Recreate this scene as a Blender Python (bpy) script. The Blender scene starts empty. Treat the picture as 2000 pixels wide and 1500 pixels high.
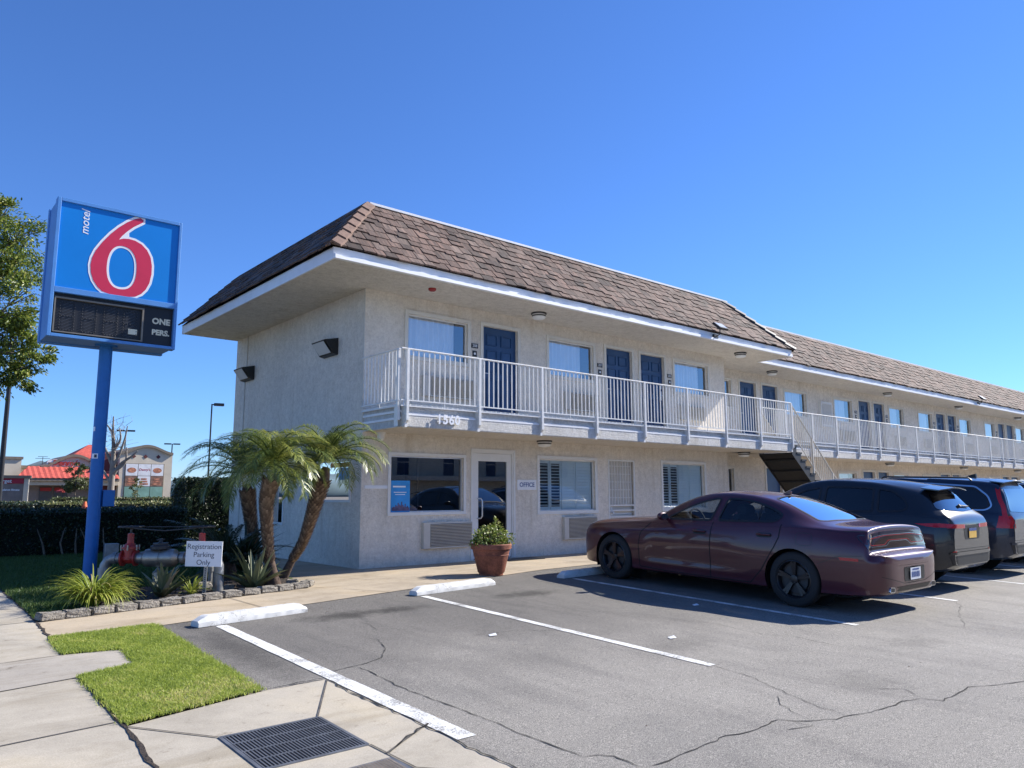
import bpy, bmesh, math, random
import numpy as np
from mathutils import Vector, Matrix
from mathutils.bvhtree import BVHTree
R = math.radians
SC = bpy.context.scene
COL = SC.collection
rng = np.random.default_rng(7)
random.seed(7)

# ---------------------------------------------------------------- camera, sky, sun, exposure
RIGHT, UP, FWD = (0.761304, -0.648385, -0.003700), (-0.091158, -0.112680, 0.989441), (0.641955, 0.752928, 0.144889)
cam = bpy.data.cameras.new('camera'); cam.sensor_width = 36; cam.lens = 36*1487.02/2000
cam.clip_start = 0.1; cam.clip_end = 6000
camo = bpy.data.objects.new('camera', cam); COL.objects.link(camo)
mw = Matrix.Identity(4)
for i in range(3):
    mw[i][0] = RIGHT[i]; mw[i][1] = UP[i]; mw[i][2] = -FWD[i]
mw[0][3], mw[1][3], mw[2][3] = (-7.005804, -12.484216, 1.310000)
camo.matrix_world = mw
SC.camera = camo
SUN = Vector((1.33, -.33, 1.0)).normalized()          # towards the sun
EL = math.asin(SUN.z); AZ = math.atan2(SUN.x, SUN.y)
W = bpy.data.worlds.new('World'); SC.world = W; W.use_nodes = True
nt = W.node_tree; bg = nt.nodes['Background']
sky = nt.nodes.new('ShaderNodeTexSky'); sky.sky_type = 'NISHITA'; sky.sun_disc = False
sky.sun_elevation = EL; sky.sun_rotation = AZ
sky.air_density = 1.0; sky.dust_density = 0.0; sky.ozone_density = 10.0; sky.altitude = 0
tint = nt.nodes.new('ShaderNodeMix'); tint.data_type = 'RGBA'; tint.blend_type = 'MULTIPLY'; tint.inputs[0].default_value = 1.0
tint.inputs[7].default_value = (.87, .975, 1.18, 1)
nt.links.new(sky.outputs[0], tint.inputs[6]); nt.links.new(tint.outputs[2], bg.inputs[0]); bg.inputs[1].default_value = 0.083
sl = bpy.data.lights.new('sun', 'SUN'); sl.energy = 4.2; sl.angle = R(.5); sl.color = (1, .95, .87)
so = bpy.data.objects.new('sun', sl); COL.objects.link(so)
so.rotation_euler = SUN.to_track_quat('Z', 'Y').to_euler(); so.location = (30, -30, 40)
SC.view_settings.view_transform = 'Standard'; SC.view_settings.look = 'None'
SC.view_settings.exposure = 1.02; SC.view_settings.gamma = 1.0
SC.cycles.max_bounces = 6; SC.cycles.transparent_max_bounces = 12

# ---------------------------------------------------------------- materials
MATS = {}
def nodes(name):
    m = bpy.data.materials.new(name); m.use_nodes = True
    MATS[name] = m
    t = m.node_tree
    return m, t, t.nodes['Principled BSDF'], t.nodes, t.links
def ramp(N, L, src, stops):
    r = N.new('ShaderNodeValToRGB'); L.new(src, r.inputs[0])
    el = r.color_ramp.elements
    while len(el) < len(stops): el.new(0.5)
    for e, (p, c) in zip(el, stops):
        e.position = p; e.color = (*c, 1)
    return r.outputs[0]
def noise(N, L, vec, scale, detail=4, rough=.55, dist=0):
    n = N.new('ShaderNodeTexNoise'); n.inputs['Scale'].default_value = scale
    n.inputs['Detail'].default_value = detail; n.inputs['Roughness'].default_value = rough
    n.inputs['Distortion'].default_value = dist
    if vec is not None: L.new(vec, n.inputs['Vector'])
    return n.outputs['Fac']
def mapping(N, L, src, sc=(1, 1, 1), loc=(0, 0, 0)):
    m = N.new('ShaderNodeMapping'); m.inputs['Scale'].default_value = sc; m.inputs['Location'].default_value = loc
    L.new(src, m.inputs['Vector']); return m.outputs[0]
def mixc(N, L, fac, a, b, mode='MIX'):
    m = N.new('ShaderNodeMix'); m.data_type = 'RGBA'; m.blend_type = mode
    for s, k in ((fac, 0), (a, 6), (b, 7)):
        if isinstance(s, (int, float)): m.inputs[k].default_value = s
        elif isinstance(s, tuple): m.inputs[k].default_value = (*s, 1)
        else: L.new(s, m.inputs[k])
    return m.outputs[2]
def bumpn(N, L, P, h, strength, dist=.02):
    b = N.new('ShaderNodeBump'); b.inputs['Strength'].default_value = strength; b.inputs['Distance'].default_value = dist
    L.new(h, b.inputs['Height']); L.new(b.outputs[0], P.inputs['Normal'])
def objco(N):
    return N.new('ShaderNodeTexCoord').outputs['Object']
def mat(name, c, rough=.6, metal=0, var=.12, vs=4, bump=0, bs=60, coat=0, spec=.5, fine=0, fs=80, bd=.01):
    m, t, P, N, L = nodes(name)
    P.inputs['Roughness'].default_value = rough; P.inputs['Metallic'].default_value = metal
    P.inputs['Coat Weight'].default_value = coat; P.inputs['Coat Roughness'].default_value = .03
    P.inputs['Specular IOR Level'].default_value = spec
    oc = objco(N)
    n1 = noise(N, L, oc, vs)
    lo = tuple(max(0, x*(1-var)) for x in c); hi = tuple(x*(1+var) for x in c)
    col = ramp(N, L, n1, [(.3, lo), (.7, hi)])
    if fine:
        n2 = noise(N, L, oc, fs, 3)
        g = ramp(N, L, n2, [(.3, (1-fine,)*3), (.7, (1+fine,)*3)])
        col = mixc(N, L, 1.0, col, g, 'MULTIPLY')
    L.new(col, P.inputs['Base Color'])
    if bump: bumpn(N, L, P, noise(N, L, oc, bs, 5), bump, bd)
    return m
def glass(name, tint, refl, ior=1.5, rough=0.0, gtint=(1, 1, 1)):
    m, t, P, N, L = nodes(name); N.remove(P)
    tr = N.new('ShaderNodeBsdfTransparent'); tr.inputs[0].default_value = (*tint, 1)
    gl = N.new('ShaderNodeBsdfGlossy'); gl.inputs['Roughness'].default_value = rough; gl.inputs[0].default_value = (*gtint, 1)
    fr = N.new('ShaderNodeFresnel'); fr.inputs[0].default_value = ior
    ma = N.new('ShaderNodeMath'); ma.operation = 'ADD'; ma.use_clamp = True; ma.inputs[1].default_value = refl
    L.new(fr.outputs[0], ma.inputs[0])
    mx = N.new('ShaderNodeMixShader'); L.new(ma.outputs[0], mx.inputs[0]); L.new(tr.outputs[0], mx.inputs[1]); L.new(gl.outputs[0], mx.inputs[2])
    L.new(mx.outputs[0], t.nodes['Material Output'].inputs[0])
    return m
def leafmat(name, stops, rough=.5, trans=.25, dry=None):
    # leaf colour differs leaf by leaf (attribute rnd)
    m, t, P, N, L = nodes(name)
    a = N.new('ShaderNodeAttribute'); a.attribute_name = 'rnd'
    col = ramp(N, L, a.outputs['Fac'], stops)
    L.new(col, P.inputs['Base Color']); P.inputs['Roughness'].default_value = rough
    tl = N.new('ShaderNodeBsdfTranslucent'); L.new(col, tl.inputs[0])
    mx = N.new('ShaderNodeMixShader'); mx.inputs[0].default_value = trans
    L.new(P.outputs[0], mx.inputs[1]); L.new(tl.outputs[0], mx.inputs[2])
    L.new(mx.outputs[0], t.nodes['Material Output'].inputs[0])
    return m

def stucco(name, c, patchy=.1):
    m, t, P, N, L = nodes(name); oc = objco(N)
    P.inputs['Roughness'].default_value = .9; P.inputs['Specular IOR Level'].default_value = .2
    big = noise(N, L, oc, .7, 6, .65, .4)
    col = ramp(N, L, big, [(.3, tuple(x*(1-patchy) for x in c)), (.55, c), (.75, tuple(min(1, x*(1+patchy)) for x in c))])
    st = noise(N, L, mapping(N, L, oc, (6, 6, .5)), 1.2, 5, .6)       # faint vertical rain marks
    col = mixc(N, L, 1.0, col, ramp(N, L, st, [(.35, (.965, .96, .95)), (.6, (1, 1, 1))]), 'MULTIPLY')
    dr = noise(N, L, mapping(N, L, oc, (3.2, 3.2, .22)), 1.0, 6, .65); bl = noise(N, L, oc, .55, 3, .5)
    dm = N.new('ShaderNodeMath'); dm.operation = 'MULTIPLY'; L.new(ramp(N, L, dr, [(.52, (0, 0, 0)), (.66, (1, 1, 1))]), dm.inputs[0]); L.new(ramp(N, L, bl, [(.45, (0, 0, 0)), (.62, (1, 1, 1))]), dm.inputs[1])
    col = mixc(N, L, dm.outputs[0], col, mixc(N, L, 1.0, col, (.86, .83, .79), 'MULTIPLY'))      # runs of old rain dirt
    sp = noise(N, L, oc, 24, 6, .8)
    col = mixc(N, L, 1.0, col, ramp(N, L, sp, [(.3, (.78, .77, .76)), (.5, (1, 1, 1)), (.68, (1.10, 1.10, 1.10))]), 'MULTIPLY')
    mo = noise(N, L, oc, 8, 5, .7)
    col = mixc(N, L, 1.0, col, ramp(N, L, mo, [(.32, (.88, .87, .85)), (.6, (1.05, 1.05, 1.05))]), 'MULTIPLY')
    L.new(col, P.inputs['Base Color'])
    bumpn(N, L, P, noise(N, L, oc, 30, 6, .75), 1.0, .03)
    return m
def tilemat():
    m, t, P, N, L = nodes('roof tile'); P.inputs['Roughness'].default_value = .85
    a = N.new('ShaderNodeAttribute'); a.attribute_name = 'tc'
    sep = N.new('ShaderNodeSeparateXYZ'); L.new(a.outputs['Vector'], sep.inputs[0])
    base = ramp(N, L, sep.outputs[2], [(0, (.045, .030, .025)), (.3, (.096, .060, .046)), (.65, (.155, .098, .076)), (.85, (.115, .08, .064)), (1, (.185, .13, .105))])
    st = noise(N, L, mapping(N, L, a.outputs['Vector'], (16, 1.3, 9)), 1.0, 6, .78)
    col = mixc(N, L, 1.0, base, ramp(N, L, st, [(.32, (.40, .37, .36)), (.5, (.95, .95, .95)), (.68, (1.9, 1.75, 1.65))]), 'MULTIPLY')
    li = noise(N, L, objco(N), 1.1, 5, .6)
    col = mixc(N, L, ramp(N, L, li, [(.5, (0, 0, 0)), (.75, (.35, .35, .35))]), col, (.12, .11, .09))
    L.new(col, P.inputs['Base Color'])
    bumpn(N, L, P, noise(N, L, mapping(N, L, a.outputs['Vector'], (45, 3, 5)), 1, 4), .6, .015)
    return m
def asphalt():
    m, t, P, N, L = nodes('asphalt'); oc = objco(N); P.inputs['Roughness'].default_value = .88
    P.inputs['Specular IOR Level'].default_value = .3
    agg = noise(N, L, oc, 150, 3, .8)
    ag2 = noise(N, L, oc, 42, 4, .7)
    big = noise(N, L, oc, .45, 6, .6, .6)
    col = ramp(N, L, big, [(.3, (.195, .186, .170)), (.5, (.235, .222, .199)), (.7, (.272, .257, .230))])
    col = mixc(N, L, 1.0, col, ramp(N, L, agg, [(.34, (.36, .36, .36)), (.5, (1, 1, 1)), (.64, (2.1, 2.05, 2.0))]), 'MULTIPLY')
    col = mixc(N, L, 1.0, col, ramp(N, L, ag2, [(.3, (.8, .8, .8)), (.7, (1.16, 1.16, 1.16))]), 'MULTIPLY')
    sw = noise(N, L, mapping(N, L, oc, (.9, .22, 1)), 2.2, 5, .6, 1.2)   # tyre sweeps
    col = mixc(N, L, 1.0, col, ramp(N, L, sw, [(.34, (.84, .84, .85)), (.52, (1, 1, 1))]), 'MULTIPLY')
    # fresh sealer along the lawn and oil spots under the stall heads
    def spot(cx, cy, rx, ry, lo):
        nonlocal col
        mp = N.new('ShaderNodeVectorMath'); mp.operation = 'SUBTRACT'; L.new(oc, mp.inputs[0]); mp.inputs[1].default_value = (cx, cy, 0)
        ms = N.new('ShaderNodeVectorMath'); ms.operation = 'MULTIPLY'; L.new(mp.outputs[0], ms.inputs[0]); ms.inputs[1].default_value = (1/rx, 1/ry, 0)
        ln = N.new('ShaderNodeVectorMath'); ln.operation = 'LENGTH'; L.new(ms.outputs[0], ln.inputs[0])
        nz = noise(N, L, oc, 5, 5, .7)
        ad = N.new('ShaderNodeMath'); ad.operation = 'ADD'; L.new(ln.outputs['Value'], ad.inputs[0])
        mu = N.new('ShaderNodeMath'); mu.operation = 'MULTIPLY_ADD'; L.new(nz, mu.inputs[0]); mu.inputs[1].default_value = 1.6; mu.inputs[2].default_value = -.8
        L.new(mu.outputs[0], ad.inputs[1])
        f = ramp(N, L, ad.outputs[0], [(.25, (lo,)*3), (1.0, (1, 1, 1))])
        col = mixc(N, L, 1.0, col, f, 'MULTIPLY')
    spot(-2.5, -4.2, .75, .28, .42); spot(-1.75, -4.2, .5, .22, .5); spot(.35, -4.15, .7, .3, .45)
    spot(-4.15, -5.2, .28, 1.9, .62); spot(-.4, -9.3, .5, .4, .75); spot(-.6, -7.5, .6, .3, .8); spot(1.6, -8.9, .5, .3, .75); spot(4, -10, .7, .35, .75)
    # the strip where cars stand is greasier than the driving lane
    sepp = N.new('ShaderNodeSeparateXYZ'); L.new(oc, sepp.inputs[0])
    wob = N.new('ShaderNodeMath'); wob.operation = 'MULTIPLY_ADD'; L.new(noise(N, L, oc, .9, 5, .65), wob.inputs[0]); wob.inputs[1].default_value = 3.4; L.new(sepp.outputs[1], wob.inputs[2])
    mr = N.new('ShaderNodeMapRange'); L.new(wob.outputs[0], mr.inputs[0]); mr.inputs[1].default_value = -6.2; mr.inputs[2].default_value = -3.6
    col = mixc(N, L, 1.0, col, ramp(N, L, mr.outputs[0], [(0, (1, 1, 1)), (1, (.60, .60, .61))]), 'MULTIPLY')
    L.new(col, P.inputs['Base Color'])
    bumpn(N, L, P, agg, .8, .006)
    return m
def concrete(name, c, warm=(1.0, .97, .9)):
    m, t, P, N, L = nodes(name); oc = objco(N); P.inputs['Roughness'].default_value = .9
    P.inputs['Specular IOR Level'].default_value = .25
    big = noise(N, L, oc, .8, 6, .65, .5)
    col = ramp(N, L, big, [(.3, tuple(x*.8 for x in c)), (.5, c), (.7, tuple(x*1.12*w for x, w in zip(c, warm)))])
    fi = noise(N, L, oc, 120, 3, .7)
    col = mixc(N, L, 1.0, col, ramp(N, L, fi, [(.3, (.82, .82, .82)), (.7, (1.14, 1.14, 1.14))]), 'MULTIPLY')
    sp = noise(N, L, oc, 7, 5, .7)
    col = mixc(N, L, 1.0, col, ramp(N, L, sp, [(.24, (.5, .47, .43)), (.38, (.97, .97, .97)), (.6, (1.03, 1.03, 1.03))]), 'MULTIPLY')
    stn = noise(N, L, mapping(N, L, oc, (.6, 1.8, 1)), 1.1, 5, .65, .8)
    col = mixc(N, L, 1.0, col, ramp(N, L, stn, [(.34, (.8, .78, .74)), (.52, (1, 1, 1))]), 'MULTIPLY')
    L.new(col, P.inputs['Base Color']); bumpn(N, L, P, fi, .4, .004)
    return m
def wornpaint(name, c, under, a_=.68, b_=.78):
    m, t, P, N, L = nodes(name); oc = objco(N); P.inputs['Roughness'].default_value = .75
    n = noise(N, L, oc, 60, 5, .8)
    n2 = noise(N, L, oc, 3.5, 5, .7)
    ad = N.new('ShaderNodeMath'); ad.operation = 'MULTIPLY_ADD'; L.new(n2, ad.inputs[0]); ad.inputs[1].default_value = .7; L.new(n, ad.inputs[2])
    f = ramp(N, L, ad.outputs[0], [(a_, (1, 1, 1)), (b_, (0, 0, 0))])
    pc = ramp(N, L, n2, [(.3, tuple(x*.86 for x in c)), (.7, c)])
    L.new(mixc(N, L, f, pc, under), P.inputs['Base Color'])
    bumpn(N, L, P, n, .4, .004)
    return m
def carpaint(name, c, metal=.35, rough=.32):
    m, t, P, N, L = nodes(name)
    oc = objco(N); n = noise(N, L, oc, 900, 1)
    col = ramp(N, L, n, [(.35, tuple(x*.8 for x in c)), (.65, tuple(x*1.3 for x in c))])
    du = noise(N, L, oc, 3, 4)
    L.new(mixc(N, L, ramp(N, L, du, [(.5, (0, 0, 0)), (.9, (.035, .035, .035))]), col, (.3, .28, .25)), P.inputs['Base Color'])
    P.inputs['Metallic'].default_value = metal; P.inputs['Roughness'].default_value = rough
    P.inputs['Coat Weight'].default_value = .85; P.inputs['Coat Roughness'].default_value = .02; P.inputs['Coat IOR'].default_value = 1.42
    return m

stucco('stucco wall', (.83, .765, .67)); stucco('stucco soffit', (.76, .70, .61), .06); stucco('stucco fascia', (.68, .66, .62), .1)
tilemat(); asphalt()
concrete('concrete', (.43, .385, .31)); concrete('concrete grey', (.40, .362, .305)); concrete('concrete walk', (.43, .36, .27))
wornpaint('line paint', (.74, .74, .71), (.24, .23, .215), .76, .85); wornpaint('stop paint', (.66, .66, .64), (.26, .25, .235), .68, .76)
mat('trim paint', (.72, .71, .68), .6, var=.05, bump=.1, bs=30)
mat('fascia paint', (.80, .80, .80), .55, var=.05, bump=.15, bs=20)
mat('frame cream', (.68, .64, .56), .55, var=.04)
mat('rail paint', (.74, .73, .70), .45, var=.08, vs=9)
mat('stair rail', (.66, .60, .50), .5, var=.1)
mat('door blue', (.015, .056, .15), .45, var=.15, vs=3)
mat('dark metal', (.022, .023, .026), .5, var=.2)
mat('black trim', (.012, .012, .013), .45, var=.2)
mat('stair dark', (.014, .014, .016), .55, var=.25, vs=8)
mat('room dark', (.10, .095, .09), .9)
mat('curtain', (.90, .90, .90), .9, var=.03)
mat('shutter', (.84, .88, .84), .6, var=.03)
mat('ac cream', (.55, .52, .46), .6, var=.06)
mat('ac dark', (.16, .155, .145), .7)
mat('lamp white', (.8, .8, .78), .3, var=.02)
mat('lens grey', (.55, .57, .58), .25, var=.05)
mat('aluminium', (.62, .63, .64), .4, .6, var=.04)
mat('white board', (.78, .79, .80), .5, var=.03)
mat('ink dark', (.03, .035, .06), .7)
mat('ink blue', (.05, .09, .26), .6)
mat('number white', (.85, .85, .85), .5, var=.02)
mat('sign blue', (.0, .20, .62), .35, var=.03, vs=2)
mat('sign frame', (.085, .26, .60), .45, var=.08, vs=5)
mat('sign red', (.60, .022, .07), .4, var=.05)
mat('sign white', (.82, .83, .85), .4, var=.02)
mat('pole blue', (.012, .145, .44), .5, var=.1, vs=6, bump=.1, bs=25)
mat('sign black', (.007, .008, .012), .5, var=.2)
mat('bronze', (.22, .19, .15), .5, .3)
mat('louver', (.03, .033, .042), .45, var=.2)
mat('cream ink', (.75, .70, .52), .6)
mat('alarm red', (.30, .02, .02), .5)
mat('hip tile', (.19, .118, .088), .85, var=.2, vs=14, bump=.5, bs=25)
mat('terracotta', (.24, .08, .045), .8, var=.45, vs=6, bump=.3, bs=30, fine=.25, fs=40)
mat('soil', (.045, .033, .025), 1, var=.4, vs=12, bump=1, bs=40, bd=.03)
mat('dirt', (.16, .14, .11), 1, var=.3, vs=2)
mat('stone grey', (.25, .225, .19), .95, var=.28, vs=9, bump=.9, bs=38, fine=.3, fs=55, bd=.03)
mat('valve red', (.34, .028, .022), .4, var=.3, vs=14)
mat('galvanised', (.27, .27, .265), .48, .6, var=.25, vs=12)
mat('steel', (.34, .32, .29), .42, .8, var=.2, vs=10)
mat('wood grey', (.2, .17, .14), .9, var=.3, vs=14, bump=.5, bs=40)
mat('bark', (.17, .135, .105), .95, var=.35, vs=9, bump=1, bs=22, bd=.03)
mat('bark pale', (.26, .225, .19), .95, var=.3, vs=3, bump=.6, bs=10)
mat('palm trunk', (.09, .06, .045), .95, var=.4, vs=16, bump=.8, bs=40)
leafmat('palm boot', [(0, (.07, .045, .03)), (.5, (.20, .135, .09)), (.85, (.34, .24, .16)), (1, (.45, .34, .24))], .9, .05)
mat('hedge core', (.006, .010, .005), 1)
mat('grass base', (.12, .15, .035), 1, var=.4, vs=9)
mat('grate steel', (.17, .18, .20), .5, .5, var=.25, vs=8)
mat('pit dark', (.012, .012, .014), 1)
mat('crack', (.035, .033, .03), 1, var=.5, vs=20)
mat('joint', (.10, .09, .078), 1, var=.4, vs=10)
mat('tyre', (.018, .018, .019), .8, var=.15, bump=.2, bs=90)
mat('rim black', (.022, .022, .025), .28, .3)
mat('chrome', (.75, .76, .78), .12, 1, var=.02)
mat('plate white', (.75, .77, .8), .5)
mat('plate yellow', (.75, .45, .08), .5)
mat('seat', (.02, .02, .022), .8)
carpaint('paint maroon', (.056, .003, .011), .15, .38); carpaint('paint grey', (.013, .0145, .018)); carpaint('paint black', (.008, .010, .016)); carpaint('paint navy', (.012, .02, .04)); carpaint('paint white', (.7, .7, .7), 0)
glass('glass', (.82, .88, .88), .10, 1.5); glass('glass clear', (.97, 1.0, .99), .03, 1.45); glass('glass upper', (.96, .99, 1.0), .17, 1.5)
glass('car glass', (.68, .72, .71), .02, 1.45); glass('car glass dark', (.05, .05, .06), .03, 1.5); glass('car glass rear', (.10, .11, .12), .22, 1.5)
m_, t_, P_, N_, L_ = nodes('tail lamp'); P_.inputs['Base Color'].default_value = (.018, .005, .007, 1); P_.inputs['Roughness'].default_value = .06; P_.inputs['Coat Weight'].default_value = 1
m_, t_, P_, N_, L_ = nodes('tail lamp red'); P_.inputs['Base Color'].default_value = (.42, .008, .014, 1); P_.inputs['Roughness'].default_value = .2; P_.inputs['Coat Weight'].default_value = .25
m_, t_, P_, N_, L_ = nodes('head lamp'); P_.inputs['Base Color'].default_value = (.5, .52, .55, 1); P_.inputs['Roughness'].default_value = .08; P_.inputs['Coat Weight'].default_value = 1
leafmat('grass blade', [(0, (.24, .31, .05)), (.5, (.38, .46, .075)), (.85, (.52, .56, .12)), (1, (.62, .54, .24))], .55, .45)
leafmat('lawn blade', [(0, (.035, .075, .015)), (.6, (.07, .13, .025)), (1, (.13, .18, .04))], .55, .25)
leafmat('tree leaf', [(0, (.06, .10, .018)), (.5, (.155, .22, .036)), (.85, (.30, .36, .065)), (1, (.44, .40, .09))], .38, .35)
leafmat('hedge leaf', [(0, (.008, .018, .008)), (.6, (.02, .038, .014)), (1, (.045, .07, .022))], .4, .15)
leafmat('shrub leaf', [(0, (.06, .08, .02)), (.6, (.15, .17, .045)), (.9, (.30, .28, .10)), (1, (.45, .40, .25))], .5, .2)
leafmat('far leaf', [(0, (.05, .07, .02)), (.6, (.10, .12, .035)), (1, (.19, .19, .06))], .5, .2)
leafmat('palm leaf', [(0, (.07, .115, .028)), (.5, (.18, .225, .05)), (.85, (.36, .38, .085)), (1, (.50, .44, .14))], .33, .3)
leafmat('cycad leaf', [(0, (.012, .03, .016)), (1, (.03, .06, .03))], .35, .1)
leafmat('lily leaf', [(0, (.14, .20, .025)), (.5, (.30, .36, .045)), (.9, (.46, .49, .09)), (1, (.48, .38, .18))], .45, .3)
leafmat('aloe leaf', [(0, (.055, .075, .04)), (.6, (.12, .145, .07)), (.9, (.24, .22, .12)), (1, (.32, .25, .17))], .5, .05)
leafmat('pot leaf', [(0, (.09, .14, .02)), (.5, (.20, .26, .045)), (.85, (.38, .40, .12)), (1, (.45, .42, .24))], .4, .25)

# ---------------------------------------------------------------- helpers
SLOPE, YB = .036, -2.2
def gz(y):                                # the lot falls away from the building
    return 0.0 if y > YB else SLOPE*(max(y, -16)-YB)
def tag(o, label=None, cat=None, group=None, kind=None):
    for k, v in (('label', label), ('category', cat), ('group', group), ('kind', kind)):
        if v: o[k] = v
    return o
def thing(name, label, cat, loc=(0, 0, 0), rz=0, group=None):
    o = bpy.data.objects.new(name, None); COL.objects.link(o); o.empty_display_size = .1
    o.location = loc; o.rotation_euler = (0, 0, rz)
    return tag(o, label, cat, group)
def rootloc(p):
    while p.parent: p = p.parent
    return Vector(p.location)
def link(name, me, m, parent=None, smooth=None):
    if isinstance(m, str): m = [m]
    for x in (m or []): me.materials.append(MATS[x])
    o = bpy.data.objects.new(name, me); COL.objects.link(o)
    if smooth is not None:
        me.polygons.foreach_set('use_smooth', [True]*len(me.polygons))
        if smooth < 170: me.set_sharp_from_angle(angle=R(smooth))
    if parent: o.parent = parent
    return o
class MB:
    def __init__(s): s.v = []; s.f = []; s.mi = []; s.cur = 0; s.tc = []
    def add(s, vs, fs):
        n = len(s.v); s.v += [tuple(p) for p in vs]
        for f in fs: s.f.append(tuple(i+n for i in f)); s.mi.append(s.cur)
        return s
    def box(s, a, b):
        x0, x1 = sorted((a[0], b[0])); y0, y1 = sorted((a[1], b[1])); z0, z1 = sorted((a[2], b[2]))
        return s.add([(x0, y0, z0), (x1, y0, z0), (x1, y1, z0), (x0, y1, z0), (x0, y0, z1), (x1, y0, z1), (x1, y1, z1), (x0, y1, z1)],
                     [(0, 3, 2, 1), (4, 5, 6, 7), (0, 1, 5, 4), (1, 2, 6, 5), (2, 3, 7, 6), (3, 0, 4, 7)])
    def cbox(s, c, d): return s.box([c[i]-d[i]/2 for i in range(3)], [c[i]+d[i]/2 for i in range(3)])
    def obox(s, c, d, m):                  # oriented box, m = 3x3
        n = len(s.v); s.box([-x/2 for x in d], [x/2 for x in d])
        for i in range(n, len(s.v)): s.v[i] = tuple(m @ Vector(s.v[i]) + Vector(c))
        return s
    def quad(s, *p): return s.add(p, [tuple(range(len(p)))])
    def prism(s, poly, vec):               # poly: 3D points in order, extruded by vec
        n = len(poly); v = Vector(vec)
        return s.add(list(poly)+[tuple(Vector(p)+v) for p in poly],
                     [tuple(range(n))[::-1], tuple(range(n, 2*n))]+[(i, (i+1) % n, n+(i+1) % n, n+i) for i in range(n)])
    def tube(s, pts, r, n=8, caps=True, flat=1.0):
        pts = [Vector(p) for p in pts]; rs = r if isinstance(r, (list, tuple)) else [r]*len(pts)
        vs = []; up = None
        for i, p in enumerate(pts):
            d = (pts[min(i+1, len(pts)-1)]-pts[max(i-1, 0)]).normalized()
            if up is None: up = Vector((0, 0, 1)) if abs(d.z) < .9 else Vector((1, 0, 0))
            x = d.cross(up).normalized(); y = x.cross(d).normalized(); up = y
            for k in range(n):
                a = 2*math.pi*(k+.5)/n; vs.append(p+x*(math.cos(a)*rs[i])+y*(math.sin(a)*rs[i]*flat))
        fs = [(i*n+k, i*n+(k+1) % n, (i+1)*n+(k+1) % n, (i+1)*n+k) for i in range(len(pts)-1) for k in range(n)]
        if caps: fs += [tuple(range(n))[::-1], tuple(range((len(pts)-1)*n, len(pts)*n))]
        return s.add(vs, fs)
    def lathe(s, prof, c=(0, 0, 0), axis='z', n=24, cap=True):
        vs = []
        for r_, h in prof:
            for k in range(n):
                a = 2*math.pi*k/n; p = (r_*math.cos(a), r_*math.sin(a), h)
                if axis == 'x': p = (h, p[0], p[1])
                if axis == 'y': p = (p[0], h, p[1])
                vs.append((p[0]+c[0], p[1]+c[1], p[2]+c[2]))
        fs = [(i*n+k, i*n+(k+1) % n, (i+1)*n+(k+1) % n, (i+1)*n+k) for i in range(len(prof)-1) for k in range(n)]
        if cap: fs += [tuple(range(n))[::-1], tuple(range((len(prof)-1)*n, len(prof)*n))]
        return s.add(vs, fs)
    def build(s, name, m, parent=None, world=True, smooth=None, bevel=0):
        off = rootloc(parent) if (parent and world) else Vector((0, 0, 0))
        me = bpy.data.meshes.new(name)
        me.from_pydata([(p[0]-off.x, p[1]-off.y, p[2]-off.z) for p in s.v], [], s.f)
        if any(s.mi): me.polygons.foreach_set('material_index', s.mi)
        if s.tc:
            at = me.attributes.new('tc', 'FLOAT_VECTOR', 'POINT'); at.data.foreach_set('vector', np.array(s.tc, dtype=np.float32).ravel())
        bm = bmesh.new(); bm.from_mesh(me); bmesh.ops.recalc_face_normals(bm, faces=bm.faces); bm.to_mesh(me); bm.free()
        me.update()
        o = link(name, me, m, parent, smooth)
        if bevel:
            b = o.modifiers.new('bevel', 'BEVEL'); b.width = bevel; b.segments = 2; b.limit_method = 'ANGLE'
        return o
def npmesh(name, V, F, m, parent=None, rnd=None, world=True, smooth=False):
    # fast mesh from numpy arrays: V (n,3), F (m,3 or 4)
    V = np.asarray(V, np.float32).copy(); F = np.asarray(F, np.int32)
    if parent and world: V -= np.array(rootloc(parent), np.float32)
    me = bpy.data.meshes.new(name); k = F.shape[1]
    me.vertices.add(len(V)); me.vertices.foreach_set('co', V.ravel())
    me.loops.add(F.size); me.loops.foreach_set('vertex_index', F.ravel())
    me.polygons.add(len(F)); me.polygons.foreach_set('loop_start', np.arange(0, F.size, k, dtype=np.int32))
    if rnd is not None:
        at = me.attributes.new('rnd', 'FLOAT', 'POINT'); at.data.foreach_set('value', np.asarray(rnd, np.float32))
    me.update(calc_edges=True)
    o = link(name, me, m, parent)
    if smooth: me.polygons.foreach_set('use_smooth', [True]*len(F))
    return o
def sheet(name, poly, off, m, holes=None, **kw):
    # flat paving laid on the falling ground, split where the slope begins and ends
    bm = bmesh.new(); bm.faces.new([bm.verts.new((p[0], p[1], 0)) for p in poly])
    for y in (YB, -16):
        bmesh.ops.bisect_plane(bm, geom=bm.verts[:]+bm.edges[:]+bm.faces[:], plane_co=(0, y, 0), plane_no=(0, 1, 0))
    bmesh.ops.triangulate(bm, faces=bm.faces)
    for v in bm.verts: v.co.z = gz(v.co.y)+off
    bmesh.ops.recalc_face_normals(bm, faces=bm.faces)
    if sum(f.normal.z for f in bm.faces) < 0: bmesh.ops.reverse_faces(bm, faces=bm.faces)
    me = bpy.data.meshes.new(name); bm.to_mesh(me); bm.free()
    o = link(name, me, m); return tag(o, **kw) if kw else tag(o, kind='structure')
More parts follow.
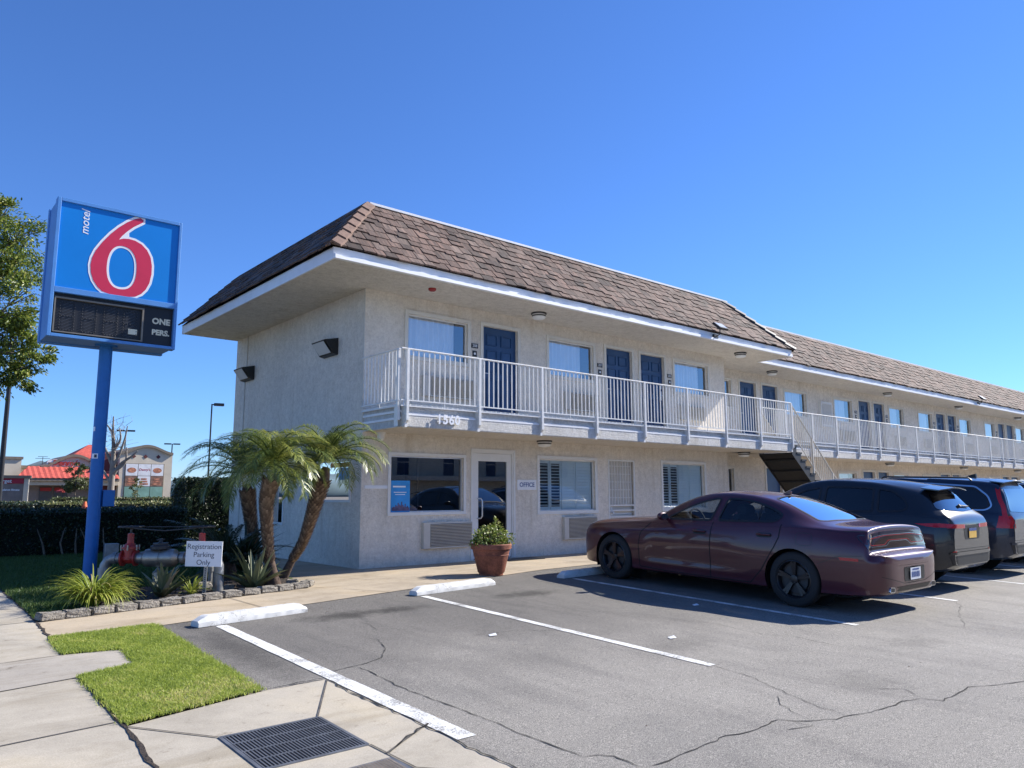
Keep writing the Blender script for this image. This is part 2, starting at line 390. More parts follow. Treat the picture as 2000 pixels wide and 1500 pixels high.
def strips(name, lines, width, off, m, jitter=0, parent=None, taper=False):
    mb = MB()
    for ln in lines:
        pts = [Vector((p[0], p[1], 0)) for p in ln]
        if jitter:
            fine = []
            for a, b in zip(pts, pts[1:]):
                k = max(2, int((b-a).length/.07))
                fine += [a.lerp(b, i/k)+Vector((rng.normal()*jitter, rng.normal()*jitter, 0))*(i > 0) for i in range(k)]
            pts = fine+[pts[-1]]
        vs = []
        for i, p in enumerate(pts):
            d = (pts[min(i+1, len(pts)-1)]-pts[max(i-1, 0)]).normalized(); q = Vector((-d.y, d.x, 0))
            w = width/2*(1 if not jitter else rng.uniform(.35, 1.5))
            if taper and (i == 0 or i == len(pts)-1): w *= .2
            for sg in (1, -1):
                t = p+q*w*sg; vs.append((t.x, t.y, gz(t.y)+off))
        mb.add(vs, [(2*i, 2*i+1, 2*i+3, 2*i+2) for i in range(len(pts)-1)])
    o = mb.build(name, m, parent)
    return o
def text_mesh(name, body, size, m, parent, mtx, extrude=.002, shear=0, bold=0, spacing=1.0, align='CENTER', world=True):
    cu = bpy.data.curves.new('t', 'FONT'); cu.body = body; cu.size = size; cu.extrude = extrude; cu.shear = shear
    cu.offset = bold; cu.space_character = spacing; cu.align_x = align; cu.align_y = 'CENTER'; cu.resolution_u = 3
    ob = bpy.data.objects.new('t', cu); COL.objects.link(ob)
    dg = bpy.context.evaluated_depsgraph_get()
    me = bpy.data.meshes.new_from_object(ob.evaluated_get(dg)); bpy.data.objects.remove(ob); bpy.data.curves.remove(cu)
    me.name = name; me.transform(mtx)
    if parent and world: me.transform(Matrix.Translation(-rootloc(parent)))
    me.materials.clear()
    return link(name, me, m, parent)
def face_front(x, y, z):                    # text plane that looks towards -Y
    return Matrix.Translation((x, y, z)) @ Matrix.Rotation(R(90), 4, 'X')
def poly_fill(loops, y, thick, name, m, parent):
    # flat plate in the XZ plane at y from outlines (first outer, others holes)
    bm = bmesh.new(); es = []
    for lp in loops:
        vs = [bm.verts.new((p[0], y, p[1])) for p in lp]
        es += [bm.edges.new((vs[i], vs[(i+1) % len(vs)])) for i in range(len(vs))]
    bmesh.ops.triangle_fill(bm, use_beauty=True, use_dissolve=False, edges=es)
    g = bmesh.ops.extrude_face_region(bm, geom=bm.faces[:])
    bmesh.ops.translate(bm, verts=[e for e in g['geom'] if isinstance(e, bmesh.types.BMVert)], vec=(0, -thick, 0))
    bmesh.ops.recalc_face_normals(bm, faces=bm.faces)
    off = rootloc(parent)
    bmesh.ops.translate(bm, verts=bm.verts[:], vec=-off)
    me = bpy.data.meshes.new(name); bm.to_mesh(me); bm.free()
    return link(name, me, m, parent)
def smooth_loop(pts, k=4):
    P = [np.array(p, float) for p in pts]; n = len(P); out = []
    for i in range(n):
        a, b, c, d = P[i-1], P[i], P[(i+1) % n], P[(i+2) % n]
        for j in range(k):
            t = j/k; out.append(tuple(.5*((2*b)+(c-a)*t+(2*a-5*b+4*c-d)*t*t+(3*b-a-3*c+d)*t**3)))
    return out
def dup(root, loc, rz=0, label=None, group=None):
    r = root.copy(); COL.objects.link(r); r.location = loc; r.rotation_euler = (0, 0, rz)
    if label: r['label'] = label
    if group: r['group'] = group
    for ch in list(root.children):
        c = ch.copy(); COL.objects.link(c); c.parent = r
        for g in list(ch.children):
            d = g.copy(); COL.objects.link(d); d.parent = c
    return r

# ---- foliage from many small faces
def leaf_cards(P, size, aspect=.45, up=.3, droop=0, rnd=None, dirs=None):
    # one folded leaf (two quads) at each point of P
    n = len(P); d = rng.normal(size=(n, 3)) if dirs is None else dirs+rng.normal(size=(n, 3))*.35
    d[:, 2] += -droop
    d /= np.linalg.norm(d, axis=1)[:, None]
    u = rng.normal(size=(n, 3)); u[:, 2] += up*3
    s = np.cross(d, u); s /= np.linalg.norm(s, axis=1)[:, None]
    nn = np.cross(s, d)
    L = size*rng.uniform(.6, 1.3, n)[:, None]; Wd = L*aspect*.5
    a = P; b = P+d*L; m = P+d*L*.45
    l = m+s*Wd+nn*Wd*.35; r = m-s*Wd+nn*Wd*.35
    V = np.stack([a, l, b, r], 1).reshape(-1, 3)
    i = np.arange(n)[:, None]*4
    F = np.concatenate([i+np.array([0, 1, 2]), i+np.array([0, 2, 3])])
    rr = np.repeat(rng.random(n) if rnd is None else rnd, 4)
    return V, F, rr
def blades(P, h, w, lean=.5, seg=2):
    n = len(P); a = rng.uniform(0, 6.283, n); H = h*rng.uniform(.5, 1.3, n)
    dx = np.cos(a); dy = np.sin(a); ln = lean*rng.uniform(.1, 1.2, n)*H
    b = rng.uniform(0, 6.283, n); wx = np.cos(b)*w/2; wy = np.sin(b)*w/2
    z0 = np.zeros(n)
    A = P+np.stack([wx, wy, z0], 1); B = P-np.stack([wx, wy, z0], 1)
    M1 = P+np.stack([dx*ln*.35, dy*ln*.35, H*.6], 1)
    C_ = M1+np.stack([wx, wy, z0], 1)*.8; D = M1-np.stack([wx, wy, z0], 1)*.8
    T = P+np.stack([dx*ln, dy*ln, H], 1)
    V = np.stack([A, B, D, C_, T], 1).reshape(-1, 3); i = np.arange(n)[:, None]*5
    F = np.concatenate([i+np.array([0, 1, 2]), i+np.array([0, 2, 3]), i+np.array([3, 2, 4])])
    return V, F, np.repeat(rng.random(n), 5)
def in_poly(x, y, poly):
    c = np.zeros(len(x), bool); n = len(poly)
    for i in range(n):
        x0, y0 = poly[i][:2]; x1, y1 = poly[(i+1) % n][:2]
        if y0 == y1: continue
        k = ((y0 > y) != (y1 > y)) & (x < (x1-x0)*(y-y0)/(y1-y0)+x0); c ^= k
    return c
def scatter(poly, n, off):
    xs = [p[0] for p in poly]; ys = [p[1] for p in poly]
    x = rng.uniform(min(xs), max(xs), n*3); y = rng.uniform(min(ys), max(ys), n*3)
    k = in_poly(x, y, poly); x, y = x[k][:n], y[k][:n]
    z = np.where(y > YB, 0, SLOPE*(y-YB))+off
    return np.stack([x, y, z], 1)
def ribbon_leaves(base, n, length, width, spread, arch, rnd_hi=1, thick=0, up=1.0, seg=7, az=None):
    # strap leaves: each a channelled ribbon that rises, arches and falls
    Vs, Fs, Rs = [], [], []; off = 0
    for k in range(n):
        a = rng.uniform(0, 6.283) if az is None else az[k]; L = length*rng.uniform(.6, 1.15); el = R(90)-spread*rng.uniform(.15, 1.0)
        p = np.array(base, float)+np.array([math.cos(a), math.sin(a), 0])*rng.uniform(0, .25*width+.05*length)
        h = np.array([math.cos(a), math.sin(a), 0]); sd = np.array([-math.sin(a), math.cos(a), 0]); ar = arch*rng.uniform(.6, 1.3)
        e = el; tw = rng.normal()*.15
        rows = []
        for i in range(seg+1):
            t = i/seg; w = width*.5*(math.sin(math.pi*min(1, .25+.75*t))**.7 if t < .999 else .03)*(1-.35*t)
            f = h*math.cos(e)+np.array([0, 0, 1])*math.sin(e); nrm = np.cross(f, sd)
            nrm = nrm if nrm[2] > 0 else -nrm
            rows += [p+sd*w+nrm*w*.45, p-nrm*thick*.3*(1-t), p-sd*w+nrm*w*.45]
            p = p+f*L/seg; e -= ar/seg*(.4+1.3*t); sd = sd+h*tw/seg; sd /= np.linalg.norm(sd)
        Vs += rows; Rs += [rng.random()*rnd_hi]*len(rows)
        for i in range(seg):
            q = off+i*3
            Fs += [(q, q+1, q+4, q+3), (q+1, q+2, q+5, q+4)]
        off += len(rows)
    return np.array(Vs), np.array(Fs), np.array(Rs)
def fronds(top, n, length, leaflet, lw, lo=-60, hi=80, pairs=34, droop=1.5, bias=None):
    # feather palm crown: arching midribs with drooping leaflets; returns leaflets and midribs
    V, F, Rn = [], [], []; ribs = MB(); off = 0
    for k in range(n):
        a = 2.399963*k+rng.normal()*.15; u = (k+.5)/n
        e = R(hi+(lo-hi)*u**.9+rng.normal()*6); L = length*rng.uniform(.85, 1.1)*(0.75+.35*math.sin(math.pi*u))
        p = np.array(top, float); h = np.array([math.cos(a), math.sin(a), 0]); sd = np.array([-math.sin(a), math.cos(a), 0])
        pts = []; seg = 14; tilt = rng.normal()*.12; col = rng.random()*.6
        for i in range(seg+1):
            pts.append(p.copy()); t = i/seg
            f = h*math.cos(e)+np.array([0, 0, 1])*math.sin(e); p = p+f*L/seg; e -= droop/seg*(.5+1.2*t)
        ribs.tube(pts, [.012*(1-.8*i/seg)+.002 for i in range(seg+1)], 4, False)
        pts = np.array(pts)
        for j in range(pairs):
            t = .12+.88*j/(pairs-1); x = t*seg; i = min(int(x), seg-1); q = pts[i]+(pts[i+1]-pts[i])*(x-i)
            f = pts[i+1]-pts[i]; f /= np.linalg.norm(f); nr = np.cross(f, sd); nr = nr if nr[2] > 0 else -nr
            ll = leaflet*(math.sin(math.pi*(.12+.80*t))**.6)*rng.uniform(.85, 1.15)
            for sg in (1, -1):
                d = sd*sg*.85+f*(.45+.5*t)+nr*(.25+tilt*sg)+rng.normal(size=3)*.08; d /= np.linalg.norm(d)
                w = np.cross(d, nr); w /= np.linalg.norm(w); w *= lw*.5
                m1 = q+d*ll*.5; d2 = d+np.array([0, 0, -.75]); d2 /= np.linalg.norm(d2); e2 = m1+d2*ll*.5
                V += [q+w*.5, q-w*.5, m1-w, m1+w, e2]; F += [(off, off+1, off+2), (off, off+2, off+3), (off+3, off+2, off+4)]
                Rn += [min(1, max(0, col+rng.random()*.4))]*5; off += 5
    return np.array(V), np.array(F), np.array(Rn), ribs

# ---------------------------------------------------------------- ground, paving, markings
def pp(*a): return [a[i:i+2] for i in range(0, len(a), 2)]
# the walk edge runs a little skew to the front of the building
def edge_y(x): return -3.66+(x+4.45)*.204 if x < 2.4 else -2.26
sheet('ground', [(-700, -700), (900, -700), (900, 1200), (-700, 1200)], -.03, 'dirt')
lot = [(-4.45, -3.66), (2.4, -2.26), (5, -2.1), (75, -2.1), (75, -60), (-3.99, -60), (-3.99, -6.62), (-4.52, -6.64)]
sheet('parking_lot', lot, .0, 'asphalt')
walk = [(-5.43, -2.75), (-1.9, -1.9), (-1.55, -.6), (-1.5, 6.8), (0, 6.8), (0, 0), (11.65, 0), (11.65, 1.1), (75, 1.1), (75, -2.1), (5, -2.1), (2.4, -2.26), (-4.45, -3.66), (-5.46, -3.72)]
sheet('walkway', walk, .006, 'concrete walk')
# street side pavement with the notch slab that cuts into the lawn
sheet('pavement', [(-5.1, 30), (-5.32, .8), (-5.43, -2.75), (-5.46, -3.72), (-5.49, -4.55), (-7.6, -4.75), (-7.2, 30)], .008, 'concrete')
sheet('pavement', [(-5.01, -4.60), (-5.06, -5.25), (-5.53, -5.43), (-7.6, -5.85), (-7.6, -4.75), (-5.49, -4.55)], .010, 'concrete grey')
sheet('pavement', [(-5.53, -5.43), (-5.55, -6.9), (-5.60, -8.1), (-7.8, -8.5), (-7.6, -5.85)], .008, 'concrete')
sheet('driveway_apron', [(-4.52, -6.64), (-3.99, -6.62), (-3.99, -60), (-7.8, -60), (-7.8, -8.5), (-5.60, -8.1), (-5.55, -6.9)], .007, 'concrete')
sheet('street', [(-9.4, -200), (-21, -200), (-21, 200), (-9.4, 200)], -.012, 'asphalt')
kb = MB(); kb.box((-9.4, -60, -.6), (-9.2, 100, .02)); tag(kb.build('kerb', 'concrete grey'), kind='structure')
tag(strips('pavement_joint', [[(-5.49, -4.55), (-7.6, -4.75)], [(-5.54, -5.44), (-7.6, -5.85)], [(-5.57, -6.78), (-7.7, -7.0)], [(-7.5, -2.9), (-5.43, -2.72)], [(-7.2, 1.2), (-5.3, 1.2)],
    [(-5.14, -7.47), (-5.55, -6.9)], [(-4.47, -7.45), (-3.99, -6.64)], [(-4.46, -8.33), (-3.95, -8.02)], [(-4.46, -8.14), (-4.44, -8.62), (-3.99, -9.1)], [(-5.14, -8.13), (-5.6, -8.6)]], .014, .013, 'joint'), kind='structure')
tag(strips('pavement_joint', [[(-5.545, -6.88), (-5.62, -8.4), (-5.7, -12)], [(-5.32, .8), (-5.45, -3.7), (-5.49, -4.53)], [(-5.525, -5.44), (-5.55, -6.88)]], .028, .014, 'soil', .008), kind='structure')
tag(strips('walkway_joint', [[(-1.9, -1.9), (-1.2, -3.0)], [(-.9, -1.3), (-.2, -2.78)], [(1.9, 0), (2.0, -2.3)], [(3.9, -.02), (4.0, -2.1)], [(-1.5, -.62), (0, -.62)], [(7, 0), (7, -2.1)], [(-3.2, -2.25), (-3.1, -3.38)]], .012, .012, 'joint'), kind='structure')
# painted stall lines
def stall(x, y0, y1, w, flare=0):
    mb = MB(); n = 24; vs = []
    for i in range(n+1):
        y = y0+(y1-y0)*i/n; ww = w/2*(1+flare*i/n)
        for sg in (-1, 1): vs.append((x+sg*(ww+rng.normal()*.002), y, gz(y)+.005))
    mb.add(vs, [(2*i, 2*i+1, 2*i+3, 2*i+2) for i in range(n)])
    tag(mb.build('parking_line', 'line paint'), kind='structure')
stall(-3.895, -4.0, -8.38, .125, .25); stall(-.99, -3.55, -8.2, .105); stall(2.06, -3.4, -8.07, .105)
stall(5.14, -3.4, -8.05, .105); stall(8.2, -3.4, -8.05, .105); stall(11.25, -3.4, -8.0, .105); stall(14.3, -3.4, -8.0, .105)
# cracks in the asphalt
CR = [
 [(-3.57, -6.4), (-3.62, -7.28), (-3.57, -7.87), (-3.57, -8.44), (-3.55, -8.91), (-3.54, -9.07)],
 [(-3.99, -6.62), (-3.82, -6.41), (-3.55, -6.35), (-3.24, -6.23), (-3.03, -5.95), (-2.88, -5.57), (-2.94, -5.38)],
 [(-3.33, -9.41), (-3.1, -9.41), (-2.81, -9.39), (-2.51, -9.37), (-2.32, -9.42), (-1.92, -9.4), (-1.79, -9.54), (-1.58, -9.65), (-1.39, -9.67), (-1.05, -9.74), (-.73, -9.74), (-.53, -9.8), (-.45, -9.94), (.15, -9.9), (.39, -10.01), (.77, -10.13), (1.5, -10.2)],
 [(-3.54, -9.07), (-3.44, -9.1), (-3.38, -9.17), (-3.38, -9.27), (-3.4, -9.39)]]
CR2 = [
 [(-.98, -8.2), (-1.02, -8.4), (-1.06, -8.68), (-1.21, -8.95), (-1.29, -9.16), (-1.41, -9.43), (-1.45, -9.66)],
 [(-1.39, -9.08), (-1.59, -9.22), (-1.67, -9.35), (-1.74, -9.54)], [(-1.92, -9.4), (-1.85, -9.62), (-2.1, -9.55)],
 [(.65, -6.57), (.73, -7.06), (.66, -7.44), (.65, -7.76), (.85, -7.95), (.77, -8.42), (.81, -8.8)],
 [(2.54, -8.0), (2.78, -8.36), (2.99, -8.87), (3.33, -9.4)],
 [(5.15, -7.99), (4.76, -8.24), (4.15, -8.42), (3.66, -8.62), (3.05, -8.88)],
 [(-2.59, -4.64), (-2.58, -4.9), (-2.66, -5.17)], [(-1.0, -6.3), (-1.5, -6.0), (-2.0, -5.95)], [(-.5, -9.8), (-.35, -9.6), (-.6, -9.4)]]
tag(strips('asphalt_crack', CR, .009, .004, 'crack', .008, taper=True), kind='structure')
tag(strips('asphalt_crack', CR2, .0055, .004, 'crack', .009, taper=True), kind='structure')
tag(strips('asphalt_crack', [[(-3.99, -6.63), (-4.0, -7.4), (-3.985, -8.9), (-3.99, -12)], [(-4.5, -6.62), (-3.99, -6.6)], [(-3.95, -8.02), (-4.2, -8.15), (-4.44, -8.33)]], .014, .013, 'crack', .011), kind='structure')
# lawns
patch_ = [(-5.455, -3.72), (-4.46, -3.61), (-4.525, -6.63), (-5.54, -6.87), (-5.53, -5.42), (-5.07, -5.25), (-5.02, -4.62), (-5.49, -4.53)]
sheet('lawn', patch_, .02, 'grass base')
V, F, r_ = blades(scatter([(p[0]*1.0, p[1]) for p in patch_], 70000, .015), .05, .0055, .7)
cx_ = sum(p[0] for p in patch_)/8; P0 = scatter(patch_, 80000, .012); P0[:, :2] += rng.normal(size=(len(P0), 2))*.02
dry = rng.random(len(r_)//5)*.75+.25*np.clip((P0[:len(r_)//5, 1]*-1-6.2)*1.6, 0, 1)*rng.random(len(r_)//5)
dryc = [(-5.0, -6.5, .28), (-4.75, -6.3, .2), (-5.3, -6.3, .15), (-4.7, -4.1, .14), (-5.2, -4.1, .12), (-4.6, -5.3, .16), (-5.35, -5.75, .12), (-4.62, -6.45, .14)]
dd_ = sum(np.exp(-((P0[:, 0]-a)**2+(P0[:, 1]-b)**2)/(c*c)) for a, b, c in dryc)
keep = rng.random(len(P0)) > .45*np.clip(dd_, 0, 1); P0 = P0[keep]; dd_ = dd_[keep]
V, F, r_ = blades(P0, .026, .0055, 1.2); n_ = len(P0)
r_ = np.repeat(np.clip(rng.random(n_)*.8+.55*np.clip((-P0[:, 1]-6.25)*2, 0, .5)*rng.random(n_)+.16*np.sin(P0[:, 0]*9)*np.sin(P0[:, 1]*6)+.14*np.sin(P0[:, 0]*23+1)*np.sin(P0[:, 1]*19)+.45*dd_*rng.random(n_), 0, 1), 5)
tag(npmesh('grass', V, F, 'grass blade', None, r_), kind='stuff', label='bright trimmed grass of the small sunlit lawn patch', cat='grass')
big = [(-5.32, .8), (-5.425, -2.72), (-4.3, -2.45), (-1.9, -1.9), (-1.55, -.6), (-1.5, 6.8), (-.5, 6.9), (-.5, 8.9), (-8.0, 8.9), (-5.1, 8.9)]
big = [(-5.32, .8), (-5.425, -2.72), (-4.3, -2.45), (-1.9, -1.9), (-1.55, -.6), (-1.5, 6.8), (2, 6.9), (2, 12), (-5.2, 12)]
sheet('lawn', big, .012, 'grass base')
P0 = scatter([(-5.32, .8), (-5.43, -2.72), (-4.9, -2.6), (-4.6, -.9), (-1.6, .3), (-1.5, 6.8), (0, 7.2), (-5.2, 7.2)], 70000, .012)
V, F, r_ = blades(P0, .06, .009, .7)
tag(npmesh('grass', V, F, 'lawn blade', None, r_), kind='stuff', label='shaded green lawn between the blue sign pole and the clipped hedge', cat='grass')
sheet('planting_bed', [(-5.1, -2.56), (-4.3, -2.38), (-1.95, -1.86), (-1.6, -.5), (-2.2, .9), (-4.7, -.6)], .03, 'soil')
V, F, r_ = leaf_cards(scatter([(-4.9, -2.5), (-1.95, -1.86), (-1.6, -.5), (-2.4, .6), (-4.7, -.8)], 900, .035), .05, .3, .6)
tag(npmesh('leaf_litter', V, F, 'palm boot'), kind='stuff', label='brown leaf litter on the dark soil of the planting bed', cat='leaf litter')
# dry leaf crumbs blown against the wheel stops and the walk edge
q_ = []
for k in range(230):
    x = rng.uniform(-4.3, 6); e_ = edge_y(x); q_.append((x, e_-abs(rng.normal())*.22-.02)) if rng.random() < .7 else q_.append((x, rng.uniform(-10, -4)))
q_ = np.array([(a, b, gz(b)+.004) for a, b in q_]); V, F, r_ = leaf_cards(q_, .028, .5, .0)
V[:, 2] = np.repeat(q_[:, 2], 4)+np.abs(V[:, 2]-np.repeat(q_[:, 2], 4))*.3+.002
tag(npmesh('leaf_litter', V, F, 'palm boot', None, r_), kind='stuff', label='dry leaf crumbs scattered over the asphalt by the walk', cat='leaf litter')
# bits of litter on the asphalt
for x, y, lb in ((-.35, -7.25, 'scrap of white paper on the asphalt nearest the end of the middle stall line'), (1.58, -6.14, 'white paper scrap lying in the shade of the maroon sedan'), (-1.82, -6.07, 'small pale scrap in the empty stall between two painted lines')):
    mb = MB(); z = gz(y)+.006
    mb.quad((x-.05, y-.02, z), (x+.03, y-.04, z+.004), (x+.06, y+.02, z+.016), (x-.02, y+.04, z+.004))
    tag(mb.build('paper_scrap', 'white board'), lb, 'litter')
# storm drain grate
def grate(x0, y0, x1, y1, name, label):
    t = thing(name, label, 'drain grate', ((x0+x1)/2, (y0+y1)/2, gz((y0+y1)/2)))
    fr = MB(); zz = lambda y: gz(y)+.012
    def bar(a, b, w, top, dep, mb):
        d = Vector((b[0]-a[0], b[1]-a[1], 0)).normalized(); q = Vector((-d.y, d.x, 0))*w/2
        pts = [(a[0]+q.x, a[1]+q.y), (a[0]-q.x, a[1]-q.y), (b[0]-q.x, b[1]-q.y), (b[0]+q.x, b[1]+q.y)]
        mb.add([(p[0], p[1], zz(p[1])+top-dep) for p in pts]+[(p[0], p[1], zz(p[1])+top) for p in pts],
               [(0, 3, 2, 1), (4, 5, 6, 7), (0, 1, 5, 4), (1, 2, 6, 5), (2, 3, 7, 6), (3, 0, 4, 7)])
    for a, b in (((x0, y0), (x1, y0)), ((x0, y1), (x1, y1)), ((x0, y0), (x0, y1)), ((x1, y0), (x1, y1))): bar(a, b, .022, .002, .02, fr)
    fr.build('frame', 'grate steel', t)
    bb = MB(); n = 30
    for i in range(1, n): xx = x0+(x1-x0)*i/n; bar((xx, y0), (xx, y1), .0075, 0, .016, bb)
    bb.build('bars', 'grate steel', t)
    cb = MB()
    for i in range(1, 4): yy = y0+(y1-y0)*i/4; bar((x0, yy), (x1, yy), .010, .0015, .016, cb)
    cb.build('cross_bars', 'grate steel', t)
    pt = MB(); ys = (y0, y1)
    pt.quad((x0, y0, zz(y0)-.004), (x1, y0, zz(y0)-.004), (x1, y1, zz(y1)-.004), (x0, y1, zz(y1)-.004))
    pt.build('pit', 'pit dark', t)
grate(-5.14, -8.13, -4.47, -7.47, 'drain_grate', 'square steel storm drain grate set in the concrete apron')
cv = thing('drain_cover', 'ribbed grey drain cover at the bottom edge beside the storm grate', 'drain cover', (-4.75, -8.72, gz(-8.72)))
mb = MB()
for i in range(26):
    xx = -5.0+.5*i/25
    mb.add([(xx-.006, -8.95, gz(-8.95)+.018), (xx+.006, -8.95, gz(-8.95)+.018), (xx+.006, -8.42, gz(-8.42)+.018), (xx-.006, -8.42, gz(-8.42)+.018)], [(0, 1, 2, 3)])
mb.build('ribs', 'wood grey', cv)
mb = MB(); mb.quad((-5.02, -8.97, gz(-8.97)+.013), (-4.46, -8.97, gz(-8.97)+.013), (-4.46, -8.4, gz(-8.4)+.013), (-5.02, -8.4, gz(-8.4)+.013)); mb.build('plate', 'grate steel', cv)
# wheel stops
def wheel_stop(a, b, label):
    a = Vector((a[0], a[1], 0)); b = Vector((b[0], b[1], 0)); d = (b-a).normalized(); q = Vector((-d.y, d.x, 0)); L = (b-a).length
    o = thing('wheel_stop', label, 'wheel stop', ((a.x+b.x)/2, (a.y+b.y)/2, gz((a.y+b.y)/2)), math.atan2(d.y, d.x), 'white concrete wheel stops at the stall heads')
    mb = MB(); n = 40; prof = [(-.08, 0), (-.08, .05), (-.055, .108), (.055, .108), (.08, .05), (.08, 0)]; vs = []
    for i in range(n+1):
        t = -L/2+L*i/n; e = min(1, min(i, n-i)*L/n/.10); k = .55+.45*e
        for y_, z_ in prof: vs.append((t, y_+rng.normal()*.0015, max(z_*k if z_ > .1 else z_*(.8+.2*e), 0)+rng.normal()*.0015*(z_ > 0)))
    m_ = len(prof)
    mb.add(vs, [(i*m_+k, i*m_+(k+1) % m_, (i+1)*m_+(k+1) % m_, (i+1)*m_+k) for i in range(n) for k in range(m_)]+[tuple(range(m_)), tuple(range(n*m_, n*m_+m_))[::-1]])
    mb.build('stop_body', 'stop paint', o, False, 22)
    return o
wheel_stop((-4.15, -3.93), (-2.8, -3.68), 'clean white concrete wheel stop next to the small lawn patch')
wheel_stop((-1.08, -3.43), (.52, -3.16), 'white wheel stop with scuffed paint in front of the potted shrub')
wheel_stop((1.9, -3.25), (3.6, -3.05), 'shaded white wheel stop under the nose of the maroon sedan')
wheel_stop((5.7, -3.1), (7.4, -3.1), 'white wheel stop hidden in front of the dark grey crossover')

# ---------------------------------------------------------------- motel building
B = thing('motel_building', 'two storey grey stucco motel with brown shingle mansard roof, blue doors and white railings', 'motel')
X1 = 11.65; YW = 1.1; XE = 58.0; ZS = 5.214; ZR = 6.9
def wall_openings(mb, u0, u1, z0, z1, ops, P, depth=.10, inner=True):
    # P(u, z, d) -> point; d = depth into the wall. Grid faces minus openings plus reveals
    us = sorted({u0, u1, *[o[0] for o in ops], *[o[1] for o in ops]}); zs = sorted({z0, z1, *[o[2] for o in ops], *[o[3] for o in ops]})
    for a, b in zip(us, us[1:]):
        for c, d in zip(zs, zs[1:]):
            if any(o[0] <= (a+b)/2 <= o[1] and o[2] <= (c+d)/2 <= o[3] for o in ops): continue
            mb.quad(P(a, c, 0), P(b, c, 0), P(b, d, 0), P(a, d, 0))
    for a, b, c, d in ops:
        for p, q in (((a, c), (b, c)), ((b, c), (b, d)), ((b, d), (a, d)), ((a, d), (a, c))):
            mb.quad(P(*p, 0), P(*q, 0), P(*q, depth), P(*p, depth))
Fp = lambda y0: (lambda u, z, d: (u, y0+d, z))
# openings: (x0, x1, z0, z1)
UZ = (2.90, 4.90)
up_win = [(.95, 2.42, 4.03, 4.87), (4.74, 6.21, 4.03, 4.87), (9.34, 10.83, 4.03, 4.87)]
up_door = [(2.83, 3.80, *UZ), (6.66, 7.62, *UZ), (7.95, 8.90, *UZ)]
lo_win = [(.62, 2.33, 1.0, 2.07), (4.42, 6.19, .97, 2.11), (8.71, 10.50, .97, 2.12)]
lo_door = [(2.57, 3.66, 0.02, 2.22), (6.66, 7.60, .02, 2.15)]
wb = MB(); wall_openings(wb, 0, X1, -.3, ZS+.03, up_win+up_door+lo_win+lo_door, Fp(0))
# left side wall (x = 0), u = y
side_ops = [(.42, 1.88, 1.24, 1.97), (3.35, 3.85, .75, 1.93)]
wall_openings(wb, 0, 6.46, -.3, ZS+.03, side_ops, lambda u, z, d: (d, u, z))
wb.quad((X1, 0, -.3), (X1, YW, -.3), (X1, YW, ZS+.03), (X1, 0, ZS+.03))
wb.quad((0, 6.46, -.3), (X1, 6.46, -.3), (X1, 6.46, ZS), (0, 6.46, ZS))
wb.build('wall', 'stucco wall', B)
# rear wing: repeating bays
bay_u = []; bay_d = []
r_win = [(16.79, 18.22, 4.0, 4.83), (20.24, 21.62, 4.0, 4.83), (24.84, 26.17, 4.0, 4.83), (27.69, 29.13, 4.0, 4.83), (32.29, 33.70, 4.0, 4.83), (35.61, 37.0, 4.0, 4.83), (40.16, 41.53, 4.0, 4.83), (43.6, 45.0, 4.0, 4.83), (48.1, 49.5, 4.0, 4.83), (51.5, 52.9, 4.0, 4.83)]
r_door = [(14.1, 15.02, *UZ), (15.4, 16.32, *UZ), (22.16, 23.12, *UZ), (23.44, 24.36, *UZ), (29.58, 30.6, *UZ), (30.9, 31.88, *UZ), (37.5, 38.46, *UZ), (38.78, 39.86, *UZ), (45.5, 46.45, *UZ), (46.8, 47.75, *UZ), (53.4, 54.35, *UZ), (54.7, 55.65, *UZ)]
slit = [(12.75, 13.6, 4.03, 4.87)]
DZ = -2.72
lo = lambda L: [(a, b, max(c+DZ, .02), d+DZ-.02) for a, b, c, d in L]
l_win = [w for w in lo(r_win) if w[0] > 19]; l_door = [d for d in lo(r_door)][1:]; l_slit = [(12.75, 13.55, .98, 2.12)]
wb = MB(); wall_openings(wb, X1, XE, -.3, ZS+.03, r_win+r_door+slit+l_win+l_door+l_slit, Fp(YW))
wb.quad((XE, YW, -.3), (XE, 7.5, -.3), (XE, 7.5, ZS), (XE, YW, ZS)); wb.quad((X1, 7.5, -.3), (XE, 7.5, -.3), (XE, 7.5, ZS), (X1, 7.5, ZS))
wb.build('wing_wall', 'stucco wall', B)
# dark rooms behind the openings
rm = MB()
for x0, x1, y0, y1, z0, z1 in ((.2, 2.5, .13, 3.2, .02, 2.45), (2.52, 4.2, .13, 3.2, .02, 2.45), (4.25, 11.4, .13, 3.5, .02, 2.45), (.2, 11.4, .13, 3.5, 2.92, 5.1), (12.0, XE-.3, YW+.13, 4.5, .02, 2.45), (12.0, XE-.3, YW+.13, 4.5, 2.92, 5.1)):
    rm.quad((x0, y1, z0), (x1, y1, z0), (x1, y1, z1), (x0, y1, z1)); rm.quad((x0, y0, z0), (x1, y0, z0), (x1, y1, z0), (x0, y1, z0)); rm.quad((x0, y0, z1), (x1, y0, z1), (x1, y1, z1), (x0, y1, z1))
    rm.quad((x0, y0, z0), (x0, y1, z0), (x0, y1, z1), (x0, y0, z1)); rm.quad((x1, y0, z0), (x1, y1, z0), (x1, y1, z1), (x1, y0, z1))
rm.build('room', 'room dark', B)

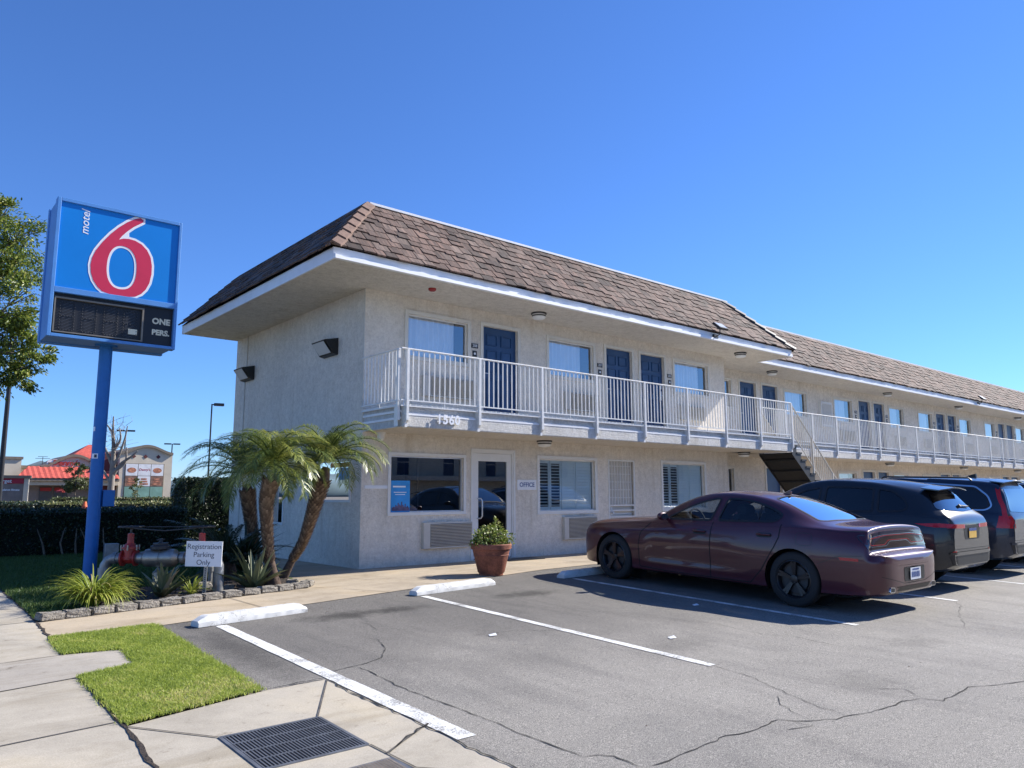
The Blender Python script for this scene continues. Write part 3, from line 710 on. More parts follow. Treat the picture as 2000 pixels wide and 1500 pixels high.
def frame_bars(mb, x0, x1, z0, z1, w, y0, y1, sill=True):
    mb.box((x0-w, y0, z0-w*.0), (x0, y1, z1)); mb.box((x1, y0, z0), (x1+w, y1, z1)); mb.box((x0-w, y0, z1), (x1+w, y1, z1+w))
    if sill: mb.box((x0-w, y0-.004, z0-w), (x1+w, y1, z0))
def window(x0, x1, z0, z1, yw, style='curtain', m='frame cream', w=.075):
    mb = MB(); frame_bars(mb, x0, x1, z0, z1, w, yw-.022, yw+.002)
    win = mb.build('window', m, B)
    mb = MB()                                                   # inner sash
    for a, b in (((x0, z0), (x0+.025, z1)), ((x1-.025, z0), (x1, z1)), ((x0+.025, z0), (x1-.025, z0+.025)), ((x0+.025, z1-.025), (x1-.025, z1))):
        mb.box((a[0], yw+.045, a[1]), (b[0], yw+.085, b[1]))
    mb.build('sash', 'trim paint' if style != 'office' else 'aluminium', win)
    mb = MB(); mb.quad((x0+.02, yw+.065, z0+.02), (x1-.02, yw+.065, z0+.02), (x1-.02, yw+.065, z1-.02), (x0+.02, yw+.065, z1-.02))
    mb.build('pane', 'glass upper' if style == 'curtain' else 'glass clear' if style == 'shutter' else 'glass', win)
    if style == 'curtain':
        mb = MB(); xe = x0+(x1-x0)*rng.uniform(.66, .95); n = 90; vs = []; ph = rng.uniform(0, 6)
        for i in range(n+1):
            x = x0+.03+(xe-x0-.03)*i/n; d = .030*math.sin(i*.62+ph)+.016*math.sin(i*.23+ph)
            vs += [(x, yw+.125+d, z0-.05), (x, yw+.125+d, z1+.05)]
        mb.add(vs, [(2*i, 2*i+1, 2*i+3, 2*i+2) for i in range(n)])
        mb.build('curtain', 'curtain', win, smooth=180)
    if style == 'shutter':
        k = (x1-x0); panels = [(x0+.03, x0+.03+k*.21, 1), (x0+.03+k*.22, x0+k*.43, 1), (x0+k*.44, x0+k*.69, 0), (x0+k*.70, x1-.03, 0)]
        fr = MB(); sl_ = MB()
        for a, b, op in panels:
            s_ = .035
            fr.box((a, yw+.10, z0), (a+s_, yw+.125, z1)); fr.box((b-s_, yw+.10, z0), (b, yw+.125, z1))
            fr.box((a+s_, yw+.10, z0), (b-s_, yw+.125, z0+.09)); fr.box((a+s_, yw+.10, z1-.09), (b-s_, yw+.125, z1))
            n = 14; zz0 = z0+.09; dz = (z1-z0-.18)/n
            for i in range(n):
                zc = zz0+dz*(i+.5); t = R(14 if op else 72)
                sl_.obox(((a+b)/2, yw+.112, zc), (b-a-2*s_-.004, dz*1.02, .008), Matrix.Rotation(t, 3, 'X'))
        sh = fr.build('shutter_frame', 'shutter', win); sl_.build('shutter_slats', 'shutter', win)
    if style == 'office':
        mb = MB(); mb.box((x1-.75, yw+.9, .05), (x1-.72, yw+1.0, 2.0)); mb.box((x0+1.0, yw+.6, z0), (x0+1.03, yw+.65, z1)); mb.box((x0+.2, yw+1.6, 0), (x1, yw+2.1, 1.05))
        mb.build('counter', 'stair dark', win)
    return win
def ptext(body, x, y, z, size, m, par, **k): return text_mesh('lettering', body, size, m, par, face_front(x, y, z), **k)
RN = iter(['208', '207', '206', '205', '204', '203', '202', '201', '216', '215', '214', '213', '212', '211', '210'])
def door(x0, x1, z0, z1, yw, hinge=1, fm='frame cream', detail=True, plate=None):
    mb = MB(); frame_bars(mb, x0, x1, z0, z1, .075, yw-.022, yw+.002, False)
    mb.box((x0, yw+.09, z0-.0), (x1, yw+.10, z0+.012))
    d = mb.build('door', fm, B)
    lf = MB(); lf.box((x0+.004, yw+.065, z0+.012), (x1-.004, yw+.10, z1-.004))
    W_ = x1-x0; H = z1-z0
    if detail:
        for cx in (.29, .71):
            for c0, c1 in ((.80, .92), (.50, .75), (.10, .44)):
                w2 = W_*.15
                xa, xb, za, zb = x0+W_*cx-w2, x0+W_*cx+w2, z0+H*c0, z0+H*c1
                for (a, b) in (((xa, za), (xa+.014, zb)), ((xb-.014, za), (xb, zb)), ((xa+.014, za), (xb-.014, za+.014)), ((xa+.014, zb-.014), (xb-.014, zb))): lf.box((a[0], yw+.046, a[1]), (b[0], yw+.065, b[1]))
                lf.box((xa+.03, yw+.060, za+.03), (xb-.03, yw+.065, zb-.03))
    lf.build('door_leaf', 'door blue', d)
    hx = x0+.07 if hinge > 0 else x1-.07
    hb = MB(); hb.box((hx-.028, yw+.05, z0+.86), (hx+.028, yw+.065, z0+1.10)); hb.box((hx-.03, yw+.05, z0+1.16), (hx+.03, yw+.065, z0+1.26))
    hb.tube([(hx, yw+.065, z0+.98), (hx, yw+.01, z0+.98), (hx+.11*hinge, yw+.005, z0+.98)], .011, 6)
    hb.build('handle', 'aluminium', d)
    if plate:
        px = plate
        pb = MB(); pb.box((px-.085, yw-.014, z0+1.48), (px+.085, yw-.001, z0+1.575)); pb.box((px-.055, yw-.014, z0+1.30), (px+.055, yw-.001, z0+1.42))
        pl_ = pb.build('number_plate', 'dark metal', d)
        text_mesh('number', next(RN, '209'), .085, 'number white', pl_ if False else d, face_front(px, yw-.0155, z0+1.527), extrude=.0008)
        mb = MB(); mb.lathe([(.026, 0), (.026, .002)], (px, yw-.0165, z0+1.36), 'y', 12); mb.build('symbol', 'number white', d)
    return d
def ac(x0, x1, z0, z1, yw):
    mb = MB(); mb.box((x0, yw-.09, z0), (x1, yw-.001, z1)); o = mb.build('air_conditioner', 'ac cream', B, bevel=.006)
    mb = MB(); mb.box((x0+.13*(x1-x0), yw-.094, z0+.03), (x1-.02, yw-.091, z1-.03)); mb.build('grille_back', 'ac dark', o)
    mb = MB(); n = 15
    for i in range(n):
        z = z0+.035+(z1-z0-.07)*(i+.5)/n
        mb.obox(((x0+.13*(x1-x0)+x1-.02)/2, yw-.103, z), (.87*(x1-x0)-.02, .018, .006), Matrix.Rotation(R(-35), 3, 'X'))
    mb.build('grille', 'ac cream', o)
for w in up_win: window(*w, 0)
for i, w in enumerate(up_door): door(*w, 0, (1, 1, -1)[i], plate=(2.605, 6.435, 9.12)[i])
for a in ((1.30, 2.52, 3.26, 3.68), (5.22, 6.30, 3.26, 3.68), (9.46, 10.55, 3.30, 3.69)): ac(*a, 0)
ow = window(*lo_win[0], 0, 'office', 'trim paint', .06)
window(*lo_win[1], 0, 'shutter', 'trim paint'); window(*lo_win[2], 0, 'shutter', 'trim paint')
ac(1.33, 2.50, .30, .80, 0); ac(5.10, 6.16, .33, .83, 0)
for i, w in enumerate(r_win): window(*w, YW)
for i, w in enumerate(r_door): door(*w, YW, 1 if i % 2 == 0 else -1, detail=i < 6, plate=None if i in (0, 1) or i > 7 else (w[0]-.25 if i % 2 == 0 else w[1]+.22))
window(*slit[0], YW); window(*l_slit[0], YW, 'plain')
for w in l_win: window(*w, YW)
for i, w in enumerate(l_door): door(*w, YW, 1 if i % 2 == 0 else -1, detail=False)
for w in r_win[1:]: ac(w[0]+.35, w[1]-.05, 3.28, 3.68, YW)
# poster in the office window
mb = MB(); mb.box((.66, .035, 1.005), (1.08, .04, 1.60)); po = mb.build('window_poster', 'pole blue', B)
MATS['poster sky'] = mat('poster sky', (.03, .30, .72), .4, var=.2, vs=3); po.data.materials[0] = MATS['poster sky']
mb = MB()
for i in range(15):
    x = .68+i*.026; h = (.04, .06, .05, .09, .07, .13, .10, .08, .15, .09, .06, .11, .05, .07, .04)[i]
    mb.box((x, .030, 1.03), (x+.022, .034, 1.05+h))
MATS['city'] = mat('city', (.12, .09, .16), .6, var=.4, vs=20); mb.build('skyline', 'city', po)
mb = MB(); mb.box((.72, .031, 1.37), (1.0, .034, 1.385)); mb.box((.75, .031, 1.33), (.97, .034, 1.342)); mb.box((.70, .031, 1.47), (.98, .034, 1.50)); mb.build('caption_bars', 'number white', po)
# glazed office door
x0, x1, z0, z1 = lo_door[0]
mb = MB(); mb.box((x0, .0, z0), (x0+.035, .1, z1)); mb.box((x1-.035, 0, z0), (x1, .1, z1)); mb.box((x0+.035, 0, z1-.035), (x1-.035, .1, z1))
for a, b, c, d in ((x0+.04, x0+.16, z0+.02, z1-.04), (x1-.16, x1-.04, z0+.02, z1-.04), (x0+.16, x1-.16, z1-.20, z1-.04), (x0+.16, x1-.16, z0+.02, z0+.27)): mb.box((a, .02, c), (b, .06, d))
frame_bars(mb, x0, x1, z0, z1, .05, -.02, .001, False)
od = mb.build('office_door', 'trim paint', B)
mb = MB(); mb.quad((x0+.15, .04, z0+.26), (x1-.15, .04, z0+.26), (x1-.15, .04, z1-.19), (x0+.15, .04, z1-.19)); mb.build('pane', 'glass', od)
mb = MB(); mb.tube([(2.70, .02, .85), (2.74, -.06, .85), (2.76, -.08, .90), (2.76, -.08, 1.2), (2.74, -.06, 1.25), (2.70, .02, 1.25)], .014, 8); mb.build('pull_handle', 'aluminium', od, smooth=60)
mb = MB(); mb.box((3.05, -.62, .008), (4.0, -.12, .02)); tag(mb.build('door_mat', 'black trim'), 'black rubber mat at the foot of the glass office door', 'door mat')
# security screen door
x0, x1, z0, z1 = lo_door[1]
mb = MB(); mb.box((x0+.02, .07, z0), (x1-.02, .1, z1)); sd = mb.build('screen_door', 'ac cream', B)
mb = MB(); frame_bars(mb, x0+.03, x1-.03, z0, z1-.03, .04, -.012, .02, False)
for z in (z0+.02, .78, .93, 1.05): mb.box((x0+.03, -.01, z), (x1-.03, .015, z+.03))
for i in range(1, 9):
    x = x0+.03+(x1-x0-.06)*i/9
    mb.box((x-.007, -.006, z0+.05), (x+.007, .008, .78)); mb.box((x-.007, -.006, 1.08), (x+.007, .008, z1-.03))
mb.build('bars', 'trim paint', sd)
mb = MB(); mb.box((x0+.04, -.02, .83), (x0+.10, -.005, 1.02)); mb.lathe([(.03, 0), (.03, -.05)], (x0+.09, -.015, .90), 'y', 10); mb.build('lock', 'aluminium', sd)
mb = MB()
for i in range(11): mb.box((x0+.04, .062, .1+i*.19), (x1-.04, .068, .115+i*.19))
mb.build('screen_mesh', 'rail paint', sd)
# OFFICE sign, strip label
mb = MB(); mb.box((3.77, -.014, 1.43), (4.32, -.001, 1.645)); os_ = mb.build('office_sign', 'white board', B)
ptext('OFFICE', 4.045, -.016, 1.535, .135, 'ink blue', os_, bold=.002, extrude=.001)
mb = MB(); mb.box((.07, -.008, 1.445), (.56, -.001, 1.505)); mb.build('label_strip', 'white board', B)
# side windows
def side_window(u0, u1, z0, z1, top=None):
    mb = MB()
    for a, b, c, d in ((u0-.05, u0, z0, z1), (u1, u1+.05, z0, z1), (u0-.05, u1+.05, z1, z1+.05), (u0-.05, u1+.05, z0-.05, z0)): mb.box((-.018, a, c), (.002, b, d))
    w = mb.build('side_window', 'trim paint', B)
    mb = MB(); mb.quad((.05, u0, z0), (.05, u1, z0), (.05, u1, z1), (.05, u0, z1)); mb.build('pane', 'glass', w)
    mb = MB(); mb.quad((.4, u0-.2, z0-.3), (.4, u1+.5, z0-.3), (.4, u1+.5, z1+.3), (.4, u0-.2, z1+.3)); mb.build('dark_backing', 'pit dark', w)
    return w
sw = side_window(*side_ops[0]); nw = side_window(*side_ops[1])
mb = MB(); mb.box((.042, .44, 1.86), (.047, 1.3, 1.95)); MATS['orange board'] = mat('orange board', (.55, .13, .03), .5); mb.build('orange_board', 'orange board', sw)
mb = MB(); mb.box((.042, .44, 1.62), (.047, .95, 1.85)); mb.build('blue_board', 'poster sky', sw)
# wall packs on the side wall
def wall_light(u, z):
    mb = MB(); prof = [(0, z+.165), (-.20, z+.12), (-.30, z+.10), (-.11, z-.16), (0, z-.18)]
    mb.prism([(p[0], u-.30, p[1]) for p in prof], (0, .60, 0)); o = mb.build('wall_light', 'black trim', B, bevel=.01)
    mb = MB(); mb.add([(-.292, u-.25, z+.075), (-.128, u-.25, z-.135), (-.128, u+.25, z-.135), (-.292, u+.25, z+.075)], [(0, 1, 2, 3)])
    for i in range(4):
        v = mb.v[i]; mb.v[i] = (v[0]-.012, v[1], v[2]-.008)
    mb.build('lens', 'lens grey', o)
wall_light(1.33, 4.26); wall_light(5.55, 4.26)
mb = MB(); mb.box((-.02, 5.73, 4.4), (-.001, 5.76, ZS)); mb.build('conduit', 'ac cream', B); mb = MB(); mb.box((-.02, 5.80, 0), (-.001, 5.83, 4.08)); mb.build('conduit', 'ac cream', B); mb = MB(); mb.box((-.02, -.005, 2.95), (-.0012, .012, ZS)); mb.build('conduit', 'ac cream', B)
# electrical cabinet on the rear wing balcony
mb = MB(); mb.box((19.05, YW-.12, 3.72), (19.85, YW-.001, 4.62)); cb_ = mb.build('meter_cabinet', 'trim paint', B)
mb = MB(); mb.box((19.12, YW-.13, 3.8), (19.78, YW-.121, 4.54)); mb.build('cabinet_door', 'ac cream', cb_)

# ---- balcony
bs = MB()
bs.prism([(.02, -1.37, 2.50), (.02, -1.37, 2.70), (.02, -1.30, 2.71), (.02, -1.30, 2.86), (.02, -.001, 2.86), (.02, -.001, 2.50)], (12.72, 0, 0))
bs.prism([(X1+.001, -.27, 2.502), (X1+.001, -.27, 2.70), (X1+.001, -.20, 2.71), (X1+.001, -.20, 2.861), (X1+.001, YW-.001, 2.861), (X1+.001, YW-.001, 2.502)], (XE-X1, 0, 0))
bs.build('balcony_slab', 'stucco fascia', B)
dk = MB(); dk.box((-.02, -1.355, 2.862), (12.76, -.002, 2.885)); dk.box((12.761, -.255, 2.862), (XE, YW-.002, 2.885)); dk.build('balcony_deck', 'trim paint', B)
tr = MB()
def strip_trim(xa, xb, y):
    n = max(1, round((xb-xa)/1.58)); 
    for i in range(n):
        a = xa+(xb-xa)*i/n; b = xa+(xb-xa)*(i+1)/n
        tr.prism([(a+.05, y+.07, 2.712), (a+.05, y-.006, 2.690), (a+.05, y-.006, 2.712), (a+.05, y+.068, 2.752)], (b-a-.10, 0, 0))
strip_trim(.04, 12.74, -1.37); tr.build('balcony_trim', 'fascia paint', B); tr = MB(); strip_trim(12.9, XE, -.27); tr.build('balcony_trim', 'fascia paint', B); tr = MB()
tr.box((-.0, -1.30, 2.62), (.018, -.01, 2.66)); tr.box((-.0, -1.30, 2.74), (.018, -.01, 2.78))
tr.build('balcony_trim', 'fascia paint', B)
sf = MB(); sf.box((.0, -1.365, 2.486), (12.74, -.001, 2.499)); sf.box((X1+.01, -.265, 2.486), (XE, YW-.001, 2.5005)); sf.build('balcony_soffit', 'stucco soffit', B)
ZT = 3.845
def post(x, y, nx=0):
    mb = MB(); mb.box((x-.025, y-.025, 2.60), (x+.025, y+.025, ZT))
    if nx: mb.prism([(x-.002, y-.0, 2.50), (x-.002, y+.025, 2.86), (x-.002, y+.12, 2.86), (x-.002, y+.12, 2.50)], (.004, 0, 0))
    else: mb.prism([(x-.022, y-.025, 2.599), (x-.022, y+.10, 2.47), (x-.022, y+.10, 2.599)], (.044, 0, 0)); mb.prism([(x-.026, y+.026, 2.48), (x-.026, y+.026, 2.861), (x-.026, y+.1, 2.861), (x-.026, y+.1, 2.48)], (.052, 0, 0))
    return mb.build('railing_post', 'rail paint', B)
def panel(a, b, za=ZT, zb=ZT, name='railing_panel', m='rail paint', n=None, low=True, dz=.9):
    # balusters and rails between two posts; ends a, b = (x, y)
    mb = MB(); ax, ay = a; bx, by = b; L = math.hypot(bx-ax, by-ay)
    P = lambda t, z: (ax+(bx-ax)*t, ay+(by-ay)*t, za+(zb-za)*t+z)
    mb.tube([P(0, 0), P(1, 0)], .022, 8, flat=.75); mb.tube([P(0, -dz), P(1, -dz)], .015, 4)
    if low:
        mb.tube([P(0, -dz-.1), P(1, -dz-.1)], .013, 4); mb.tube([P(.5, -dz), P(.5, -dz-.1)], .009, 4)
    n = n or max(2, round(L/.115))
    for i in range(1, n):
        x, y, z = P(i/n, 0); mb.box((x-.0085, y-.0085, z-dz), (x+.0085, y+.0085, z-.012))
    return mb.build(name, m, B)
yr = -1.40
xs = [.07+1.58*i for i in range(9)]; xs[-1] = 12.72
for x in xs: post(x, yr)
for a, b in zip(xs, xs[1:]): panel((a, yr), (b, yr))
panel((-.06, yr), (.05, yr), n=1, name='railing_return')
post(-.05, -1.30, 1); panel((-.05, -1.33), (-.05, -.02))
yw2 = -.30
xr = [12.75+1.575*i for i in range(28)]
for x in xr[1:]: post(x, yw2)
for a, b in zip(xr, xr[1:]): panel((a, yw2), (b, yw2))
# house number on the balcony edge
text_mesh('address_number', '1560', .235, 'number white', B, face_front(.93, -1.425, 2.645), extrude=.004, bold=.0055, spacing=1.12)
mb = MB(); mb.box((.70, -1.405, 2.60), (1.16, -1.385, 2.625)); mb.box((.70, -1.405, 2.68), (1.16, -1.385, 2.70)); mb.build('number_bracket', 'rail paint', B)
# ---- stairs
ST = MB(); SR = MB(); SL2 = MB()
x0 = 12.76; rise = 2.87; nst = 15; run = .235; ya, yb2 = -1.33, -.32
for i in range(nst-1):
    z = 2.87-rise*(i+1)/nst; x = x0+run*i
    ST.box((x+.0, ya-.03, z-.05), (x+run+.03, yb2+.03, z))
for y in (ya-.012, yb2-.012):
    pts = []
    for i in range(nst-1):
        z = 2.87-rise*(i+1)/nst; x = x0+run*i
        pts += [(x, z+rise/nst-.052), (x, z-.052), ]
    pts = [(x0, 2.80)]+[p for i in range(nst-1) for p in ((x0+run*i, 2.87-rise*(i+1)/nst-.052), (x0+run*(i+1), 2.87-rise*(i+1)/nst-.052))]+[(x0+run*(nst-1), 0), (x0+run*(nst-1)-.28, 0), (x0, 2.42)]
    bm = bmesh.new(); vs = [bm.verts.new((p[0], y, p[1])) for p in pts]
    es = [bm.edges.new((vs[i], vs[(i+1) % len(vs)])) for i in range(len(vs))]
    bmesh.ops.triangle_fill(bm, use_beauty=True, edges=es); g = bmesh.ops.extrude_face_region(bm, geom=bm.faces[:])
    bmesh.ops.translate(bm, verts=[e for e in g['geom'] if isinstance(e, bmesh.types.BMVert)], vec=(0, .024, 0)); bmesh.ops.recalc_face_normals(bm, faces=bm.faces)
    me = bpy.data.meshes.new('stringer'); bm.to_mesh(me); bm.free(); link('stair_stringer', me, 'stair dark', B)
ST.build('stair_treads', 'stair dark', B)
SR.prism([(x0+.02, ya+.015, 2.44), (x0+.02, ya+.015, 2.47), (x0+run*(nst-1)-.24, ya+.015, .05), (x0+run*(nst-1)-.27, ya+.015, .02)], (0, yb2-ya-.03, 0))
for i in range(8):
    t = (i+.5)/8; SR.box((x0+(run*(nst-1)-.27)*t-.02, ya+.02, 2.44-2.42*t-.025), (x0+(run*(nst-1)-.27)*t+.03, yb2-.02, 2.44-2.42*t+.01))
SR.build('stair_underside', 'stair dark', B)
for y in (ya-.02, yb2-.0):
    mb = MB(); xe = x0+run*(nst-1); P = lambda t, z: (x0+.03+(xe-x0)*t, y, ZT+(.95-ZT)*t+z)
    mb.tube([P(0, 0), P(1, 0)], .021, 8); mb.tube([P(0, -.82), P(1, -.82)], .014, 4)
    for i in range(0, 31):
        p = P(i/30, 0); mb.box((p[0]-.0085, p[1]-.0085, p[2]-.82), (p[0]+.0085, p[1]+.0085, p[2]))
    for t in (.33, .66, 1): p = P(t, 0); mb.box((p[0]-.02, y-.02, p[2]-.98), (p[0]+.02, y+.02, p[2]))
    mb.build('stair_railing', 'stair rail', B)

# ---- soffit, fascia, roof
sf = MB()
sf.box((-1.33, -1.30, ZS), (13.02, 6.40, ZS+.02)); sf.box((13.021, -.22, ZS), (XE, YW+.2, ZS+.02)); sf.build('eave_soffit', 'stucco soffit', B)
fa = MB(); ZF = ZS+.19
def fasc(a, b, nrm):
    # board with a drip moulding on its lower half that catches the sun
    ax, ay = a; bx, by = b; nx, ny = nrm
    d = Vector((bx-ax, by-ay, 0))
    fa.prism([(ax, ay, ZS-.012), (ax+nx*.03, ay+ny*.03, ZS-.012), (ax+nx*.03, ay+ny*.03, ZF), (ax, ay, ZF)], d)
fasc((-1.37, -1.30), (13.06, -1.30), (0, -1)); fasc((-1.33, -1.30), (-1.33, 6.44), (-1, 0)); fasc((13.02, -1.3), (13.02, -.25), (1, 0)); fasc((13.06, -.22), (XE, -.22), (0, -1)); fasc((-1.37, 6.40), (3, 6.40), (0, 1))
fa.build('fascia', 'fascia paint', B)
dm = MB(); n = 160
def drip(xa, xb, y):
    k = int((xb-xa)/.09); vs = []
    for i in range(k+1):
        x = xa+(xb-xa)*i/k; h = .080+rng.normal()*.007
        vs += [(x, y, ZS-.014), (x, y-.065, ZS-.014), (x, y-.060, ZS-.014+h*.8), (x, y-.0, ZS-.014+h)]
    dm.add(vs, [(4*i+j, 4*i+(j+1) % 4, 4*i+4+(j+1) % 4, 4*i+4+j) for i in range(k) for j in range(4)]+[(0, 1, 2, 3), (4*k+3, 4*k+2, 4*k+1, 4*k)])
drip(-1.36, 13.0, -1.331); drip(13.1, XE, -.251)
dm.build('drip_edge', 'number white', B)
# shingle courses: real slabs laid up the mansard
def shingles(name, O, du, dv, xl, xr, L, slope_len, n=9, tw=.25, lift=.026):
    # O eave origin, du along eave, dv up the slope; xl(v), xr(v) limits along the eave
    mb = MB(); O = Vector(O); du = Vector(du); dv = Vector(dv).normalized(); nn = du.cross(dv).normalized()
    if nn.z < 0: nn = -nn
    ex = slope_len/n
    for c in range(n):
        v0 = ex*c-(.04 if c else .0); v1 = min(ex*(c+1)+.04, slope_len+.02); a = xl(0)-rng.uniform(0, tw)
        while a < xr(0):
            w = tw*rng.choice([.75, 1, 1, 1.2]); b = a+w-.016; j = rng.normal()*.03; jl = lift*rng.uniform(.6, 1.5)
            va = v0+j*(.5 if c == 0 else 1)
            q = []
            for (u, v, h) in ((a, va, jl), (b, va, jl), (b, v1, .008), (a, v1, .008)):
                u = min(max(u, xl(max(v, 0))), xr(max(v, 0))); q.append((u, v, h))
            if q[1][0]-q[0][0] > .02 or q[2][0]-q[3][0] > .02:
                r1 = rng.random(); base = len(mb.v); vs = []
                for u, v, h in q: vs.append(O+du*u+dv*v+nn*h)
                for u, v, h in q: vs.append(O+du*u+dv*v+nn*(h-.032))
                mb.add(vs, [(0, 1, 2, 3), (0, 4, 5, 1), (1, 5, 6, 2), (3, 7, 4, 0)])
                ru = rng.random()*20
                for u, v, h in q+q: mb.tc.append((u+ru, v, r1))
            a += w
    return mb.build(name, 'roof tile', B)
e = .045
rise_ = ZR-ZF; runf = 1.36+e
sl_len = math.hypot(rise_, runf)
k_ = runf/sl_len
shingles('roof_shingles', (0, -1.33-e, ZF+.01), (1, 0, 0), (0, runf, rise_), lambda v: -1.40+k_*v*1.0-.03, lambda v: 13.12-k_*v, 0, sl_len)
shingles('roof_shingles', (-1.40-e, 0, ZF+.01), (0, -1, 0), (runf, 0, rise_), lambda v: -6.52, lambda v: 1.36-k_*v*1.0+.05, 0, sl_len)
shingles('roof_shingles', (13.10+e, 0, ZF+.01), (0, 1, 0), (-runf, 0, rise_), lambda v: -1.36+k_*v, lambda v: 1.4, 0, sl_len)
shingles('roof_shingles', (0, YW-1.36-e, ZF+.01), (1, 0, 0), (0, runf, rise_), lambda v: 13.12-k_*v-.25, lambda v: XE, 0, sl_len)
rf = MB()
rf.quad((-1.38, -1.34, ZF), (13.08, -1.34, ZF), (11.7, 0, ZR-.02), (0, 0, ZR-.02)); rf.quad((-1.38, -1.34, ZF), (0, 0, ZR-.02), (0, 6.46, ZR-.02), (-1.38, 6.46, ZF))
rf.quad((13.08, -1.34, ZF), (13.08, 6.4, ZF), (11.7, 6.4, ZR-.02), (11.7, 0, ZR-.02)); rf.quad((11.7, YW-1.36, ZF), (XE, YW-1.36, ZF), (XE, YW, ZR-.02), (11.7, YW, ZR-.02))
rf.quad((0, 0, ZR-.02), (11.7, 0, ZR-.02), (11.7, 6.46, ZR-.02), (0, 6.46, ZR-.02)); rf.quad((11.7, YW, ZR-.02), (XE, YW, ZR-.02), (XE, 7.5, ZR-.02), (11.7, 7.5, ZR-.02))
rf.quad((-1.38, 6.46, ZF), (0, 6.46, ZR-.02), (11.7, 6.46, ZR-.02), (11.7, 6.46, ZF)); rf.quad((XE, -.26, ZF), (XE, YW, ZR), (XE, 7.5, ZR), (XE, 7.5, ZF))
rf.build('roof_deck', 'dark metal', B)
rt = MB(); rt.box((.02, -.05, ZR-.02), (11.9, .03, ZR+.025)); rt.box((12.4, YW-.05, ZR-.02), (XE, YW+.03, ZR+.025)); rt.build('ridge_trim', 'fascia paint', B)
hp = MB(); a = Vector((-1.40, -1.38, ZF+.05)); b = Vector((0.0, 0.0, ZR+.03)); d = (b-a); Lh = d.length; d.normalize()
sdv = Vector((1, -1, 0)).normalized(); nrm = sdv.cross(d).normalized(); nrm = nrm if nrm.z > 0 else -nrm
for i in range(7):
    t0 = Lh*i/7.2-.04; t1 = t0+Lh/7.2+.09; h0 = .06; h1 = .02; w0 = .13; dr = -.085
    p = [a+d*t0+nrm*h0, a+d*t0+sdv*w0+nrm*(h0+dr), a+d*t0-sdv*w0+nrm*(h0+dr), a+d*t1+nrm*h1, a+d*t1+sdv*w0+nrm*(h1+dr), a+d*t1-sdv*w0+nrm*(h1+dr)]
    q = [v-nrm*.04 for v in p]
    hp.add(p+q, [(0, 1, 4, 3), (0, 3, 5, 2), (0, 6, 7, 1), (0, 2, 8, 6), (1, 7, 10, 4), (2, 5, 11, 8)])
hp.build('hip_cap', 'hip tile', B)
hp = MB(); a = Vector((13.12, -1.38, ZF+.05)); b = Vector((11.7, 0.0, ZR+.03)); d = (b-a).normalized()
sdv = Vector((1, 1, 0)).normalized(); nrm = sdv.cross(d).normalized(); nrm = nrm if nrm.z > 0 else -nrm
for i in range(7):
    t0 = Lh*i/7.2-.04; t1 = t0+Lh/7.2+.09; h0 = .06; h1 = .02; w0 = .13; dr = -.085
    p = [a+d*t0+nrm*h0, a+d*t0+sdv*w0+nrm*(h0+dr), a+d*t0-sdv*w0+nrm*(h0+dr), a+d*t1+nrm*h1, a+d*t1+sdv*w0+nrm*(h1+dr), a+d*t1-sdv*w0+nrm*(h1+dr)]
    q = [v-nrm*.04 for v in p]
    hp.add(p+q, [(0, 1, 4, 3), (0, 3, 5, 2), (0, 6, 7, 1), (0, 2, 8, 6), (1, 7, 10, 4), (2, 5, 11, 8)])
hp.build('hip_cap', 'dark metal', B)
# ---- lights under the eaves and the balcony, floodlights, alarm, camera
def ceiling_light(x, y, z):
    mb = MB(); mb.lathe([(.17, z), (.17, z-.03)], (x, y, 0), n=24); mb.lathe([(.15, z-.055), (.15, z-.08)], (x, y, 0), n=24); o = mb.build('ceiling_light', 'black trim', B)
    mb = MB(); mb.lathe([(.145, z-.031), (.147, z-.1), (.12, z-.125), (.05, z-.14), (.005, z-.142)], (x, y, 0), n=24); mb.build('diffuser', 'lamp white', o, smooth=60)
for x, y in ((3.88, -.62), (11.35, -.75)): ceiling_light(x, y, ZS)
for x in (14.93, 23.24, 30.45, 38.4, 46.3): ceiling_light(x, .42, ZS)
for x, y in ((4.26, -.35), (11.76, -.45), (22.7, .3), (29.95, .25), (37, .25)): ceiling_light(x, y, 2.486)
mb = MB(); mb.lathe([(.075, ZS), (.075, ZS-.03), (.05, ZS-.05), (.01, ZS-.055)], (.98, -.79, 0), n=16); mb.build('fire_alarm', 'alarm red', B)
mb = MB(); mb.lathe([(.09, 2.486), (.09, 2.44)], (.30, -.16, 0), n=16); mb.lathe([(.065, 2.45), (.07, 2.39), (.05, 2.33), (.01, 2.31)], (.30, -.16, 0), n=16); mb.build('security_camera', 'trim paint', B, smooth=50)
def floodlight(x, y):
    mb = MB(); M3 = Matrix.Rotation(R(-50), 3, 'X'); c = Vector((x, y-.16, ZF+.13))
    mb.obox(c, (.36, .06, .27), M3); mb.tube([(x, y+.0, ZS+.08), (x, y-.13, ZS+.12), (x, y-.15, ZF+.1)], .014, 6); mb.cbox((x, y-.0, ZS+.09), (.16, .06, .1)); o = mb.build('floodlight', 'dark metal', B)
    mb = MB(); mb.obox(c+M3 @ Vector((0, -.034, 0)), (.31, .006, .22), M3); mb.build('lens', 'lens grey', o)
floodlight(9.29, -1.37); floodlight(30.8, -.29); floodlight(46, -.29)

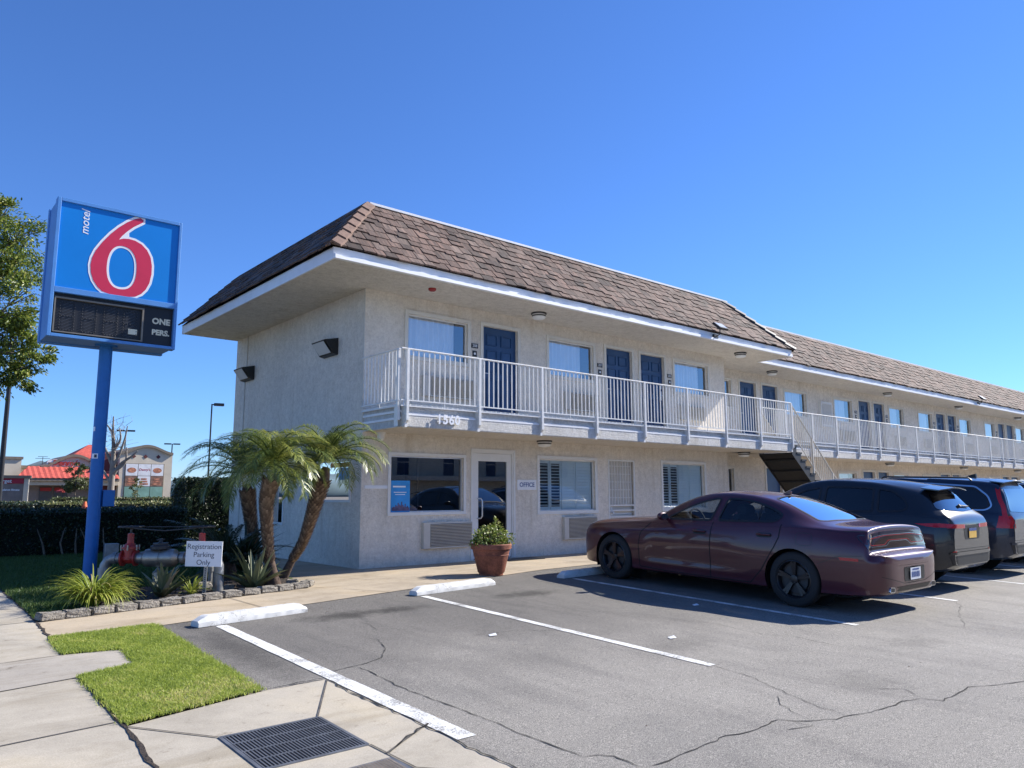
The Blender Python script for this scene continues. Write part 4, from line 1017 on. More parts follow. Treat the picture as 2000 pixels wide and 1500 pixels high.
# ---------------------------------------------------------------- pylon sign
S = thing('pylon_sign', 'tall blue box sign with a big red figure on a blue pole', 'pylon sign', (-4.1, 1.22, 0))
YS = .80; XL, XR_, ZB, ZT_ = -5.025, -3.145, 3.76, 5.99
mb = MB(); mb.box((XL+.02, YS+.12, ZB+.02), (XR_-.02, YS+.76, ZT_-.02)); mb.build('cabinet', 'sign frame', S)
mb = MB(); d = YS+.12
for a, b in (((XL, ZB), (XL+.055, ZT_)), ((XR_-.045, ZB), (XR_, ZT_)), ((XL+.055, ZT_-.06), (XR_-.045, ZT_)), ((XL+.055, ZB), (XR_-.045, ZB+.05)), ((XL+.055, 4.46), (XR_-.045, 4.55))):
    mb.box((a[0], YS, a[1]), (b[0], d+.05, b[1]))
for a, b in (((XL, ZB), (XL+.055, ZT_)), ((XR_-.045, ZB), (XR_, ZT_)), ((XL+.055, ZT_-.06), (XR_-.045, ZT_)), ((XL+.055, ZB), (XR_-.045, ZB+.05))):
    mb.box((a[0], YS+.70, a[1]), (b[0], YS+.80, b[1]))
mb.build('frame', 'sign frame', S, bevel=.006)
mb = MB(); mb.box((XL+.05, YS+.030, 4.545), (XR_-.04, YS+.07, ZT_-.055)); face = mb.build('sign_face', 'sign blue', S)
OUT6 = [(-3.762, 5.899), (-3.815, 5.924), (-3.892, 5.89), (-4.005, 5.808), (-4.123, 5.694), (-4.238, 5.557), (-4.35, 5.393), (-4.438, 5.235), (-4.484, 5.102), (-4.499, 4.983), (-4.485, 4.859), (-4.444, 4.74), (-4.373, 4.638), (-4.304, 4.580), (-4.19, 4.552), (-4.057, 4.549), (-3.923, 4.551), (-3.809, 4.575), (-3.725, 4.633), (-3.657, 4.721), (-3.608, 4.84), (-3.584, 4.999), (-3.587, 5.142), (-3.615, 5.281), (-3.678, 5.396), (-3.767, 5.477), (-3.869, 5.519), (-3.963, 5.529), (-4.044, 5.517), (-4.11, 5.488), (-4.07, 5.558), (-3.995, 5.654), (-3.903, 5.75), (-3.809, 5.825), (-3.763, 5.863)]
IN6 = [(-4.103, 5.38), (-4.172, 5.335), (-4.222, 5.259), (-4.254, 5.145), (-4.264, 5.015), (-4.256, 4.892), (-4.225, 4.781), (-4.163, 4.696), (-4.085, 4.663), (-4.008, 4.664), (-3.933, 4.69), (-3.868, 4.76), (-3.828, 4.876), (-3.818, 5.02), (-3.831, 5.166), (-3.873, 5.278), (-3.937, 5.353), (-4.02, 5.385)]
def offset(lp, d):
    P = [Vector(p) for p in lp]; out = []; A = sum(P[i-1].x*P[i].y-P[i].x*P[i-1].y for i in range(len(P)))
    for i in range(len(P)):
        t = (P[(i+1) % len(P)]-P[i-1]).normalized(); n = Vector((t.y, -t.x))*(1 if A > 0 else -1); q = P[i]+n*d
        near = min((a+(b-a)*max(0, min(1, (q-a).dot(b-a)/(b-a).length_squared))-q).length for a, b in zip(P, P[1:]+P[:1]))
        if near > abs(d)*.93: out.append((q.x, max(q.y, 4.549)))
    return out
so_, si_ = OUT6, smooth_loop(IN6, 3)
w6 = poly_fill([[(a, max(b, 4.548)) for a, b in offset(OUT6, .036)], offset(si_, -.034)], YS+.0295, .003, 'figure_outline', 'sign white', S)
r6 = poly_fill([so_, si_], YS+.0262, .003, 'figure', 'sign red', S)
text_mesh('lettering', 'motel', .172, 'sign white', S, Matrix.Translation((-4.615, YS+.028, 5.665)) @ Matrix.Rotation(R(-90), 4, 'Y') @ Matrix.Rotation(R(90), 4, 'X'), extrude=.0015, shear=.22, bold=.001)
mb = MB(); mb.box((XL+.055, YS+.080, ZB+.05), (XR_-.045, YS+.09, 4.46)); mb.build('panel_back', 'sign black', S)
mb = MB(); lx0, lx1, lz0, lz1 = -4.95, -3.655, 3.84, 4.40
for a, b in (((lx0, lz0), (lx0+.02, lz1)), ((lx1-.025, lz0), (lx1, lz1)), ((lx0+.02, lz1-.025), (lx1-.025, lz1)), ((lx0+.02, lz0), (lx1-.025, lz0+.018))): mb.box((a[0], YS+.03, a[1]), (b[0], YS+.079, b[1]))
mb.build('display_frame', 'bronze', S)
for g0 in (-4.86, -4.55, -4.24, -3.95):
    mb = MB()
    for (a, b) in (((0, .47), (.2, .47)), ((0, .25), (.2, .25)), ((0, .03), (.2, .03)), ((0, .03), (0, .25)), ((0, .25), (0, .47)), ((.2, .03), (.2, .25)), ((.2, .25), (.2, .47))):
        for i in range(5):
            t = (i+.5)/5; x = g0+a[0]+(b[0]-a[0])*t; z = lz0+.02+a[1]+(b[1]-a[1])*t
            mb.lathe([(.009, YS+.079), (.008, YS+.066), (.002, YS+.064)], (x, 0, z), 'y', 6)
    for i in range(9): mb.obox((g0+.1, YS+.074, lz0+.06+i*.052), (.16, .004, .012), Matrix.Rotation(R(-32), 3, 'Y'))
    mb.build('display_digit', 'louver', S)
text_mesh('price_text', 'ONE', .135, 'cream ink', S, face_front(-3.37, YS+.0785, 4.22), bold=.006, extrude=.001)
text_mesh('price_text', 'PERS.', .122, 'cream ink', S, face_front(-3.368, YS+.0785, 4.03), bold=.006, extrude=.001)
mb = MB(); mb.box((-3.87, YS+.068, 3.945), (-3.735, YS+.072, 4.035)); mb.build('sticker', 'cream ink', S)
mb = MB(); mb.lathe([(.17, ZB-.012), (.17, ZB+.02)], (-4.1, 1.22, 0), n=20); mb.lathe([(.098, .0), (.098, ZB+.02)], (-4.1, 1.22, 0), n=28); mb.build('pole', 'pole blue', S, smooth=40)
# stickers and boxes on the pole
def curved_patch(name, az, z0, z1, half, m, r=.1005):
    mb = MB(); vs = []
    for i in range(9):
        a = R(az)+half*(i/4-1); vs += [(-4.1+r*math.cos(a), 1.22+r*math.sin(a), z0), (-4.1+r*math.cos(a), 1.22+r*math.sin(a), z1)]
    mb.add(vs, [(2*i, 2*i+1, 2*i+3, 2*i+2) for i in range(8)]); return mb.build(name, m, S)
curved_patch('sticker', 228, 1.92, 2.0, .5, 'sign white'); curved_patch('sticker', 200, 2.36, 2.43, .25, 'sign white')
curved_patch('sticker_mark', 236, 1.935, 1.985, .2, 'ink dark', .1012)
mb = MB(); mb.box((-4.0, 1.13, 1.16), (-3.83, 1.31, 1.42)); mb.build('junction_box', 'pole blue', S, bevel=.006)
gb = thing('utility_box', 'small grey electrical box on a post at the foot of the sign pole', 'electrical box', (-3.86, 1.0, 0))
mb = MB(); mb.box((-3.96, .95, .30), (-3.76, 1.06, .58)); mb.build('box', 'galvanised', gb, bevel=.006); mb = MB(); mb.tube([(-3.88, 1.0, 0), (-3.88, 1.0, .3)], .03, 8); mb.build('stem', 'galvanised', gb)

# ---------------------------------------------------------------- backflow assembly
K = thing('backflow_preventer', 'red and steel backflow pipe assembly above ground in the bed', 'water pipe', (-3.8, -1.2, 0))
a0 = Vector((-4.21, -.81, .48)); a1 = Vector((-3.0, -1.82, .48)); ax_ = (a1-a0).normalized(); sd_ = Vector((-ax_.y, ax_.x, 0))
al = lambda s, z=0, o=0: Vector((a0.x, a0.y, .48))+ax_*s+sd_*o+Vector((0, 0, z))
def lathe_axis(mb, prof, n=20):              # profile (r, s) along the pipe axis
    vs = []
    for r_, s in prof:
        for k in range(n):
            a = 2*math.pi*k/n; vs.append(al(s)+sd_*(r_*math.cos(a))+Vector((0, 0, r_*math.sin(a))))
    mb.add(vs, [(i*n+k, i*n+(k+1) % n, (i+1)*n+(k+1) % n, (i+1)*n+k) for i in range(len(prof)-1) for k in range(n)]+[tuple(range(n)), tuple(range((len(prof)-1)*n, len(prof)*n))])
mb = MB(); elb = [al(-.16, -.5), al(-.16, -.2), al(-.15, -.10), al(-.11, -.035), al(-.04, 0), al(.07, 0)]
mb.tube(elb, .066, 16); mb.tube([al(-.16, -.23), al(-.16, -.13)], .078, 16); mb.tube([al(-.04, 0), al(.01, 0)], .078, 16)
mb.build('inlet_elbow', 'galvanised', K, smooth=50)
def gate(s, nm):
    mb = MB(); lathe_axis(mb, [(.11, s-.1), (.11, s-.078), (.065, s-.07), (.075, s-.03), (.075, s+.03), (.065, s+.07), (.11, s+.078), (.11, s+.1)])
    c = al(s); mb.lathe([(.08, c.z-.02), (.08, c.z+.12), (.11, c.z+.125), (.11, c.z+.15), (.085, c.z+.155), (.06, c.z+.19), (.045, c.z+.20), (.043, c.z+.24), (.042, c.z+.25), (.042, c.z+.33), (.02, c.z+.335)], (c.x, c.y, 0), n=20)
    v = mb.build('gate_valve', 'valve red', K, smooth=40)
    mb = MB(); mb.tube([c+Vector((0, 0, .33)), c+Vector((0, 0, .44))], .014, 8)
    ring = [c+Vector((.16*math.cos(t), .16*math.sin(t), .42)) for t in np.linspace(0, 2*math.pi, 25)]; mb.tube(ring, .013, 6)
    for t in range(5): mb.tube([c+Vector((0, 0, .42)), c+Vector((.16*math.cos(t*1.2566), .16*math.sin(t*1.2566), .42))], .009, 5)
    mb.build('hand_wheel', 'dark metal', v, smooth=60)
    mb = MB()
    for t in range(6):
        p = c+Vector((.115*math.cos(t*1.047), .115*math.sin(t*1.047), .142)); mb.tube([p-Vector((0, 0, .035)), p+Vector((0, 0, .035))], .011, 6)
    mb.build('bolts', 'steel', v)
gate(.18, 'a'); gate(1.16, 'b')
mb = MB(); lathe_axis(mb, [(.07, .28), (.085, .36), (.085, .38), (.112, .40), (.12, .43), (.12, .78), (.112, .81), (.085, .83), (.07, .86)], 24); lathe_axis(mb, [(.128, .57), (.128, .62)], 24)
mb.build('check_valve_body', 'steel', K, smooth=40)
mb = MB(); c = al(.595); mb.lathe([(.13, c.z+.12), (.13, c.z+.16), (.10, c.z+.175), (.10, c.z+.20), (.03, c.z+.205), (.02, c.z+.26)], (c.x, c.y, 0), n=20); mb.tube([c+Vector((-.05, 0, .245)), c+Vector((.05, 0, .245))], .012, 6); mb.build('valve_cap', 'dark metal', K, smooth=40)
mb = MB(); lathe_axis(mb, [(.05, .86), (.05, .89), (.08, .89), (.08, .94), (.055, .95), (.055, 1.06)]); mb.tube([al(1.26), al(1.33), al(1.38, -.03), al(1.41, -.1), al(1.42, -.48)], .066, 14); mb.build('outlet_elbow', 'galvanised', K, smooth=50)
mb = MB(); c = al(.6); mb.lathe([(.035, c.z-.13), (.06, c.z-.17), (.085, c.z-.19), (.085, c.z-.28), (.05, c.z-.31), (.05, c.z-.33), (.03, c.z-.34), (.028, 0)], (c.x, c.y, 0), n=16); mb.build('relief_valve', 'steel', K, smooth=40)
mb = MB(); mb.tube([al(.18, .415, .1), al(1.16, .415, .1)], .007, 5); mb.tube([al(.18, .41, -.12), al(.7, .37, -.12), al(1.16, .41, -.12)], .009, 5); mb.build('security_chain', 'dark metal', K)
# registration sign and posts
G = thing('parking_sign', 'small white sign reading Registration Parking Only in the planting bed', 'sign', (-3.43, -2.05, 0))
nx = Vector((.352, -.28, 0)).normalized(); ny = Vector((nx.y, -nx.x, 0)); ny = ny if ny.y < 0 else -ny
c = Vector((-3.455, -2.06, .565)); tilt = Matrix.Rotation(R(-1.5), 3, ny)
M3 = Matrix((nx, Vector((0, 0, 1)), ny)).transposed(); M3 = Matrix.Rotation(R(-1.2), 3, ny) @ M3
mb = MB(); mb.obox(c, (.47, .325, .012), M3); mb.build('board', 'white board', G)
for s, dz in (('Registration', .092), ('Parking', -.012), ('Only', -.112)):
    text_mesh('lettering', s, .095, 'ink dark', G, Matrix.Translation(c+M3 @ Vector((0, dz, .0075))) @ M3.to_4x4(), extrude=.0006, bold=-.0005, spacing=.97)
mb = MB(); mb.obox(c+M3 @ Vector((.03, -.36, -.015)), (.045, .5, .012), M3)
mb.build('perforated_post', 'galvanised', G)
mb = MB()
for i in range(14): mb.obox(c+M3 @ Vector((.03, -.19-i*.028, -.0085)), (.012, .012, .002), M3)
mb.build('post_holes', 'pit dark', G)
wp = MB(); wp.box((-3.04, -1.25, 0), (-2.93, -1.12, .62)); tag(wp.build('wooden_post', 'wood grey', bevel=.01), 'weathered square wooden post behind the small white sign', 'post')
sp = thing('sprinkler_riser', 'thin metal sprinkler pipe with a cap beside the wooden post', 'pipe', (-3.12, -1.38, 0))
mb = MB(); mb.tube([(-3.12, -1.38, 0), (-3.12, -1.38, .28)], .03, 10); mb.build('pipe', 'galvanised', sp, smooth=60); mb = MB(); mb.lathe([(.045, .27), (.045, .33), (.02, .35), (.012, .37)], (-3.12, -1.38, 0), n=12); mb.build('cap', 'galvanised', sp)
# edging blocks round the bed
ed = [(-5.28, -2.69), (-5.02, -2.64), (-4.76, -2.585), (-4.50, -2.53), (-4.24, -2.47), (-3.97, -2.41), (-3.70, -2.36), (-3.42, -2.30), (-3.14, -2.235), (-2.87, -2.175), (-2.6, -2.115), (-2.34, -2.055), (-2.07, -1.98), (-1.86, -1.80)]
def block(i, x, y, z, rz, lab, L=.255):
    bm = bmesh.new(); bmesh.ops.create_cube(bm, size=1); bmesh.ops.scale(bm, vec=(L, .16, .085), verts=bm.verts)
    bmesh.ops.bevel(bm, geom=bm.edges[:], offset=.012, segments=2, affect='EDGES'); bmesh.ops.subdivide_edges(bm, edges=bm.edges[:], cuts=2, use_grid_fill=True)
    for v in bm.verts: v.co += Vector(rng.normal(size=3))*.004
    me = bpy.data.meshes.new('edging_block'); bm.to_mesh(me); bm.free()
    o = link('edging_block', me, 'stone grey'); o.location = (x, y, z); o.rotation_euler = (rng.normal()*.04, rng.normal()*.04, rz)
    tag(o, lab, 'edging block', 'rough grey blocks edging the planting bed')
for i, (x, y) in enumerate(ed): block(i, x, y, .045+gz(y), R(12)+rng.normal()*.05 if i < 13 else R(50), 'rough grey edging block in the front row along the planting bed')
block(0, -3.35, -1.75, .13, R(8), 'rough edging block stacked loose behind the row under the white sign', .2); block(0, -3.02, -1.62, .05, R(15), 'rough edging block lying behind the row near the wooden post', .25)
block(0, -2.0, -1.62, .06, R(60), 'round edged grey block at the foot of the palm trunks', .22)
# pot with a shrub
pt = thing('potted_shrub', 'yellow green shrub in a round terracotta pot by the office door', 'potted plant', (1.18, -2.33, 0))
mb = MB(); mb.lathe([(.20, .0), (.205, .035), (.215, .04), (.225, .05), (.285, .30), (.30, .33), (.295, .34), (.315, .42), (.34, .43), (.345, .50), (.335, .515), (.315, .51), (.305, .42), (.02, .41)], (1.18, -2.33, 0), n=40)
mb.build('pot', 'terracotta', pt, smooth=35)
mb = MB(); mb.lathe([(.30, .44), (.01, .45)], (1.18, -2.33, 0), n=20); mb.build('soil', 'soil', pt)
P = []
for cx, cy, cz, rr in ((1.05, -2.38, .60, .22), (1.25, -2.28, .66, .22), (1.34, -2.42, .60, .19), (1.15, -2.2, .62, .2), (.98, -2.30, .55, .17), (1.4, -2.28, .57, .17), (1.26, -2.33, .80, .10), (1.27, -2.34, .90, .05), (1.12, -2.42, .7, .13)):
    n = int(5200*rr*rr); d = rng.normal(size=(n, 3)); d /= np.linalg.norm(d, axis=1)[:, None]
    P.append(np.array([cx, cy, cz])+d*rr*rng.uniform(.5, 1, n)[:, None]*np.array([1, 1, .85]))
P = np.concatenate(P); P[:, :2] = np.array([1.18, -2.33])+(P[:, :2]-np.array([1.18, -2.33]))*1.12; P[:, 2] = np.maximum(P[:, 2], .44)
V, F, r_ = leaf_cards(P, .058, .6, .6); npmesh('foliage', V, F, 'pot leaf', pt, r_)
mb = MB()
for i in range(16):
    a = rng.uniform(0, 6.28); mb.tube([(1.18, -2.33, .43), (1.18+.1*math.cos(a), -2.33+.1*math.sin(a), .55), (1.18+.2*math.cos(a), -2.33+.2*math.sin(a), .68)], .007, 5)
mb.build('stems', 'bark', pt)

# ---------------------------------------------------------------- palms and bed plants
def palm(pts, radii, label, crown, nf, L, group='slender palms beside the motel corner', seed=1):
    base = pts[0]; t = thing('palm_tree', label, 'palm', base, 0, group)
    sp_ = smooth_path(pts, 6); rs = np.interp(np.linspace(0, 1, len(sp_)), np.linspace(0, 1, len(radii)), radii)
    mb = MB(); mb.tube(sp_, list(rs), 14); mb.build('trunk', 'palm trunk', t, smooth=60)
    V, F, off = [], [], 0
    sp_ = [Vector(p) for p in sp_]
    for i in range(420):                             # old leaf bases wrapped in a spiral
        u = .16+.84*(i/560); x = u*(len(sp_)-1); k = min(int(x), len(sp_)-2); p = sp_[k].lerp(sp_[k+1], x-k); d = (sp_[k+1]-sp_[k]).normalized()
        q = d.cross(Vector((0, 1, .1))).normalized(); w = q.cross(d); a = i*2.399963
        o = q*math.cos(a)+w*math.sin(a); s = o.cross(d); r0 = np.interp(u, np.linspace(0, 1, len(radii)), radii); ln = .06+.07*u
        b0 = p+o*(r0*.86); sw_ = s*(.022+.010*u); tip = p+o*(r0+.022+.030*u)+d*ln*.9
        V += [b0-sw_, b0+sw_, tip+sw_*.5, tip-sw_*.5, b0+d*ln*.4-sw_*.7+o*.0, b0+d*ln*.4+sw_*.7]; F += [(off, off+1, off+2, off+3), (off+4, off+5, off+2, off+3)]; off += 6
    nb = len(V)//6; rr_ = np.repeat(rng.random(nb)*.6, 6)+np.tile([0, 0, .4, .4, .05, .05], nb); npmesh('leaf_bases', np.array([tuple(v) for v in V]), np.array(F), 'palm boot', t, rr_)
    V, F, r_, ribs = fronds(crown, nf, L, .27, .0115, lo=6, hi=86, pairs=38, droop=1.85)
    npmesh('crown', V, F, 'palm leaf', t, r_); ribs.build('ribs', 'palm leaf', t)
    return t
def smooth_path(pts, k):
    P = [np.array(p, float) for p in pts]; P = [2*P[0]-P[1]]+P+[2*P[-1]-P[-2]]; out = []
    for i in range(1, len(P)-2):
        a, b, c, d = P[i-1:i+3]
        for j in range(k):
            t = j/k; out.append(tuple(.5*((2*b)+(c-a)*t+(2*a-5*b+4*c-d)*t*t+(3*b-a-3*c+d)*t**3)))
    return out+[tuple(P[-2])]
palm([(-2.2, -1.43, 0), (-2.29, -1.43, .41), (-2.36, -1.46, .86), (-2.40, -1.5, 1.23), (-2.38, -1.56, 1.49), (-2.36, -1.60, 1.64)], [.105, .062, .066, .082, .095, .06], 'middle palm of three with a thick scaly trunk nearly upright', (-2.36, -1.60, 1.72), 38, 1.0)
palm([(-1.73, -.65, 0), (-1.64, -.78, .3), (-1.54, -.92, .58), (-1.48, -1.03, .9), (-1.43, -1.14, 1.26), (-1.39, -1.25, 1.58), (-1.36, -1.31, 1.76)], [.075, .058, .062, .078, .10, .11, .06], 'rightmost palm leaning towards the motel corner', (-1.36, -1.31, 1.86), 42, 1.05)
palm([(-1.49, .89, 0), (-1.58, .9, .37), (-1.67, .88, .86), (-1.75, .86, 1.31), (-1.79, .85, 1.52)], [.10, .085, .09, .11, .07], 'rear left palm of three close to the side wall', (-1.81, .85, 1.70), 42, 1.35)
def aloe(x, y, n, L, label, seed_az=0):
    t = thing('aloe_plant', label, 'aloe', (x, y, .03), 0, 'aloes in the planting bed')
    V, F, r_ = ribbon_leaves((x, y, .03), n, L, .085, 1.25, .35, thick=.10, seg=8)
    npmesh('leaves', V, F, 'aloe leaf', t, r_, smooth=True)
aloe(-3.86, -1.75, 20, .52, 'aloe with thick pointed leaves under the steel pipe'); aloe(-2.62, -1.72, 30, .62, 'large spiky aloe between the white sign and the palms'); aloe(-2.35, -1.3, 14, .5, 'small aloe tucked at the base of the middle palm')
V, F, r_ = ribbon_leaves((-4.78, -2.25, .02), 420, .62, .021, .80, 2.4, seg=8)
t = thing('daylily_clump', 'bright yellow green clump of strap leaves at the corner of the bed', 'plant', (-4.78, -2.25, .02))
npmesh('leaves', V, F, 'lily leaf', t, r_)
V, F, r_ = ribbon_leaves((-4.58, -2.2, .02), 90, .42, .02, .9, 2.3, seg=8); npmesh('side_leaves', V, F, 'lily leaf', t, r_)
V, F, r_ = ribbon_leaves((-3.55, -1.95, .03), 60, .32, .016, 1.0, 1.4, seg=6)
t = thing('grass_tuft', 'small tuft of pale blades in front of the aloe by the edging', 'plant', (-3.55, -1.95, .03)); npmesh('blades', V, F, 'lily leaf', t, r_)
t = thing('cycad', 'dark stiff feather leaved plant behind the aloe near the wall', 'cycad', (-2.35, .1, 0))
V, F, r_, ribs = fronds((-2.35, .1, .25), 26, 1.05, .17, .016, lo=0, hi=80, pairs=36, droop=.8); npmesh('fronds', V, F, 'cycad leaf', t, r_); ribs.build('ribs', 'cycad leaf', t)
mb = MB(); mb.lathe([(.14, 0), (.16, .12), (.12, .25), (.02, .28)], (-2.35, .1, 0), n=14); mb.build('stem', 'palm trunk', t)
t = thing('flax_plant', 'dark broad bladed plant below the rear palm at the side wall', 'plant', (-1.9, .45, 0))
V, F, r_ = ribbon_leaves((-1.9, .5, .02), 70, .95, .06, .9, .9, seg=7); npmesh('leaves', V, F, 'cycad leaf', t, r_)

# ---------------------------------------------------------------- hedges
def hedge(name, label, cat, x0, x1, y0, y1, h, n, m='hedge leaf', size=.06, top=True, parts=True, loc=None, ang=0):
    t = thing(name, label, cat, ((x0+x1)/2, (y0+y1)/2, 0))
    mb = MB(); g = .07; mb.box((x0+g, y0+g, 0), (x1-g, y1-g, h-g)); mb.build('dark_core', 'hedge core', t)  # unseen dark box added inside so nothing shows through the leaves
    Lx, Ly = x1-x0, y1-y0; ar = np.array([Lx*h, Lx*h, Ly*h, Ly*h, Lx*Ly]); ar /= ar.sum()
    P = []
    for k, fr in enumerate(ar):
        c = int(n*fr); u = rng.random(c); v = rng.random(c); dd = rng.uniform(-.02, .10, c)+.025*np.sin(u*Lx*5)*np.sin(v*7)
        if k == 0: q = np.stack([x0+u*Lx, y0+dd, v*h], 1)
        if k == 1: q = np.stack([x0+u*Lx, y1-dd, v*h], 1)
        if k == 2: q = np.stack([x0+dd, y0+u*Ly, v*h], 1)
        if k == 3: q = np.stack([x1-dd, y0+u*Ly, v*h], 1)
        if k == 4: q = np.stack([x0+u*Lx, y0+v*Ly, h-dd], 1)
        P.append(q)
    V, F, r_ = leaf_cards(np.concatenate(P), size, .55, .3); npmesh('foliage', V, F, m, t, r_); return t
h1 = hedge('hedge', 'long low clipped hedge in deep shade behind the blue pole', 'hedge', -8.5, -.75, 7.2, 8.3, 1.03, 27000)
mb = MB()
for x in (-3.75, -3.4, -3.15, -2.85, -2.5):
    mb.tube([(x, 7.1, 0), (x-.06+rng.normal()*.05, 7.08, .3), (x-.15+rng.normal()*.08, 7.1, .62)], [.025, .018, .008], 6)
mb.build('bare_stems', 'bark', h1)
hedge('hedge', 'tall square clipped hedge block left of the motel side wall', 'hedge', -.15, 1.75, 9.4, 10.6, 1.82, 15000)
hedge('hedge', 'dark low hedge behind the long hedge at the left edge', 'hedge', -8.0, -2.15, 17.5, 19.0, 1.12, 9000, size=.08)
hedge('shrub_row', 'sunlit yellowish low shrub row in front of the far restaurant', 'shrubs', -12.0, 5.2, 25.5, 29.5, 1.06, 22000, 'shrub leaf', .11)
hedge('hedge', 'clipped low green hedge along the foot of the restaurant window', 'hedge', 2.0, 12.5, 40.5, 41.5, 1.25, 7000, 'far leaf', .12)

# ---------------------------------------------------------------- trees
def branch_tree(name, label, cat, base, trunk_pts, trunk_r, clumps, leaf, m, bark, lsize, dens, group=None, aspect=.45, twig=True):
    t = thing(name, label, cat, base, 0, group)
    mb = MB(); sp_ = smooth_path(trunk_pts, 5); mb.tube(sp_, list(np.linspace(trunk_r, trunk_r*.45, len(sp_))), 10)
    top = Vector(trunk_pts[-1])
    for (cx, cy, cz, rr) in clumps:
        c = Vector((cx, cy, cz)); st = Vector(sp_[int(len(sp_)*rng.uniform(.55, .99))-1]); mid = st.lerp(c, .5)+Vector(rng.normal(size=3))*.12*rr
        mb.tube([st, mid, c], [trunk_r*.35, trunk_r*.2, trunk_r*.06], 6)
        if twig:
            for k in range(5):
                d = Vector(rng.normal(size=3)).normalized()*rr*.8; mb.tube([c.lerp(mid, .3), c+d*.5, c+d], [trunk_r*.08, trunk_r*.05, .004], 4)
    mb.build('trunk', bark, t, smooth=60)
    P = []; D = []
    for (cx, cy, cz, rr) in clumps:                 # each clump is several sprays of leaves with gaps between
        for k in range(int(9*max(1, rr/.5))):
            d = rng.normal(size=3); d /= np.linalg.norm(d); c = np.array([cx, cy, cz])+d*rr*rng.uniform(.3, 1.0)*np.array([1, 1, .8])
            n = int(dens*rng.uniform(.5, 1.4)); q = rng.normal(size=(n, 3))*rr*.20*np.array([1.15, 1.15, .7]); P.append(c+q); D.append(np.tile(d+np.array([0, 0, -.1]), (n, 1)))
    V, F, r_ = leaf_cards(np.concatenate(P), lsize, aspect, .4, .25, dirs=np.concatenate(D)); npmesh('crown', V, F, m, t, r_)
    return t
cl = [(-5.1, 6.3, 5.8, .6), (-4.85, 6.1, 6.45, .5), (-5.0, 6.1, 4.65, .5), (-4.8, 5.9, 5.0, .35), (-5.3, 6.3, 3.9, .5), (-5.2, 6.3, 4.9, .55), (-4.93, 6.0, 6.75, .55), (-5.4, 6.2, 6.9, .7), (-4.85, 5.85, 6.1, .5), (-4.75, 5.75, 5.55, .45), (-5.3, 6.1, 6.1, .7), (-4.9, 6.1, 5.1, .5), (-5.4, 6.4, 5.4, .75), (-4.75, 6.05, 4.55, .4), (-4.40, 5.85, 4.25, .33), (-4.95, 6.25, 4.2, .45), (-4.72, 6.2, 3.75, .35), (-5.05, 6.45, 3.62, .42), (-5.5, 6.6, 4.3, .7), (-6.2, 6.8, 6.0, 1.0), (-6.3, 6.9, 4.9, 1.0), (-6.1, 6.6, 7.2, .9), (-7.2, 7.3, 5.6, 1.0), (-4.55, 5.9, 3.95, .28), (-5.15, 6.0, 7.3, .35)]
branch_tree('street_tree', 'leafy yellow green tree reaching in at the left edge', 'tree', (-6.6, 7.0, 0), [(-6.6, 7.0, 0), (-6.55, 7.0, 1.5), (-6.4, 6.9, 3.0), (-6.1, 6.75, 4.6), (-5.9, 6.6, 5.8)], .16, cl, None, 'tree leaf', 'bark', .08, 120)
cl = [(3.45, 42.1, 1.9, .45), (3.2, 42.3, 2.4, .42), (3.75, 41.9, 2.5, .45), (3.4, 42.1, 3.0, .42), (3.6, 42.0, 3.2, .3), (3.1, 42.4, 1.95, .35), (3.9, 41.8, 2.0, .4)]
branch_tree('young_tree', 'small round green tree in front of the red tiled roof', 'tree', (3.49, 42.2, 0), [(3.49, 42.2, 0), (3.46, 42.2, 1.0), (3.42, 42.2, 1.9), (3.4, 42.1, 2.6)], .05, cl, None, 'far leaf', 'bark', .15, 40)
cl = [(5.5, 36.5, 1.5, .22), (5.4, 36.6, 1.9, .2), (5.65, 36.3, 2.0, .2), (5.5, 36.4, 2.3, .12)]
branch_tree('sapling', 'thin pale sapling in front of the big poster window', 'tree', (5.56, 36.5, 0), [(5.56, 36.5, 0), (5.54, 36.5, .8), (5.5, 36.4, 1.6), (5.5, 36.4, 2.2)], .02, cl, None, 'shrub leaf', 'bark', .12, 14)
t = thing('bare_tree', 'leafless pruned tree with pale bark beside the blue pole', 'tree', (3.15, 32.0, 0))
mb = MB(); tp = lambda a, b, rr: mb.tube(smooth_path(a, 4), list(np.linspace(rr, b, len(smooth_path(a, 4)))), 8)
tp([(3.15, 32.0, 0), (3.12, 31.9, 1.5), (3.1, 31.74, 2.7), (3.05, 31.6, 3.8), (2.95, 31.5, 4.6), (2.89, 31.39, 5.5)], .03, .21)
tp([(3.1, 31.8, 2.3), (3.4, 31.5, 3.0), (3.8, 31.1, 3.4), (4.05, 30.9, 3.7)], .03, .10); tp([(3.08, 31.7, 2.8), (3.3, 31.3, 3.6), (3.45, 31.1, 4.4), (3.5, 31, 5.0)], .025, .09); tp([(3.08, 31.7, 2.9), (2.8, 31.8, 3.6), (2.6, 31.9, 4.1), (2.45, 32, 4.6)], .025, .09)
tp([(3.1, 31.8, 2.0), (2.7, 32.0, 2.7), (2.4, 32.2, 3.2)], .02, .085); tp([(3.05, 31.6, 3.7), (3.3, 31.4, 4.3), (3.2, 31.3, 4.9)], .025, .09); tp([(3.1, 31.7, 2.6), (3.6, 31.4, 3.1), (3.6, 31.3, 3.9)], .03, .1); tp([(2.95, 31.5, 4.6), (2.7, 31.6, 5.0), (2.5, 31.7, 5.2)], .02, .06)
for i in range(46):
    a = Vector((3.0+rng.normal()*.4, 31.5+rng.normal()*.2, rng.uniform(3.4, 5.2))); mb.tube([a, a+Vector((rng.normal()*.2, rng.normal()*.2, .25)), a+Vector((rng.normal()*.35, rng.normal()*.3, .5))], [.014, .01, .005], 4)
